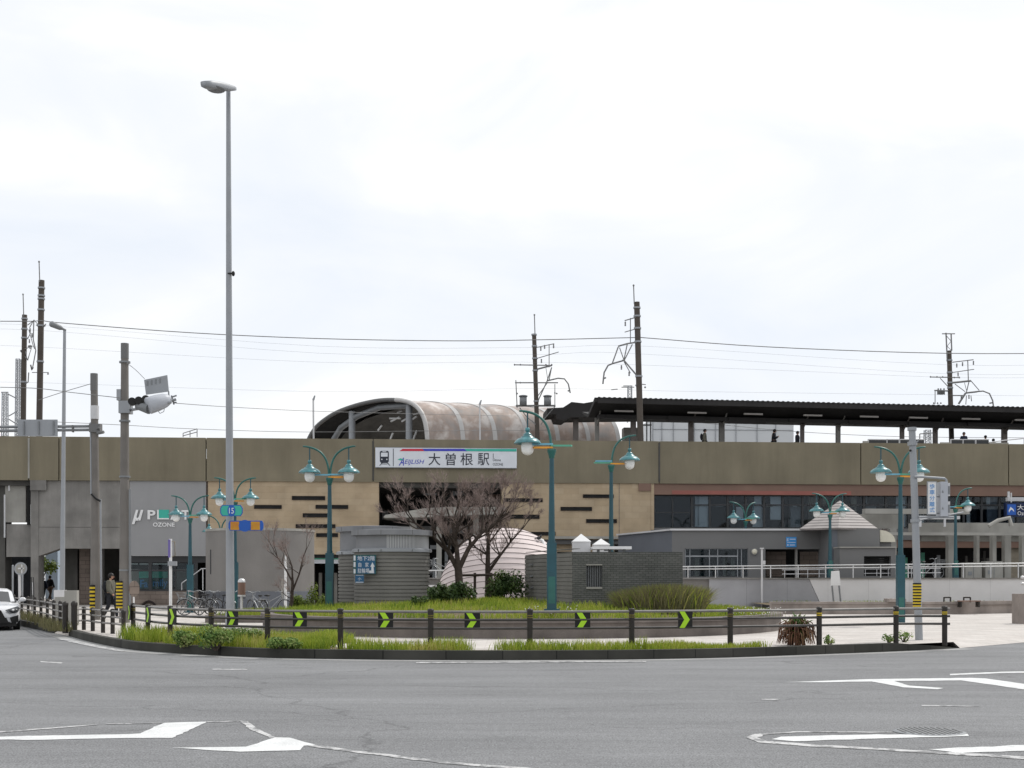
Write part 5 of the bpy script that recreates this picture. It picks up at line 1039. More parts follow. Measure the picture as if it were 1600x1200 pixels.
for k_, (px, y0, yb, wpx_, D) in enumerate(((908, 834, 846, 32, 40.5), (939, 841.5, 851, 29, 42.0))):
    c = P(px, yb, D); r = wpx_/2*D/FPX; t = thing('roof_vent', ('taller square vent with a white pyramid cap on the tiled block', 'smaller square vent with a white pyramid cap on the tiled block')[k_], 'roof vent', (c.x, c.y, zt5-.04))
    mb = MB(); mb.lathe([(r*1.28, c.z), (.001, P(0, y0, D).z)], (c.x, c.y, 0), 4, 0, False, math.pi/4, math.pi/4+2*math.pi); mb.lathe([(.01, c.z-.03), (r*1.28, c.z-.03), (r*1.28, c.z)], (c.x, c.y, 0), 4, 0, False, math.pi/4, math.pi/4+2*math.pi); mb.build('cap', 'white', t)
    mb = MB(); mb.box((c.x-r*.86, c.y-r*.86, zt5-.05), (c.x+r*.86, c.y+r*.86, c.z-.031)); mb.build('shaft', 'offwhite', t)
D = 39.5; t = thing('roof_slab', 'flat white rounded slab on short legs on the tiled block', 'roof slab', P(956, 862, D)); mb = MB(); a, b = P(926, 858, D), P(987, 853.6, D); mb.box(a, (b.x, D+1.2, b.z)); mb.build('slab', 'white', t)
mb = MB(); [mb.box((P(x, 0, D).x, D+.3, zt5-.05), (P(x, 0, D).x+.08, D+.5, a.z)) for x in (934, 952, 975)]; mb.wb(944, 857.8, 950, 861, D+.1, .1); mb.build('leg', 'mgrey', t)
# ------------------------------------------------------------------ teal street lamps
def lamp(px, D, ybase_z, label, arms, top_z=5.95, boxtop=2.55, rz=0, sc=1.0, wings=(), stick=None):
    """arms: list of azimuths (degrees) of the curved arms"""
    x = (px-800)*D/FPX; b = Vector((x, D, ybase_z)); t = thing('street_lamp', label, 'street lamp', b, math.radians(rz), 'teal street lamps with curved arms'); X = PM[t.name]
    zb = boxtop-ybase_z; zh = top_z-ybase_z-1.0
    def bl(mb, name, mt, par=t): return mb.build(name, mt, par, X)
    if zb > .1:
        mb = MB(); mb.box((-.125, -.11, 0), (.125, .11, zb)); mb.box((-.2, -.18, 0), (.2, .18, .06)); mb.tube([(0, 0, zb), (0, 0, zb+.06)], .10, 12); bl(mb, 'base_box', 'teal')
        mb = MB(); mb.box((-.09, -.115, .2), (.09, -.111, .9)); bl(mb, 'service_door', 'tealg')
    mb = MB(); mb.tube([(0, 0, max(zb, 0)), (0, 0, lerp(zb, zh, .5)), (0, 0, zh-.06)], [.088, .072, .058], 14); bl(mb, 'pole', 'teal')
    mb = MB(); mb.lathe([(.058, zh-.26), (.075, zh-.24), (.075, zh-.20), (.11, zh-.10), (.12, zh-.06), (.12, zh-.02), (.03, zh)], n=14); bl(mb, 'collar', 'tealg')
    for az, ln, mt, dz in (wings or ((180, .42, 'blueb', .06), (0, .42, 'green', .10), (25, .34, 'orange', .02))):
        a = math.radians(az); c, s = math.cos(a), math.sin(a); mb = MB(); Q = Matrix.Rotation(a, 4, 'Z')
        q = MB().prism([(-.03, -.05), (ln, -.075), (ln+.04, 0), (ln, .075), (-.03, .05)], zh+dz, zh+dz+.045).tf(Q); mb.add(q.v, q.f); bl(mb, 'wing', mt)
    for az in arms:
        a = math.radians(az); c, s = math.cos(a), math.sin(a)
        def p(r, z): return Vector((c*r, s*r, zh+z))
        mb = MB(); pts = [p(.02, .05), p(.04, .3), p(.12, .58), p(.28, .80), p(.50, .93), p(.74, .99), p(.86, 1.0)]; pts = [Vector(v) for v in smoothline([tuple(v) for v in pts], 3)]
        mb.tube(pts, [.034]*(len(pts)-4)+[.03, .028, .026, .024], 8); ar_ = bl(mb, 'arm', 'tealg')
        mb = MB(); mb.tube([p(.64, .95), p(.64, .55)], .022, 6); bl(mb, 'drop_rod', 'teal', ar_)
        cc = Vector((c*.64, s*.64, zh)); mb = MB(); mb.lathe([(.001, .56), (.05, .555), (.06, .54), (.06, .46), (.045, .45), (.045, .43), (.085, .41), (.115, .37), (.12, .335), (.165, .325), (.17, .295), (.25, .265), (.32, .21), (.355, .155), (.36, .135), (.30, .15), (.15, .22)], cc, 28); bl(mb, 'shade', ['teall'])
        mb = MB(); mb.lathe([(.155, .2), (.165, .12), (.17, .02), (.155, -.06), (.12, -.12), (.06, -.155), (.001, -.165)], cc, 20); bl(mb, 'globe', 'globe')
    return t
W1 = ((185, .52, 'blueb', .06), (-5, .95, 'green', .09), (170, .50, 'orange', .0))
lamp(862, 33.3, .82, 'tall teal street lamp with one arm to the left before the tiled block', [168], 6.05, 2.6, wings=((178, .45, 'orange', .0), (2, .50, 'green', .05), (170, .5, 'blueb', .09)))
lamp(955, 43.5, .6, 'teal street lamp with one arm to the right behind the white roof caps', [8], 6.55, 2.2, wings=((180, .55, 'green', .03), (176, .5, 'blueb', .09), (4, .42, 'orange', .0)))
lamp(515, 41.5, .68, 'teal double street lamp beside the cylindrical vent tower', [184, -8], 5.95, 2.5, wings=((178, .5, 'blueb', .06), (3, .55, 'blueb', .07), (-6, .42, 'orange', -.02)))
lamp(1407, 42.5, .145, 'teal double street lamp at the right half hidden by the grey signal pole', [176, 6], 6.05, 2.45, wings=((182, .55, 'blueb', .06), (4, .42, 'orange', -.01), (8, .3, 'green', .06)))
lamp(1297, 61.2, EYE, 'teal double street lamp before the pyramid roofed building', [180, 12], 5.75, 2.5)
lamp(1493, 61.6, EYE, 'teal street lamp with one arm to the right behind the signal boxes', [10], 6.05, 2.35)
lamp(367, 53, .145, 'teal double street lamp partly behind the tall light pole', [178, 5], 5.85, 2.35)
lamp(297, 57.5, .145, 'teal double street lamp in front of the white shop lettering', [176, -4], 5.4, 2.3)
lamp(345, 66, .145, 'teal double street lamp mostly hidden behind the tall pole and the route sign', [170, 10], 4.95, 2.0)
lamp(1165, 68, EYE, 'small teal double street lamp before the glass band above the grey building', [184, 40], 5.75, 2.4)
# ------------------------------------------------------------------ tall light pole, second light pole
p = P(360, 985, 37.7); p.z = .145; t = thing('tall_light_pole', 'very tall grey light pole with one flat lamp head reaching into the sky', 'light pole', p)
zt6 = P(0, 142, 37.7).z; mb = MB(); mb.tube([p, Vector((p.x-.03, p.y, 6)), Vector((p.x-.06, p.y, zt6))], [.13, .105, .064], 16); mb.build('pole', 'lgrey', t)
h0 = Vector((p.x-.06, p.y, zt6)); mb = MB(); a, b = P(366, 139, 37.6), P(318, 131, 36.2)
secs = [(.0, .08, .06), (.08, .12, .08), (.35, .15, .12), (.6, .18, .13), (.85, .16, .12), (1, .10, .09)]; vs = []; n = 12; ax = (b-a); side = ax.cross(Vector((0, 0, 1))).normalized(); up = side.cross(ax).normalized()
for s, rw_, rh in secs:
    c = a+ax*s
    for j in range(n):
        th_ = 2*math.pi*j/n; ct, st_ = math.cos(th_), math.sin(th_); sg = lambda v: math.copysign(abs(v)**.4, v); vs.append(c+side*rw_*sg(ct)+up*rh*.85*sg(st_))
mb.add(vs, [(i*n+j, i*n+(j+1) % n, (i+1)*n+(j+1) % n, (i+1)*n+j) for i in range(len(secs)-1) for j in range(n)]+[tuple(range(n-1, -1, -1)), tuple(range(len(vs)-n, len(vs)))], 0, True); mb.build('lamp_head', 'lgrey', t)
mb = MB(); c = a+ax*.62-up*.10; mb.ell((c.x, c.y, c.z), (.26, .3, .035), n=16); mb.build('lens', 'mgrey', t)
mb = MB(); c = P(364.5, 427, 37.6); mb.box((p.x-.06, c.y, c.z-.02), (c.x+.03, c.y+.04, c.z+.02)); mb.ell((c.x, c.y, c.z-.01), (.05, .05, .08), n=8); mb.build('sensor', 'black', t)
mb = MB(); mb.tube([p, p+Vector((0, 0, .5))], .15, 16); mb.build('sleeve', 'lgrey', t)
D = 62; p = P(97, 950, D); p.z = .145; t = thing('roadside_light_pole', 'slim grey light pole with a short tilted lamp head near the left edge', 'light pole', p); q = P(101, 515, D); mb = MB(); mb.tube([p, lerp(p, q, .5), q], [.13, .10, .07], 12); mb.build('pole', 'lgrey', t)
mb = MB(); a, b = P(103, 516, D), P(78, 505, D-.5); mb.tube([a, lerp(a, b, .2), lerp(a, b, .35), lerp(a, b, .9), b], [.05, .06, .12, .15, .10], 10); mb.build('lamp_head', 'mgrey', t)
# ------------------------------------------------------------------ utility poles, gantry sign, signal
def stripes(mb, c, r, z0, z1, n=16, mi0=0, cnt=8):
    h = (z1-z0)/(cnt*2)
    for i in range(cnt*2): mb.lathe([(r, z0+i*h), (r, z0+(i+1)*h)], c, n, mi0+(i % 2), False)
D = 47.6; p = P(149, 950, D); p.z = .145; t = thing('utility_pole', 'shorter concrete utility pole carrying the arms of the road sign gantry', 'utility pole', p); q = P(147, 585, D)
mb = MB(); mb.tube([p, Vector((p.x, p.y, P(0, 780, D).z)), q], [.185, .15, .125], 16); mb.build('pole', 'upole', t)
mb = MB(); mb.tube([q-Vector((0, 0, .6)), q+Vector((0, 0, .03))], .135, 16); mb.build('cap', 'bld', t)
mb = MB(); a = P(148, 634, D); mb.tube([a, P(148, 655, D)], .155, 12); mb.build('sleeve', 'offwhite', t)
mb = MB(); stripes(mb, (P(144, 0, D-.2).x, D-.17, 0), .10, P(0, 962, D).z, P(0, 914, D).z); mb.build('warning_band', ['yellow', 'black'], t)
mb = MB(); mb.tube([P(157, 780, D-.1), P(158.5, 960, D-.1)], .035, 6); mb.tube([P(141.5, 660, D-.1), P(142.5, 772, D-.1)], .03, 6); mb.build('cable_duct', 'lgrey', t)
mb = MB(); mb.tube([P(143, 772, D-.2), P(150, 779, D-.2), P(157, 783, D-.2)], .045, 6); mb.build('cable_elbow', 'black', t)
gt = thing('road_sign_gantry', 'pale back of a road sign on two horizontal pipes at the left edge', 'road sign', P(60, 680, D)); mb = MB()
mb.tube([P(144, 666, D), P(-160, 668.5, D)], .055, 8); mb.build('upper_pipe', 'mgrey', gt); mb = MB(); mb.tube([P(144, 671.5, D), P(-160, 675, D)], .055, 8); mb.build('lower_pipe', 'mgrey', gt)
mb = MB(); mb.wb(27.5, 655.5, 89.5, 681.5, D-.12, .05); mb.build('sign_panel', 'lgrey', gt); 
for x in (36, 59, 82): mb = MB(); mb.wb(x, 658, x+2, 679, D-.17, .04); mb.build('bracket', 'mgrey', gt)
mb = MB(); mb.wb(112, 664, 114, 675, D-.07, .14); mb.wb(139, 662, 156, 675, D-.2, .3); mb.tube([P(152, 677, D-.2), P(162, 675, D-.3)], .06, 6); mb.tube([P(152, 670, D-.2), P(155, 668, D-.3)], .04, 6); mb.build('clamp', 'bld', gt)
D = 44.4; p = P(194.5, 970, D); p.z = .145; t = thing('utility_pole', 'taller concrete utility pole carrying the traffic signal', 'utility pole', p); q = P(195, 538, D); mb = MB(); mb.tube([p, q], [.185, .125], 18); mb.build('pole', 'upole', t)
mb = MB(); mb.tube([q-Vector((0, 0, .5)), q+Vector((0, 0, .03))], .135, 16); mb.build('cap', 'bld', t)
mb = MB(); stripes(mb, (P(189, 0, D).x, D-.17, 0), .115, P(0, 950, D).z, P(0, 908, D).z); mb.build('warning_band', ['yellow', 'black'], t)
for y in (566, 658, 745, 891): mb = MB(); mb.tube([P(195, y, D)-Vector((0, 0, .03)), P(195, y, D)+Vector((0, 0, .03))], .19, 16); mb.build('steel_band', 'mgrey', t)
mb = MB(); mb.tube([P(203, 764, D-.1), P(203, 965, D-.1)], .045, 8); mb.build('cable_duct', 'mgrey', t)
mb = MB(); mb.wb(182, 608, 188.5, 625, D-.1, .2); mb.wb(185, 626, 202, 645, D-.22, .44); mb.build('equipment_box', 'lgrey', t)
ts = thing('traffic_signal', 'horizontal grey traffic signal with three black visors seen from behind', 'traffic signal', P(235, 630, D-.5)); D1 = D-.7
mb = MB(); mb.tube([P(202, 641, D), P(232, 636, D1), P(268, 628, D1)], .05, 8); mb.tube([P(202, 633, D), P(268, 624, D1+.1)], .04, 8); mb.build('arm', 'lgrey', ts)
mb = MB(); a, b = P(232, 634, D1-.25), P(266, 623, D1+.2); ax = (b-a); side = ax.cross(Vector((0, 0, 1))).normalized(); up = side.cross(ax).normalized(); vs = []; n = 16; secs = [(-.04, .20, .26), (0, .22, .29), (.4, .23, .28), (.75, .20, .24), (.95, .14, .17), (1.02, .06, .08)]
for s, rw_, rh in secs:
    c = a+ax*s
    for j in range(n): th_ = 2*math.pi*j/n; vs.append(c+side*rw_*math.cos(th_)+up*rh*math.sin(th_))
mb.add(vs, [(i*n+j, i*n+(j+1) % n, (i+1)*n+(j+1) % n, (i+1)*n+j) for i in range(len(secs)-1) for j in range(n)]+[tuple(range(n-1, -1, -1)), tuple(range(len(vs)-n, len(vs)))], 0, True); mb.build('body', 'sigbox', ts)
mb = MB(); a2 = P(204, 638, D1-.1); mb.tube([a+Vector((0, .1, -.08)), P(214, 634, D1)], [.2, .12], 10); mb.build('lens_housing', 'mgrey', ts)
for px, py in ((205, 627.5), (215.5, 626), (226.5, 624)): mb = MB(); c = P(px, py, D1-.16); mb.tube([c+Vector((.03, -.02, .01)), c+Vector((.0, .12, 0)), c+Vector((.02, .22, -.02))], [.135, .13, .10], 16); mb.build('visor', 'black', ts)
mb = MB(); D2 = D1+.15; q = [P(225, 593.5, D2), P(261, 586, D2), P(263.5, 611.5, D2), P(228, 616.5, D2)]; mb.add(q+[v+Vector((0, .05, 0)) for v in q], [(3, 2, 1, 0), (4, 5, 6, 7), (0, 1, 5, 4), (1, 2, 6, 5), (2, 3, 7, 6), (3, 0, 4, 7)]); mb.build('name_plate', 'lgrey', ts)
mb = MB(); q2 = [lerp(q[0], q[1], .12+.18*i) for i in range(5)]; [mb.box(v+Vector((.0, -.015, -.22)), v+Vector((.05, -.003, -.06))) for v in q2[:4]]; mb.build('bolt_marks', 'mgrey', ts); mb = MB(); mb.tube([q[2], P(264, 622, D2)], .025, 6); mb.build('plate_bracket', 'mgrey', ts)
mb = MB(); mb.tube([P(262, 628, D1+.2), P(275, 624, D1+.3)], .05, 6); mb.build('clamp', 'mgrey', ts)
for a, b in (((268, 618), (272, 632)), ((270, 620), (276, 618)), ((271, 629), (276, 629))): mb = MB(); mb.tube([P(*a, D1+.3), P(*b, D1+.3)], .03, 5); mb.build('clamp', 'mgrey', ts)
mb = MB(); mb.tube([P(246, 641, D1), P(250, 646, D1), P(256, 643, D1), P(257, 637, D1)], .012, 4); mb.build('cable_loop', 'mgrey', ts)
# right signal pole
D = 31.7; p = P(1436, 1000, D); p.z = .145; t = thing('signal_pole', 'grey signal pole with yellow and black bands at the right end of the fence', 'signal pole', p); q = P(1425, 669, D)
mb = MB(); mb.tube([p, P(1433, 905, D), P(1429, 780, D), q], [.094, .092, .086, .082], 16); mb.build('pole', 'lgrey', t)
mb = MB(); mb.tube([q-Vector((0, 0, .06)), q+Vector((0, 0, .02))], .11, 16); mb.tube([P(1425.3, 690, D), P(1425.6, 696, D)], .12, 12); mb.tube([P(1430, 811, D), P(1430.2, 816, D)], .12, 12); mb.tube([P(1429, 692, D-.1), P(1434, 690, D-.1), P(1435, 686, D-.1)], .015, 5); mb.build('clamp', 'lgrey', t)
mb = MB(); stripes(mb, (P(1433, 0, D).x, D, 0), .105, P(0, 948, D).z, P(0, 911, D).z, cnt=8); mb.build('warning_band', ['yellow', 'black'], t)
mb = MB(); c = P(1422.5, 704, D-.09); mb.ell((c.x, c.y, c.z), (.03, .02, .03), n=8); mb.build('cable_hole', 'black', t)
D1 = D-.1
ps = thing('pedestrian_signal', 'pedestrian signal box seen from the side on a bent pipe at the right', 'pedestrian signal', P(1475, 808, D1))
mb = MB(); mb.tube([P(1428, 745, D1), P(1440, 745, D1), P(1476, 747.5, D1), P(1478.5, 750, D1), P(1479, 755, D1)], .03, 8); mb.build('upper_arm', 'lgrey', ts if False else ps)
mb = MB(); mb.tube([P(1430, 814, D1), P(1505, 800.5, D1+.6)], .02, 6); mb.tube([P(1436, 808, D1), P(1490, 808, D1)], .03, 6); mb.build('lower_arm', 'lgrey', ps)
mb = MB(); a, b = P(1468, 807, D1), P(1479, 753, D1); mb.box((a.x, D1-.1, a.z), (b.x, D1+.26, b.z)); mb.build('box', 'sigbox', ps)
for y in (765, 794): 
    mb = MB(); a = P(1479.2, y+10, D1-.05); b = P(1487.5, y-10.5, D1-.05); mb.box((a.x, D1-.06, a.z), (b.x-.05, D1+.22, b.z)); mb.build('visor', 'offwhite', ps)
    mb = MB(); mb.box((a.x+.03, D1-.065, a.z+.04), (b.x-.055, D1-.061, b.z-.08)); mb.build('visor_opening', 'mgrey', ps)
for y in (767, 793): mb = MB(); q = [P(1471.5, y+3, D1-.105), P(1474.8, y+3, D1-.105), P(1473, y-1.5, D1-.105)]; mb.add(q, [(0, 1, 2)]); mb.build('vent_mark', 'mgrey', ps)
vs_ = thing('vertical_sign', 'narrow white sign with blue vertical Japanese characters beside the pedestrian signal', 'sign', P(1457, 805, D1)); mb = MB(); mb.wb(1450, 753, 1463, 803, D1-.05, .04); mb.build('board', 'white', vs_)
mb = MB(); mb.wb(1449.3, 752, 1463.7, 753, D1-.06, .06); mb.wb(1449.3, 803, 1463.7, 804, D1-.06, .06); mb.wb(1449.3, 753, 1450, 803, D1-.06, .06); mb.wb(1463, 753, 1463.7, 803, D1-.06, .06); mb.build('frame', 'lgrey', vs_)
mb = MB()
for i, s in enumerate('歩車分離式'): wtext(mb, s, 1452.5, 1460.5, 756+i*9.2, 763.8+i*9.2, D1-.056, bold=.004)
mb.build('lettering', 'lblue', vs_); mb = MB(); mb.wb(1463, 775, 1468, 777, D1, .03); mb.wb(1463, 801, 1468, 803, D1, .03); mb.build('bracket', 'mgrey', vs_)
# ------------------------------------------------------------------ route signs on the pole
D = 36.5; t = thing('route_sign', 'teal route sign plate with a round blue number fifteen on the tall light pole', 'sign', P(361, 806, D))
def hexa(mb, x0, x1, y0, y1, cut, D, mi=0, th=.03):
    pts = [(x0+cut, y0), (x1-cut, y0), (x1, (y0+y1)/2-(y1-y0)*.22), (x1, (y0+y1)/2+(y1-y0)*.22), (x1-cut, y1), (x0+cut, y1), (x0, (y0+y1)/2+(y1-y0)*.22), (x0, (y0+y1)/2-(y1-y0)*.22)]
    q = [P(a, b, D) for a, b in pts][::-1]; n = len(q); mb.add(q+[v+Vector((0, th, 0)) for v in q], [tuple(range(n)), tuple(range(2*n-1, n-1, -1))]+[((i+1) % n, i, n+i, n+(i+1) % n) for i in range(n)], mi)
def disc(mb, x, y, rx, ry, D, mi=0, th=.01):
    c = P(x, y, D); f = D/FPX; q = [Vector((c.x+rx*f*math.cos(a*math.pi/16), c.y, c.z+ry*f*math.sin(a*math.pi/16))) for a in range(32)]; n = 32; mb.add(q+[v+Vector((0, th, 0)) for v in q], [tuple(range(n)), tuple(range(2*n-1, n-1, -1))]+[((i+1) % n, i, n+i, n+(i+1) % n) for i in range(n)], mi)
mb = MB(); hexa(mb, 344, 379, 789, 806.5, 3, D, 0); mb.build('border', 'sblue', t); mb = MB(); hexa(mb, 345.3, 377.8, 790.2, 805.3, 2.6, D-.004, 0, .003); mb.build('plate', 'steal', t)
mb = MB(); disc(mb, 361.5, 798, 6, 9, D-.012); mb.build('number_disc', 'sblue', t); mb = MB(); wtext(mb, '15', 357.8, 365.5, 793.5, 802.5, D-.016, bold=.01); mb.build('number', 'signw', t)
mb = MB(); mb.wb(355, 794, 365, 797, D+.03, 1.1); mb.build('bracket', 'mgrey', t)
t = thing('route_sign', 'orange and blue direction plate with a round blue disc below the teal route sign', 'sign', P(385, 829, D)); mb = MB(); hexa(mb, 357, 411.5, 813.5, 829, 2, D, 0); mb.build('border', 'sblue', t)
mb = MB(); mb.wb(360, 815, 373.5, 828, D-.005, .004); mb.wb(392, 815, 406, 828, D-.005, .004); mb.build('orange_plate', 'sorange', t); mb = MB(); disc(mb, 382.5, 821.5, 9.5, 9.2, D-.012); mb.build('disc', 'sblue', t)
mb = MB(); mb.wb(358, 818, 366, 821, D+.03, 1.1); mb.build('bracket', 'mgrey', t)
# ------------------------------------------------------------------ small signs, posts
D = 53.5; p = P(266.5, 955, D); p.z = .145; t = thing('banner_post', 'white post with a narrow purple banner and a clamp near the shop windows', 'post', p); mb = MB(); mb.tube([p, P(266.5, 842, D)], .062, 10); mb.build('post', 'white', t)
mb = MB(); mb.wb(262.5, 843, 266, 871, D-.1, .02); mb.build('banner', 'purple', t); mb = MB(); mb.tube([P(267, 846, D), P(273, 846, D), P(273.5, 868, D), P(268, 870, D)], .025, 5); mb.build('hook', 'curtain2', t)
mb = MB(); mb.wb(262, 877, 275, 884, D-.12, .2); mb.build('clamp', 'lgrey', t)
t = thing('metal_box', 'tiny grey box fixed on a thin post left of the banner post', 'box', P(283, 900, D+4)) if False else None
D = 72-4; p = P(31, 942, D); p.z = .1
t = thing('round_road_sign', 'round grey back of a road sign on a pale post at the left edge', 'road sign', p); mb = MB(); mb.tube([p, P(30, 880, D)], .07, 8); mb.build('post', 'offwhite', t); mb = MB(); disc(mb, 32, 888.5, 10, 10, D-.12, th=.03); mb.build('disc', 'lgrey', t)
mb = MB(); disc(mb, 32, 888.5, 7.5, 7.5, D-.13, th=.008); mb.build('disc_face', 'conc2', t); mb = MB(); mb.wb(28, 887, 37, 889.5, D-.16, .03); mb.wb(33, 882, 35, 896, D-.16, .03); mb.build('bracket', 'offwhite', t)
for px, y0, lab in ((20, 884, 'thin pale post left of the round road sign'), (35, 898, 'short pale post just right of the round road sign')):
    p = P(px, 942, D+1); p.z = .1; t = thing('slim_post', lab, 'post', p); mb = MB(); mb.tube([p, P(px, y0, D+1)], .055, 8); mb.ell(tuple(P(px, y0, D+1)), (.056, .056, .05), n=8); mb.build('shaft', 'lgrey', t)
p = P(50, 940, 60); p.z = .1; t = thing('black_post_frame', 'narrow black post frame beside the dark building at the left', 'post', p); mb = MB(); mb.tube([p, P(49, 902, 60), P(52.5, 902, 60), Vector((P(53, 0, 60).x, 60, .1))], .03, 5); mb.build('frame', 'black', t); mb = MB(); mb.wb(50, 910, 51.5, 930, 60, .03); mb.build('notice', 'offwhite', t)
t = thing('white_low_wall', 'plain pale low wall standing left of the utility poles', 'wall', GX(102, 977, .145)); c = GX(102, 977, .145); mb = MB(); mb.box((P(85, 0, c.y+1.5).x, c.y+1.5, .1), (P(104, 0, c.y+1.5).x, c.y+1.7, 1.05)); mb.box((P(100.5, 0, c.y).x, c.y, .1), (P(120, 0, c.y).x, c.y+.22, P(0, 922.5, c.y).z)); mb.build('wall', 'conc2', t)
t = thing('concrete_block', 'pale concrete wall stub behind the walking people', 'wall', P(98, 940, 62)); mb = MB(); mb.wb(84, 922, 101, 960, 60, .3); mb.build('wall', 'offwhite', t)
D = 56; p = P(446, 940, D); p.z = .36; t = thing('lamp_stake', 'thin white stake beside the small bare tree', 'post', p); mb = MB(); mb.tube([p, P(446, 880, D), P(446.5, 868, D)], [.065, .05, .03], 8); mb.build('shaft', 'white', t); mb = MB(); mb.ell(tuple(P(446, 889, D)), (.08, .08, .1), n=8); mb.build('joint', 'offwhite', t)
D = 55.5; mb = MB(); p = P(441, 935, D); t = thing('white_plate', 'narrow pale upright plate left of the thin white stake', 'plate', p); mb.wb(439.5, 904, 442.5, 936, D, .05); mb.build('plate', 'conc2', t)
D = 50; p = P(377.5, 935, D); t = thing('bollard_lamp', 'round topped metal bollard with a brown band beside the tall light pole', 'bollard', Vector((p.x, p.y, .145))); c = Vector((p.x, p.y, 0)); mb = MB(); mb.lathe([(.13, P(0, 931, D).z), (.145, P(0, 929, D).z), (.145, P(0, 910, D).z)], c, 20); mb.build('body', 'brown', t)
mb = MB(); mb.lathe([(.15, P(0, 910, D).z), (.15, P(0, 908, D).z), (.12, P(0, 905.5, D).z), (.06, P(0, 904, D).z), (.001, P(0, 903.5, D).z)], c, 20); mb.lathe([(.15, P(0, 932, D).z), (.15, P(0, 929.5, D).z)], c, 20); mb.build('dome_cap', 'steel', t); mb = MB(); mb.lathe([(.05, .14), (.05, P(0, 931, D).z)], c, 10); mb.build('stem', 'steel', t)
D = 58.4; t = thing('tilted_board', 'slightly tilted blank white board on two legs before the pale retaining wall', 'board', P(1307, 943, D)); q = [P(1298, 915, D), P(1313.5, 914.5, D), P(1311.5, 891.5, D), P(1299, 892.5, D)]; mb = MB(); mb.add(q+[v+Vector((0, .05, 0)) for v in q], [(0, 1, 2, 3), (7, 6, 5, 4), (1, 0, 4, 5), (2, 1, 5, 6), (3, 2, 6, 7), (0, 3, 7, 4)]); mb.build('panel', 'white', t)
for a, b in (((1300, 915), (1303, 945)), ((1311, 915), (1314, 945))): mb = MB(); mb.tube([P(*a, D+.02), P(*b, D+.02)], .04, 6); mb.build('leg', 'mgrey', t)
D = 43; p = P(209, 960, D); p.z = .145; t = thing('edge_on_sign', 'brown round sign seen nearly edge on, on a short white post beside the signal pole', 'sign', p); mb = MB(); c = P(209, 920, D)
q = [Vector((c.x+.115*math.cos(a*math.pi/12), c.y+.2*math.cos(a*math.pi/12), c.z+.27*math.sin(a*math.pi/12))) for a in range(24)]; n = 24; mb.add(q+[v+Vector((.03, -.02, 0)) for v in q], [tuple(range(n)), tuple(range(2*n-1, n-1, -1))]+[((i+1) % n, i, n+i, n+(i+1) % n) for i in range(n)]); mb.build('disc', 'brownw', t)
mb = MB(); mb.tube([p, P(209, 931, D)], .03, 8); mb.build('post', 'white', t)
# ------------------------------------------------------------------ railway poles with brackets
def pxtube(mb, pts, D, r, n=5): mb.tube([P(a, b, D) for a, b in pts], r, n)
def railpole(label, px, ytop, pb, ybase, w, D, rod, bands, brk, ins=(), extra=None, name='catenary_pole'):
    a, b = P(pb, ybase, D), P(px, ytop, D); t = thing(name, label, 'catenary pole', a); mb = MB(); mb.tube([a, b], [w, w*.92], 14); mb.build('pole', 'rust', t)
    if rod: mb = MB(); mb.tube([P(rod[0]+.3, ytop+40, D-.3) if False else P(rod[0], ytop+3, D-w), P(rod[0]-1, rod[1], D-w)], .035, 5); mb.ell(tuple(P(rod[0]-1, rod[1], D-w)), (.06, .06, .07), n=6); mb.build('lightning_rod', 'bracket', t)
    for y in bands: mb = MB(); c = lerp(a, b, (ybase-y)/(ybase-ytop)); mb.tube([c-Vector((0, 0, .05)), c+Vector((0, 0, .05))], w*1.18, 12); mb.build('band', 'lgrey', t)
    for pts, r in brk: mb = MB(); pxtube(mb, pts, D-.1, r); mb.build('bracket', 'bracket', t)
    for x, y, h in ins: mb = MB(); c = P(x, y, D-.1); mb.lathe([(.02, 0), (.06, .03), (.03, .08), (.06, .13), (.03, .18), (.06, .23), (.02, .28)] if h else [(.02, 0), (.07, .05), (.02, .12)], c-Vector((0, 0, .14)), 6); mb.build('insulator', 'bracket', t)
    return t
railpole('nearer and taller dark catenary pole of the left pair', 65, 438, 61, 690, .19, 79, (62, 409), (450, 462, 467, 484, 509, 565),
    [([(57, 508), (71, 509)], .05), ([(72, 506), (65, 512)], .03), ([(62, 510), (53, 500), (46, 512)], .03), ([(53, 500), (52, 530), (56, 548), (51, 575)], .035), ([(45, 515), (52, 540), (54, 545)], .025), ([(50, 582), (76, 582)], .025), ([(48, 570), (50, 578), (52, 574)], .05)], [(75, 582, 0), (47, 516, 1), (50, 524, 1)], None)
railpole('shorter dark catenary pole of the left pair with a white bracket', 38.5, 492, 36, 690, .18, 86, (37, 460), (498, 514, 528, 597),
    [([(32, 548), (50, 541), (43, 563), (40, 550), (32, 548), (42, 561)], .045), ([(43, 508), (54, 500)], .03), ([(43, 530), (48, 520)], .03), ([(45, 582), (44, 597), (38, 601)], .04), ([(44, 541), (50, 541)], .06)], [(46, 533, 1), (47, 542, 1)])
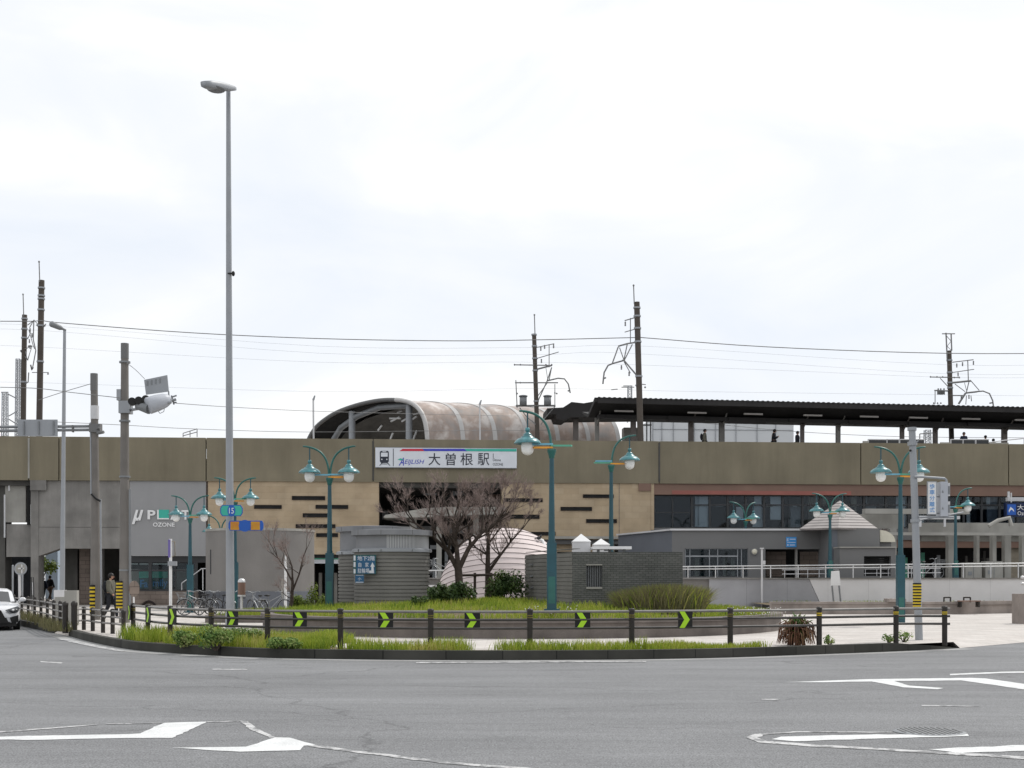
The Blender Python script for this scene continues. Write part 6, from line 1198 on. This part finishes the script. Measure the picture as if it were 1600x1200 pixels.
railpole('catenary pole with two drum transformers behind the vault', 834.5, 522, 840, 692, .16, 86, (836, 492), (523, 541, 560, 579, 627),
    [([(838, 543), (866, 537)], .03), ([(858, 538), (858, 574)], .03), ([(839, 560), (873, 550)], .03), ([(804, 570), (863, 571)], .04), ([(839, 577), (862, 571)], .06), ([(806, 598), (872, 598)], .045), ([(806, 594), (808, 637)], .035), ([(867, 600), (867, 634)], .03),
     ([(862, 574), (855, 595), (840, 628)], .04), ([(862, 574), (858, 594)], .03), ([(853, 575), (856, 594)], .02), ([(855, 595), (872, 591), (882, 592), (888, 600), (891, 614)], .05), ([(887, 611), (891, 610)], .05), ([(806, 634), (868, 634)], .07), ([(812, 637), (822, 650), (838, 664)], .035), ([(868, 634), (850, 655), (845, 664)], .03), ([(841, 618), (856, 597)], .03)],
    [(804, 568, 0), (813, 568, 0), (853, 568, 0), (862, 568, 0), (806, 596, 0), (813, 596, 0), (867, 612, 0), (870, 613, 0), (808, 613, 0), (865, 541, 1), (845, 545, 1), (851, 542, 1), (846, 564, 1)], None)
D = 86
for k_, px in enumerate((817.5, 855.5)):
    t = thing('transformer', ('left grey drum transformer on the catenary pole platform', 'right grey drum transformer on the catenary pole platform')[k_], 'transformer', P(px, 633, D-.4)); c = P(px, 633, D-.4); mb = MB(); mb.lathe([(.001, 0), (.24, 0), (.24, .58), (.001, .58)], c, 18); mb.build('drum', 'mgrey', t); mb = MB(); mb.lathe([(.24, .56), (.29, .56), (.29, .63), (.2, .66), (.001, .66)], c, 18); mb.build('lid', 'mgrey', t)
railpole('tallest dark catenary pole in front of the dark platform roof', 995, 472, 1001, 692, .19, 77.5, (991, 446), (481, 494, 513, 534, 588),
    [([(976, 501), (1000, 494)], .035), ([(985, 497), (985, 535)], .03), ([(976, 519), (1000, 512)], .03), ([(966, 541), (980, 537), (1000, 534)], .05), ([(966, 542), (957, 567)], .04), ([(968, 543), (975, 563)], .03), ([(980, 538), (975, 562), (972, 563)], .035), ([(988, 538), (975, 564)], .035), ([(975, 563), (957, 568), (950, 571), (944, 582), (942, 600)], .05), ([(975, 563), (996, 588)], .05), ([(975, 565), (985, 583)], .03), ([(942, 592), (947, 590)], .05), ([(1000, 600), (1009, 601)], .03)],
    [(977, 506, 1), (971, 574, 1), (983, 584, 1), (994, 600, 0), (1008, 603, 0)])
railpole('catenary pole with a small lattice top at the far right', 1483, 548, 1487, 692, .17, 86, None, (563, 582, 598, 606),
    [([(1478, 520), (1480, 563)], .05), ([(1486, 522), (1487, 548)], .05), ([(1472, 521.5), (1492, 521.5)], .04), ([(1479, 525), (1486, 533), (1480, 541), (1486, 547)], .025), ([(1488, 566), (1521, 562)], .035), ([(1512, 563), (1513, 595)], .035), ([(1488, 582), (1522, 577)], .03), ([(1454, 589), (1500, 590)], .04), ([(1469, 591), (1482, 605)], .03), ([(1488, 598), (1517, 595)], .07),
     ([(1517, 595), (1530, 610)], .03), ([(1492, 600), (1508, 612)], .03), ([(1460, 610), (1482, 611)], .05), ([(1461, 611), (1461, 631)], .03), ([(1488, 618), (1506, 618)], .04), ([(1509, 614), (1527, 612)], .06), ([(1509, 614), (1498, 631)], .07), ([(1514, 596), (1510, 613)], .035), ([(1507, 598), (1510, 610)], .02), ([(1524, 612), (1536, 611), (1546, 615), (1551, 626), (1552, 634)], .05), ([(1546, 630), (1552, 629)], .05), ([(1517, 618), (1518, 627)], .03), ([(1510, 618), (1509, 632)], .03)],
    [(1454, 587, 0), (1464, 587, 0), (1473, 587, 0), (1491, 588, 0), (1499, 588, 0), (1495, 571, 1), (1504, 569, 1), (1521, 567, 1), (1497, 585, 1), (1466, 606, 0), (1470, 606, 0), (1475, 606, 0), (1459, 628, 0), (1465, 628, 0), (1470, 628, 0), (1514, 620, 1), (1502, 622, 1)])
t = thing('pole_transformer', 'small dark finned transformer on the far right catenary pole', 'transformer', P(1470, 616, 85.7)); c = P(1470, 616, 85.7); mb = MB(); mb.box((c.x-.2, c.y-.15, c.z), (c.x+.2, c.y+.15, c.z+.26)); mb.build('body', 'bld', t); mb = MB(); [mb.box((c.x-.19+.09*i, c.y-.2, c.z-.06), (c.x-.15+.09*i, c.y-.151, c.z+.2)) for i in range(5)]; mb.build('fins', 'bld', t)
def lattice(name, label, px, y0, px1, y1, w, D, steps, tops=()):
    a, b = P(px1, y1, D), P(px, y0, D); t = thing(name, label, 'lattice mast', a); h = w/2
    for sx in (-h, h):
        for sy in (-h, h): mb = MB(); o = Vector((sx, sy, 0)); mb.tube([a+o, b+o*.85], .05, 4); mb.build('leg', 'lgrey', t)
    mb = MB()
    for i in range(steps):
        p0, p1 = lerp(a, b, i/steps), lerp(a, b, (i+1)/steps)
        for s in (-h, h):
            mb.tube([p0+Vector((-h, s, 0)), p1+Vector((h, s, 0))], .022, 3, caps=False); mb.tube([p0+Vector((h, s, 0)), p1+Vector((-h, s, 0))], .022, 3, caps=False); mb.tube([p1+Vector((-h, s, 0)), p1+Vector((h, s, 0))], .02, 3, caps=False)
    mb.build('lattice', 'lgrey', t)
    for pts in tops: mb = MB(); pxtube(mb, pts, D, .05); mb.build('crossarm', 'bracket', t)
    return t
lattice('lattice_mast', 'tall pale lattice mast left of the shorter catenary pole', 29, 561, 28, 690, .36, 108, 15)
lattice('lattice_mast', 'low pale lattice mast with a cap at the left edge', 8, 614, 7.5, 690, .42, 112, 9, [[(2, 613), (13, 613)], [(13, 616), (25, 622)], [(14, 650), (26, 643)], [(14, 655), (25, 662)]])
lattice('lattice_mast', 'small dark topped lattice mast just above the platform roof', 984, 604, 984, 660, .42, 125, 7, [[(971, 605), (991, 605)], [(974, 603), (988, 603)], [(955, 609), (965, 608)]])
lattice('lattice_mast', 'low lattice structure seen under the right part of the platform roof', 1449, 672, 1449, 700, .5, 112, 4, [[(1437, 678), (1464, 676)], [(1437, 678), (1437, 692)], [(1463, 677), (1462, 688)]])
# thin white camera posts on the parapet
for k_, (px, y0, D) in enumerate(((490, 618, 76), (750, 625, 77))):
    a = P(px, 692, D); t = thing('camera_post', ('thin white post with a small tilted head left of the vault', 'thin white post with a small tilted head in front of the vault')[k_], 'post', a); b = P(px-.5, y0+7, D); mb = MB(); mb.tube([a, b], .055, 6); mb.build('shaft', 'offwhite', t); mb = MB(); mb.tube([b, P(px+2, y0, D)], [.075, .04], 6); mb.build('head', 'lgrey', t)
# ------------------------------------------------------------------ overhead wires
def wire(label, pts, D, r=.02, n=6, D2=None):
    D2 = D2 or D; k = len(pts); mb = MB(); q = [P(a, b, lerp(D, D2, i/(k-1))) for i, (a, b) in enumerate(pts)]; mb.tube([Vector(v) for v in smoothline([tuple(v) for v in q], 5)], r, 4, caps=False)
    o = mb.build('overhead_wire', 'bracket', None, loc=q[0]); tag(o, label, 'wire', 'overhead wires')
wire('highest long dark wire sagging across the whole sky', [(-120, 501), (38, 502), (65, 501), (101, 505), (300, 520), (500, 529), (700, 532.5), (835, 531), (990, 527.5), (1010, 528), (1200, 542), (1480, 552), (1750, 551)], 78, .026)
wire('wire running right from the traffic signal to the vault', [(275, 630), (360, 636), (480, 642), (620, 646), (800, 650)], 44, .012, D2=90)
wire('wire from the left edge down to the taller utility pole', [(-100, 603), (0, 605), (60, 607), (110, 613), (190, 622)], 44, .012)
wire('low wire just above the parapet left of the vault', [(60, 658), (190, 664), (300, 670), (480, 675), (700, 673), (860, 672)], 60, .014, D2=88)
wire('short stay wire between the light pole and the shorter utility pole', [(60, 625), (100, 612), (141, 600)], 47.6, .012)
wire('stay wire from the taller utility pole to the signal name plate', [(198, 567), (212, 578), (226, 592)], 44.2, .010)
for i, (lab, a) in enumerate((('upper faint wire of the catenary', [(-100, 510), (60, 508), (500, 541), (835, 543), (1010, 541), (1480, 570), (1750, 566)]), ('second faint catenary wire', [(-100, 518), (60, 516), (500, 552), (835, 554), (985, 552), (1480, 584), (1750, 580)]),
        ('fourth faint catenary wire', [(-100, 540), (38, 541), (500, 566), (850, 566), (1200, 578), (1500, 590), (1750, 588)]),
        ('faint low catenary wire just over the vault', [(-100, 597), (60, 598), (500, 612), (835, 607), (1100, 612), (1480, 617), (1750, 620)]))):
    wire(lab, a, 84, .005)
wire('faint wire under the platform roof above the balustrade', [(990, 652), (1100, 661), (1240, 674), (1400, 682), (1600, 684)], 90, .016)
# ------------------------------------------------------------------ people
def person(label, base, h, top, bottom, pose='stand', rz=0, bag=None, hood=False, robe=False):
    """one continuous skinned body; hair, jacket and trousers are its children"""
    t = thing('person', label, 'person', base, rz); s = h/1.75; X = PM[t.name]
    J = {'pel': (0, 0, .95), 'wai': (0, 0, 1.10), 'che': (0, -.01, 1.32), 'neck': (0, 0, 1.48), 'nk2': (0, -.01, 1.55), 'head': (0, -.03, 1.62), 'crown': (0, -.02, 1.70),
         'shL': (.17, 0, 1.41), 'elL': (.22, .02, 1.13), 'wrL': (.22, -.06, .88), 'haL': (.22, -.08, .81), 'shR': (-.17, 0, 1.41), 'elR': (-.22, .02, 1.13), 'wrR': (-.22, -.06, .88), 'haR': (-.22, -.08, .81),
         'hiL': (.09, 0, .90), 'knL': (.10, -.02, .50), 'anL': (.10, .02, .09), 'toL': (.11, -.14, .04), 'hiR': (-.09, 0, .90), 'knR': (-.10, -.02, .50), 'anR': (-.10, .02, .09), 'toR': (-.11, -.14, .04)}
    if pose == 'walk': J.update(knL=(.10, -.17, .53), anL=(.10, -.20, .11), toL=(.11, -.35, .07), knR=(-.10, .05, .50), anR=(-.10, .25, .14), toR=(-.11, .14, .05), elL=(.22, .12, 1.15), wrL=(.22, .12, .92), haL=(.22, .10, .85), elR=(-.22, -.06, 1.14), wrR=(-.2, -.2, .95), haR=(-.2, -.24, .90))
    if pose == 'phone': J.update(elR=(-.20, -.06, 1.15), wrR=(-.08, -.26, 1.25), haR=(-.06, -.32, 1.30), elL=(.2, -.06, 1.15), wrL=(.06, -.25, 1.22), haL=(.04, -.31, 1.27), head=(0, -.07, 1.60), crown=(0, -.08, 1.68))
    if pose == 'sit': 
        for k_ in list(J):
            if k_[:2] not in ('kn', 'an', 'to'): x, y, z = J[k_]; J[k_] = (x, y, z-.42)
        J.update(knL=(.11, -.42, .50), anL=(.11, -.40, .1), toL=(.11, -.55, .05), knR=(-.11, -.42, .50), anR=(-.11, -.40, .1), toR=(-.11, -.55, .05), wrL=(.14, -.25, .6), haL=(.1, -.32, .58), wrR=(-.14, -.25, .6), haR=(-.1, -.32, .58))
    E = [('pel', 'wai'), ('wai', 'che'), ('che', 'neck'), ('neck', 'nk2'), ('nk2', 'head'), ('head', 'crown'), ('che', 'shL'), ('shL', 'elL'), ('elL', 'wrL'), ('wrL', 'haL'), ('che', 'shR'), ('shR', 'elR'), ('elR', 'wrR'), ('wrR', 'haR'),
         ('pel', 'hiL'), ('hiL', 'knL'), ('knL', 'anL'), ('anL', 'toL'), ('pel', 'hiR'), ('hiR', 'knR'), ('knR', 'anR'), ('anR', 'toR')]
    Rr = dict(pel=.145, wai=.13, che=.155, neck=.07, nk2=.055, head=.095, crown=.085, shL=.075, shR=.075, elL=.05, elR=.05, wrL=.035, wrR=.035, haL=.035, haR=.035, hiL=.09, hiR=.09, knL=.062, knR=.062, anL=.042, anR=.042, toL=.035, toR=.035)
    ks = list(J)
    def skin(scale, keep, name, mats, fn, grow=0.0, par=t):
        kk = [k for k in ks if k in keep]; me = bpy.data.meshes.new(name); me.from_pydata([tuple(Vector(J[k])*s) for k in kk], [(kk.index(a), kk.index(b)) for a, b in E if a in kk and b in kk], [])
        o = bpy.data.objects.new(name, me); COL.objects.link(o); md = o.modifiers.new('s', 'SKIN'); sv_ = me.skin_vertices[0].data
        for i, k in enumerate(kk): r = (Rr[k]+grow)*s; sv_[i].radius = (r, r); sv_[i].use_root = (k == ('pel' if 'pel' in kk else kk[0]))
        sb = o.modifiers.new('b', 'SUBSURF'); sb.levels = sb.render_levels = 2; dg = bpy.context.evaluated_depsgraph_get(); dg.update(); m2 = bpy.data.meshes.new_from_object(o.evaluated_get(dg)); bpy.data.objects.remove(o)
        o = bpy.data.objects.new(name, m2); COL.objects.link(o); o.parent = par; m2.materials.clear()
        for q in mats: m2.materials.append(m[q])
        for p_ in m2.polygons: p_.material_index = fn(p_.center/s); p_.use_smooth = True
        return o
    body = skin(1, ks, 'body', ['skin', 'black'], lambda c: 1 if c.z < .13 else 0)
    leg = {'pel', 'hiL', 'knL', 'anL', 'hiR', 'knR', 'anR'}; skin(1, leg, 'trousers', [bottom], lambda c: 0, .018)
    skin(1, {'pel', 'wai', 'che', 'neck', 'shL', 'elL', 'wrL', 'shR', 'elR', 'wrR'}, 'jacket', [top], lambda c: 0, .026 if not robe else .06)
    hd = Vector(J['head'])*s; mb = MB(); q = MB(); q.ell((0, .018*s, .035*s), (.104*s, .118*s, .115*s), n=14); q.v = [v+hd for v in q.v]
    fs = [f for f in q.f if not (sum((q.v[i].y-hd.y) for i in f)/len(f) < -.035*s and sum((q.v[i].z-hd.z) for i in f)/len(f) < .055*s)]; mb.v = q.v; mb.f = fs; mb.mi = [0]*len(fs); mb.sm = [True]*len(fs); mb.build('hair' if not hood else 'hood', 'hair' if not hood else top, t, X)
    mb = MB(); mb.ell((hd.x, hd.y-.098*s, hd.z-.01*s), (.014*s, .02*s, .02*s), n=6); [mb.ell((hd.x+dx*s, hd.y-.086*s, hd.z+.02*s), (.014*s, .008*s, .008*s), 1, n=6) for dx in (-.035, .035)]; mb.ell((hd.x, hd.y-.088*s, hd.z-.045*s), (.024*s, .008*s, .006*s), 2, n=6); mb.build('face', ['skin', 'black', 'sred'], t, X)
    if bag: mb = MB(); mb.ell((0, .2*s, 1.25*s), (.15*s, .10*s, .22*s), n=12); mb.build('backpack', bag, t, X)
    return t
Dp = 80.5
def vp(px, off, z): return VF @ Vector((vu(px, off), off, z))
person('person in a grey coat with a dark backpack on the platform', vp(1101, 4.9, 9.40), 1.7, 'clothg', 'clothd', 'stand', math.radians(75), 'clothd')
person('person in black looking at a phone on the platform by the white building', vp(1209, 4.9, 9.42), 1.72, 'clothd', 'clothd', 'phone', math.radians(85))
person('person in a hooded black coat leaning by a platform column', vp(1246, 4.9, 9.36), 1.66, 'clothd', 'clothd', 'stand', math.radians(60), None, True)
person('person in a dark jacket behind the balustrade near the right catenary pole', vp(1506, 4.9, 9.42), 1.62, 'clothn', 'clothd', 'stand', 0)
person('shorter person in dark clothes at the right end of the balustrade', vp(1540, 4.9, 9.3), 1.55, 'clothd', 'clothd', 'stand', math.radians(200))
person('person bending low behind the parapet at the far right end of the balustrade', vp(1552, 5.0, 9.42), 1.62, 'clothd', 'clothd', 'sit', math.radians(120))
person('person in a dark jacket and tan trousers walking away under the viaduct', Vector(((78-800)*88/FPX, 88, .147)), 1.75, 'clothd', 'trous', 'walk', math.radians(160))
person('person in a long dark coat walking left of the one in tan trousers', Vector(((67.5-800)*87/FPX, 87, .147)), 1.62, 'clothn', 'clothd', 'walk', math.radians(170), None, False, True)
person('person in an olive grey jacket walking past the striped utility poles', Vector(((173-800)*47.5/FPX, 47.5, .147)), 1.72, 'clothg', 'clothd', 'walk', math.radians(80), 'clothd')
# ------------------------------------------------------------------ bicycles
def bicycle():
    t = thing('bicycle', 'x', 'bicycle', (0, 0, 0))
    for x in (-.54, .54):
        mb = MB(); mb.tube([(x+.32*math.cos(a*math.pi/14), 0, .34+.32*math.sin(a*math.pi/14)) for a in range(29)], .016, 5, caps=False); w_ = mb.build('wheel', 'tyre', t)
        mb = MB(); mb.tube([(x+.30*math.cos(a*math.pi/14), 0, .34+.30*math.sin(a*math.pi/14)) for a in range(29)], .009, 4, 0, caps=False)
        for i in range(10): a = i*math.pi/5; mb.tube([(x, 0, .34), (x+.3*math.cos(a), 0, .34+.3*math.sin(a))], .003, 3, caps=False)
        mb.build('rim', 'bike', w_)
        mb = MB(); mb.tube([(x+.36*math.cos(a*math.pi/12), 0, .34+.36*math.sin(a*math.pi/12)) for a in range(2, 11)], .014, 4); mb.build('mudguard', 'bike', t)
    mb = MB()
    for a, b in (((-.54, .34), (-.10, .30)), ((-.10, .30), (-.20, .80)), ((-.10, .30), (.40, .78)), ((-.17, .58), (.38, .84)), ((-.54, .34), (-.17, .62)), ((.37, .92), (.44, .62)), ((.44, .62), (.54, .34)), ((-.54, .34), (-.60, .02))): mb.tube([(a[0], 0, a[1]), (b[0], 0, b[1])], .017, 6)
    mb.build('frame', 'bike', t)
    mb = MB(); mb.tube([(.24, .27, .98), (.34, .22, 1.02), (.38, .06, .97), (.38, -.06, .97), (.34, -.22, 1.02), (.24, -.27, .98)], .014, 6); mb.tube([(.38, 0, .97), (.37, 0, .90)], .015, 6); mb.build('handlebar', 'bike', t)
    mb = MB(); mb.ell((-.24, 0, .84), (.14, .08, .04), n=10); mb.build('saddle', 'black', t)
    mb = MB()
    for i in range(5):
        z = .70+i*.06; q = .13+.02*i; pts = [(.50, -q, z), (.50, q, z), (.50+2*q*.9, q, z), (.50+2*q*.9, -q, z), (.50, -q, z)]; mb.tube(pts, .006, 3, caps=False)
    for i in range(6): y = -.14+i*.056; mb.tube([(.50, y*.9, .70), (.50, y*1.2, .95)], .004, 3, caps=False); mb.tube([(.75, y*.9, .70), (.86, y*1.2, .95)], .004, 3, caps=False)
    mb.build('basket', 'bike', t)
    mb = MB(); mb.box((-.72, -.07, .68), (-.30, .07, .70)); mb.tube([(-.54, .05, .34), (-.6, .06, .68)], .008, 4); mb.build('rear_rack', 'bike', t)
    return t
DM = {}
def darkmesh(d):
    k = d.name
    if k not in DM: c = d.copy(); c.materials[0] = m['biked' if 'frame' in k or 'basket' in k else 'bike']; DM[k] = c
    return DM[k]
b0 = bicycle(); first = True; bd = None
for px, D, rz, lab in ((309, 53.2, 205, 'parked bicycle turned to the left beside the teal lamp base'), (326, 53.5, 60, 'parked bicycle seen nearly end on left of the tall light pole'), (344, 52.8, 150, 'parked bicycle just left of the tall light pole'),
        (322, 55.5, 120, 'parked bicycle in the second row behind the others'), (378, 52.5, 100, 'parked bicycle under the round topped bollard'), (402, 51.6, 130, 'silver bicycle with its handlebar raised right of the bollard'), (426, 52.3, 35, 'parked bicycle at the right end of the row'), (295, 55.5, 70, 'parked bicycle at the left end of the row')):
    o = b0 if first else copytree(b0)
    if not first and px in (326, 344, 322, 378, 295):
        for q_ in o.children:
            if q_.name.split('.')[0] in ('frame', 'basket', 'mudguard', 'rear_rack', 'handlebar'):
                q_.data = darkmesh(q_.data)
    first = False; o.location = ((px-800)*D/FPX, D, .147); o.rotation_euler = (0, 0, math.radians(rz)); tag(o, lab, 'bicycle', 'bicycles parked near the tall light pole')
for px, lab in ((690, 'bicycle on the raised plaza behind the short railing'), (1452, 'bicycle parked on the raised plaza behind the signal pole'), (1430, 'second bicycle parked on the raised plaza near the signal pole')):
    o = copytree(b0); o.location = ((px-800)*62/FPX, 62.2+(.9 if px == 1430 else 0), EYE+.0); o.rotation_euler = (0, 0, math.radians(12 if px > 1440 else 170)); tag(o, lab, 'bicycle', 'bicycles on the raised plaza')
# ------------------------------------------------------------------ white car
def car(px_right, D):
    W = 1.84; xr = (px_right-800)*D/FPX; c = Vector((xr-W/2*.93-.03, D-.35, 0)); t = thing('white_car', 'white saloon car driving in at the left edge of the photo', 'car', c, math.radians(21.5)); X = PM[t.name]
    # body: cross sections along y (front at y=0)
    secs = [(.0, .60, .30, .62, .52), (.10, .80, .22, .70, .62), (.35, .89, .20, .76, .70), (.8, .92, .20, .84, .80), (1.35, .92, .20, .93, .88), (3.3, .92, .20, .97, .90), (4.3, .88, .22, .98, .88), (4.62, .78, .32, .90, .80)]
    n = 14; vs = []
    for y, hw, z0, z1, zs in secs:
        ring = [(-hw*.9, z0), (-hw, z0+.12), (-hw, lerp(z0, zs, .5)), (-hw*.985, zs-.08), (-hw*.93, zs), (-hw*.55, z1), (-hw*.2, z1+.012), (hw*.2, z1+.012), (hw*.55, z1), (hw*.93, zs), (hw*.985, zs-.08), (hw, lerp(z0, zs, .5)), (hw, z0+.12), (hw*.9, z0)]
        vs += [(a, y, b) for a, b in ring]
    mb = MB(); mb.add(vs, [(i*n+j, i*n+j+1, (i+1)*n+j+1, (i+1)*n+j) for i in range(len(secs)-1) for j in range(n-1)]+[tuple(range(n-1, -1, -1)), tuple(range(len(vs)-n, len(vs)))], 0, True); mb.build('body', 'carw', t, X)
    secs = [(1.25, .74, .92, .90), (1.75, .66, 1.24, .90), (2.25, .62, 1.34, .92), (3.0, .60, 1.34, .92), (3.7, .60, 1.20, .93), (4.2, .66, .99, .93)]; vs = []; n = 8
    for y, hw, z1, z0 in secs:
        bw = .84; vs += [(-bw, y, z0-.05), (-lerp(bw, hw, .85), y, lerp(z0, z1, .8)), (-hw*.85, y, z1-.01), (-hw*.3, y, z1+.02), (hw*.3, y, z1+.02), (hw*.85, y, z1-.01), (lerp(bw, hw, .85), y, lerp(z0, z1, .8)), (bw, y, z0-.05)]
    gf, rfc = [], []
    for i in range(len(secs)-1):
        for j in range(n-1):
            f = (i*n+j, i*n+j+1, (i+1)*n+j+1, (i+1)*n+j); roofp = (2 <= j <= 4 and i in (1, 2, 3)) or j in (1, 5)
            (rfc if roofp else gf).append(f)
    mb = MB(); mb.add(vs, gf, 0, True); mb.build('windows', 'carg', t, X); mb = MB(); mb.add(vs, rfc, 0, True); mb.build('roof', 'carw', t, X)
    for sx in (-1, 1):
        for y in (.95, 3.75):
            mb = MB(); mb.tube([(sx*.70, y, .33), (sx*.915, y, .33)], .33, 24); w_ = mb.build('wheel', 'tyre', t, X); mb = MB(); mb.tube([(sx*.90, y, .33), (sx*.925, y, .33)], .21, 20); mb.build('rim', 'lgrey', w_, X)
        mb = MB(); mb.add([(sx*.46, -.01, .66), (sx*.84, .22, .78), (sx*.905, .34, .70), (sx*.85, .10, .58), (sx*.58, -.03, .55)], [(0, 1, 2, 3, 4) if sx < 0 else (4, 3, 2, 1, 0)]); mb.ell((sx*.70, .08, .65), (.16, .10, .065), n=12); mb.build('headlight', 'carg', t, X)
        mb = MB(); mb.ell((sx*.70, -.005, .66), (.045, .03, .035), n=8); mb.build('daytime_lamp', 'white', t, X)
        mb = MB(); mb.add([(sx*.60, -.02, .42), (sx*.86, .03, .50), (sx*.87, .05, .27), (sx*.66, -.02, .25)], [(0, 1, 2, 3) if sx < 0 else (3, 2, 1, 0)]); mb.build('air_intake', 'black', t, X)
        mb = MB(); mb.ell((sx*1.0, 1.45, .98), (.11, .06, .075), n=10); mb.tube([(sx*.86, 1.48, .93), (sx*.95, 1.46, .95)], .02, 5); mb.build('door_mirror', 'carw', t, X)
    mb = MB(); mb.add([(-.34, -.03, .66), (.34, -.03, .66), (.52, -.03, .30), (.28, -.03, .44), (-.28, -.03, .44), (-.52, -.03, .30)], [(5, 4, 1, 0)[::-1] if False else (0, 5, 4), (0, 4, 3, 1), (1, 3, 2)]); mb.add([(-.50, -.034, .42), (.50, -.034, .42), (.58, -.034, .24), (-.58, -.034, .24)], [(3, 2, 1, 0)]); mb.build('grille', 'black', t, X)
    mb = MB(); mb.box((-.22, -.06, .36), (.22, -.04, .50)); mb.build('number_plate', 'white', t, X)
    mb = MB(); mb.box((-.80, .06, .14), (.80, 4.3, .28)); mb.build('underside', 'black', t, X)
    return t
car(33.5, 41.2)
# resting birds
for k_, (px, py, D, lab) in enumerate(((842, 840.5, 51.3, 'small dark bird perched on the upper edge of the striped dome'),)):
    c = P(px, py, D); t = thing('bird', lab, 'bird', c); mb = MB(); mb.ell((c.x, c.y, c.z), (.10, .06, .06), n=10); mb.ell((c.x+.08, c.y, c.z+.08), (.045, .04, .045), n=8); mb.tube([c+Vector((-.08, 0, 0)), c+Vector((-.19, 0, -.04))], [.03, .012], 5); mb.tube([c+Vector((.12, 0, .08)), c+Vector((.15, 0, .075))], [.012, .003], 4); mb.build('body', 'biked', t)
    mb = MB(); mb.tube([c-Vector((0, 0, .04)), c-Vector((0, 0, .12))], .008, 4); mb.build('leg', 'biked', t)
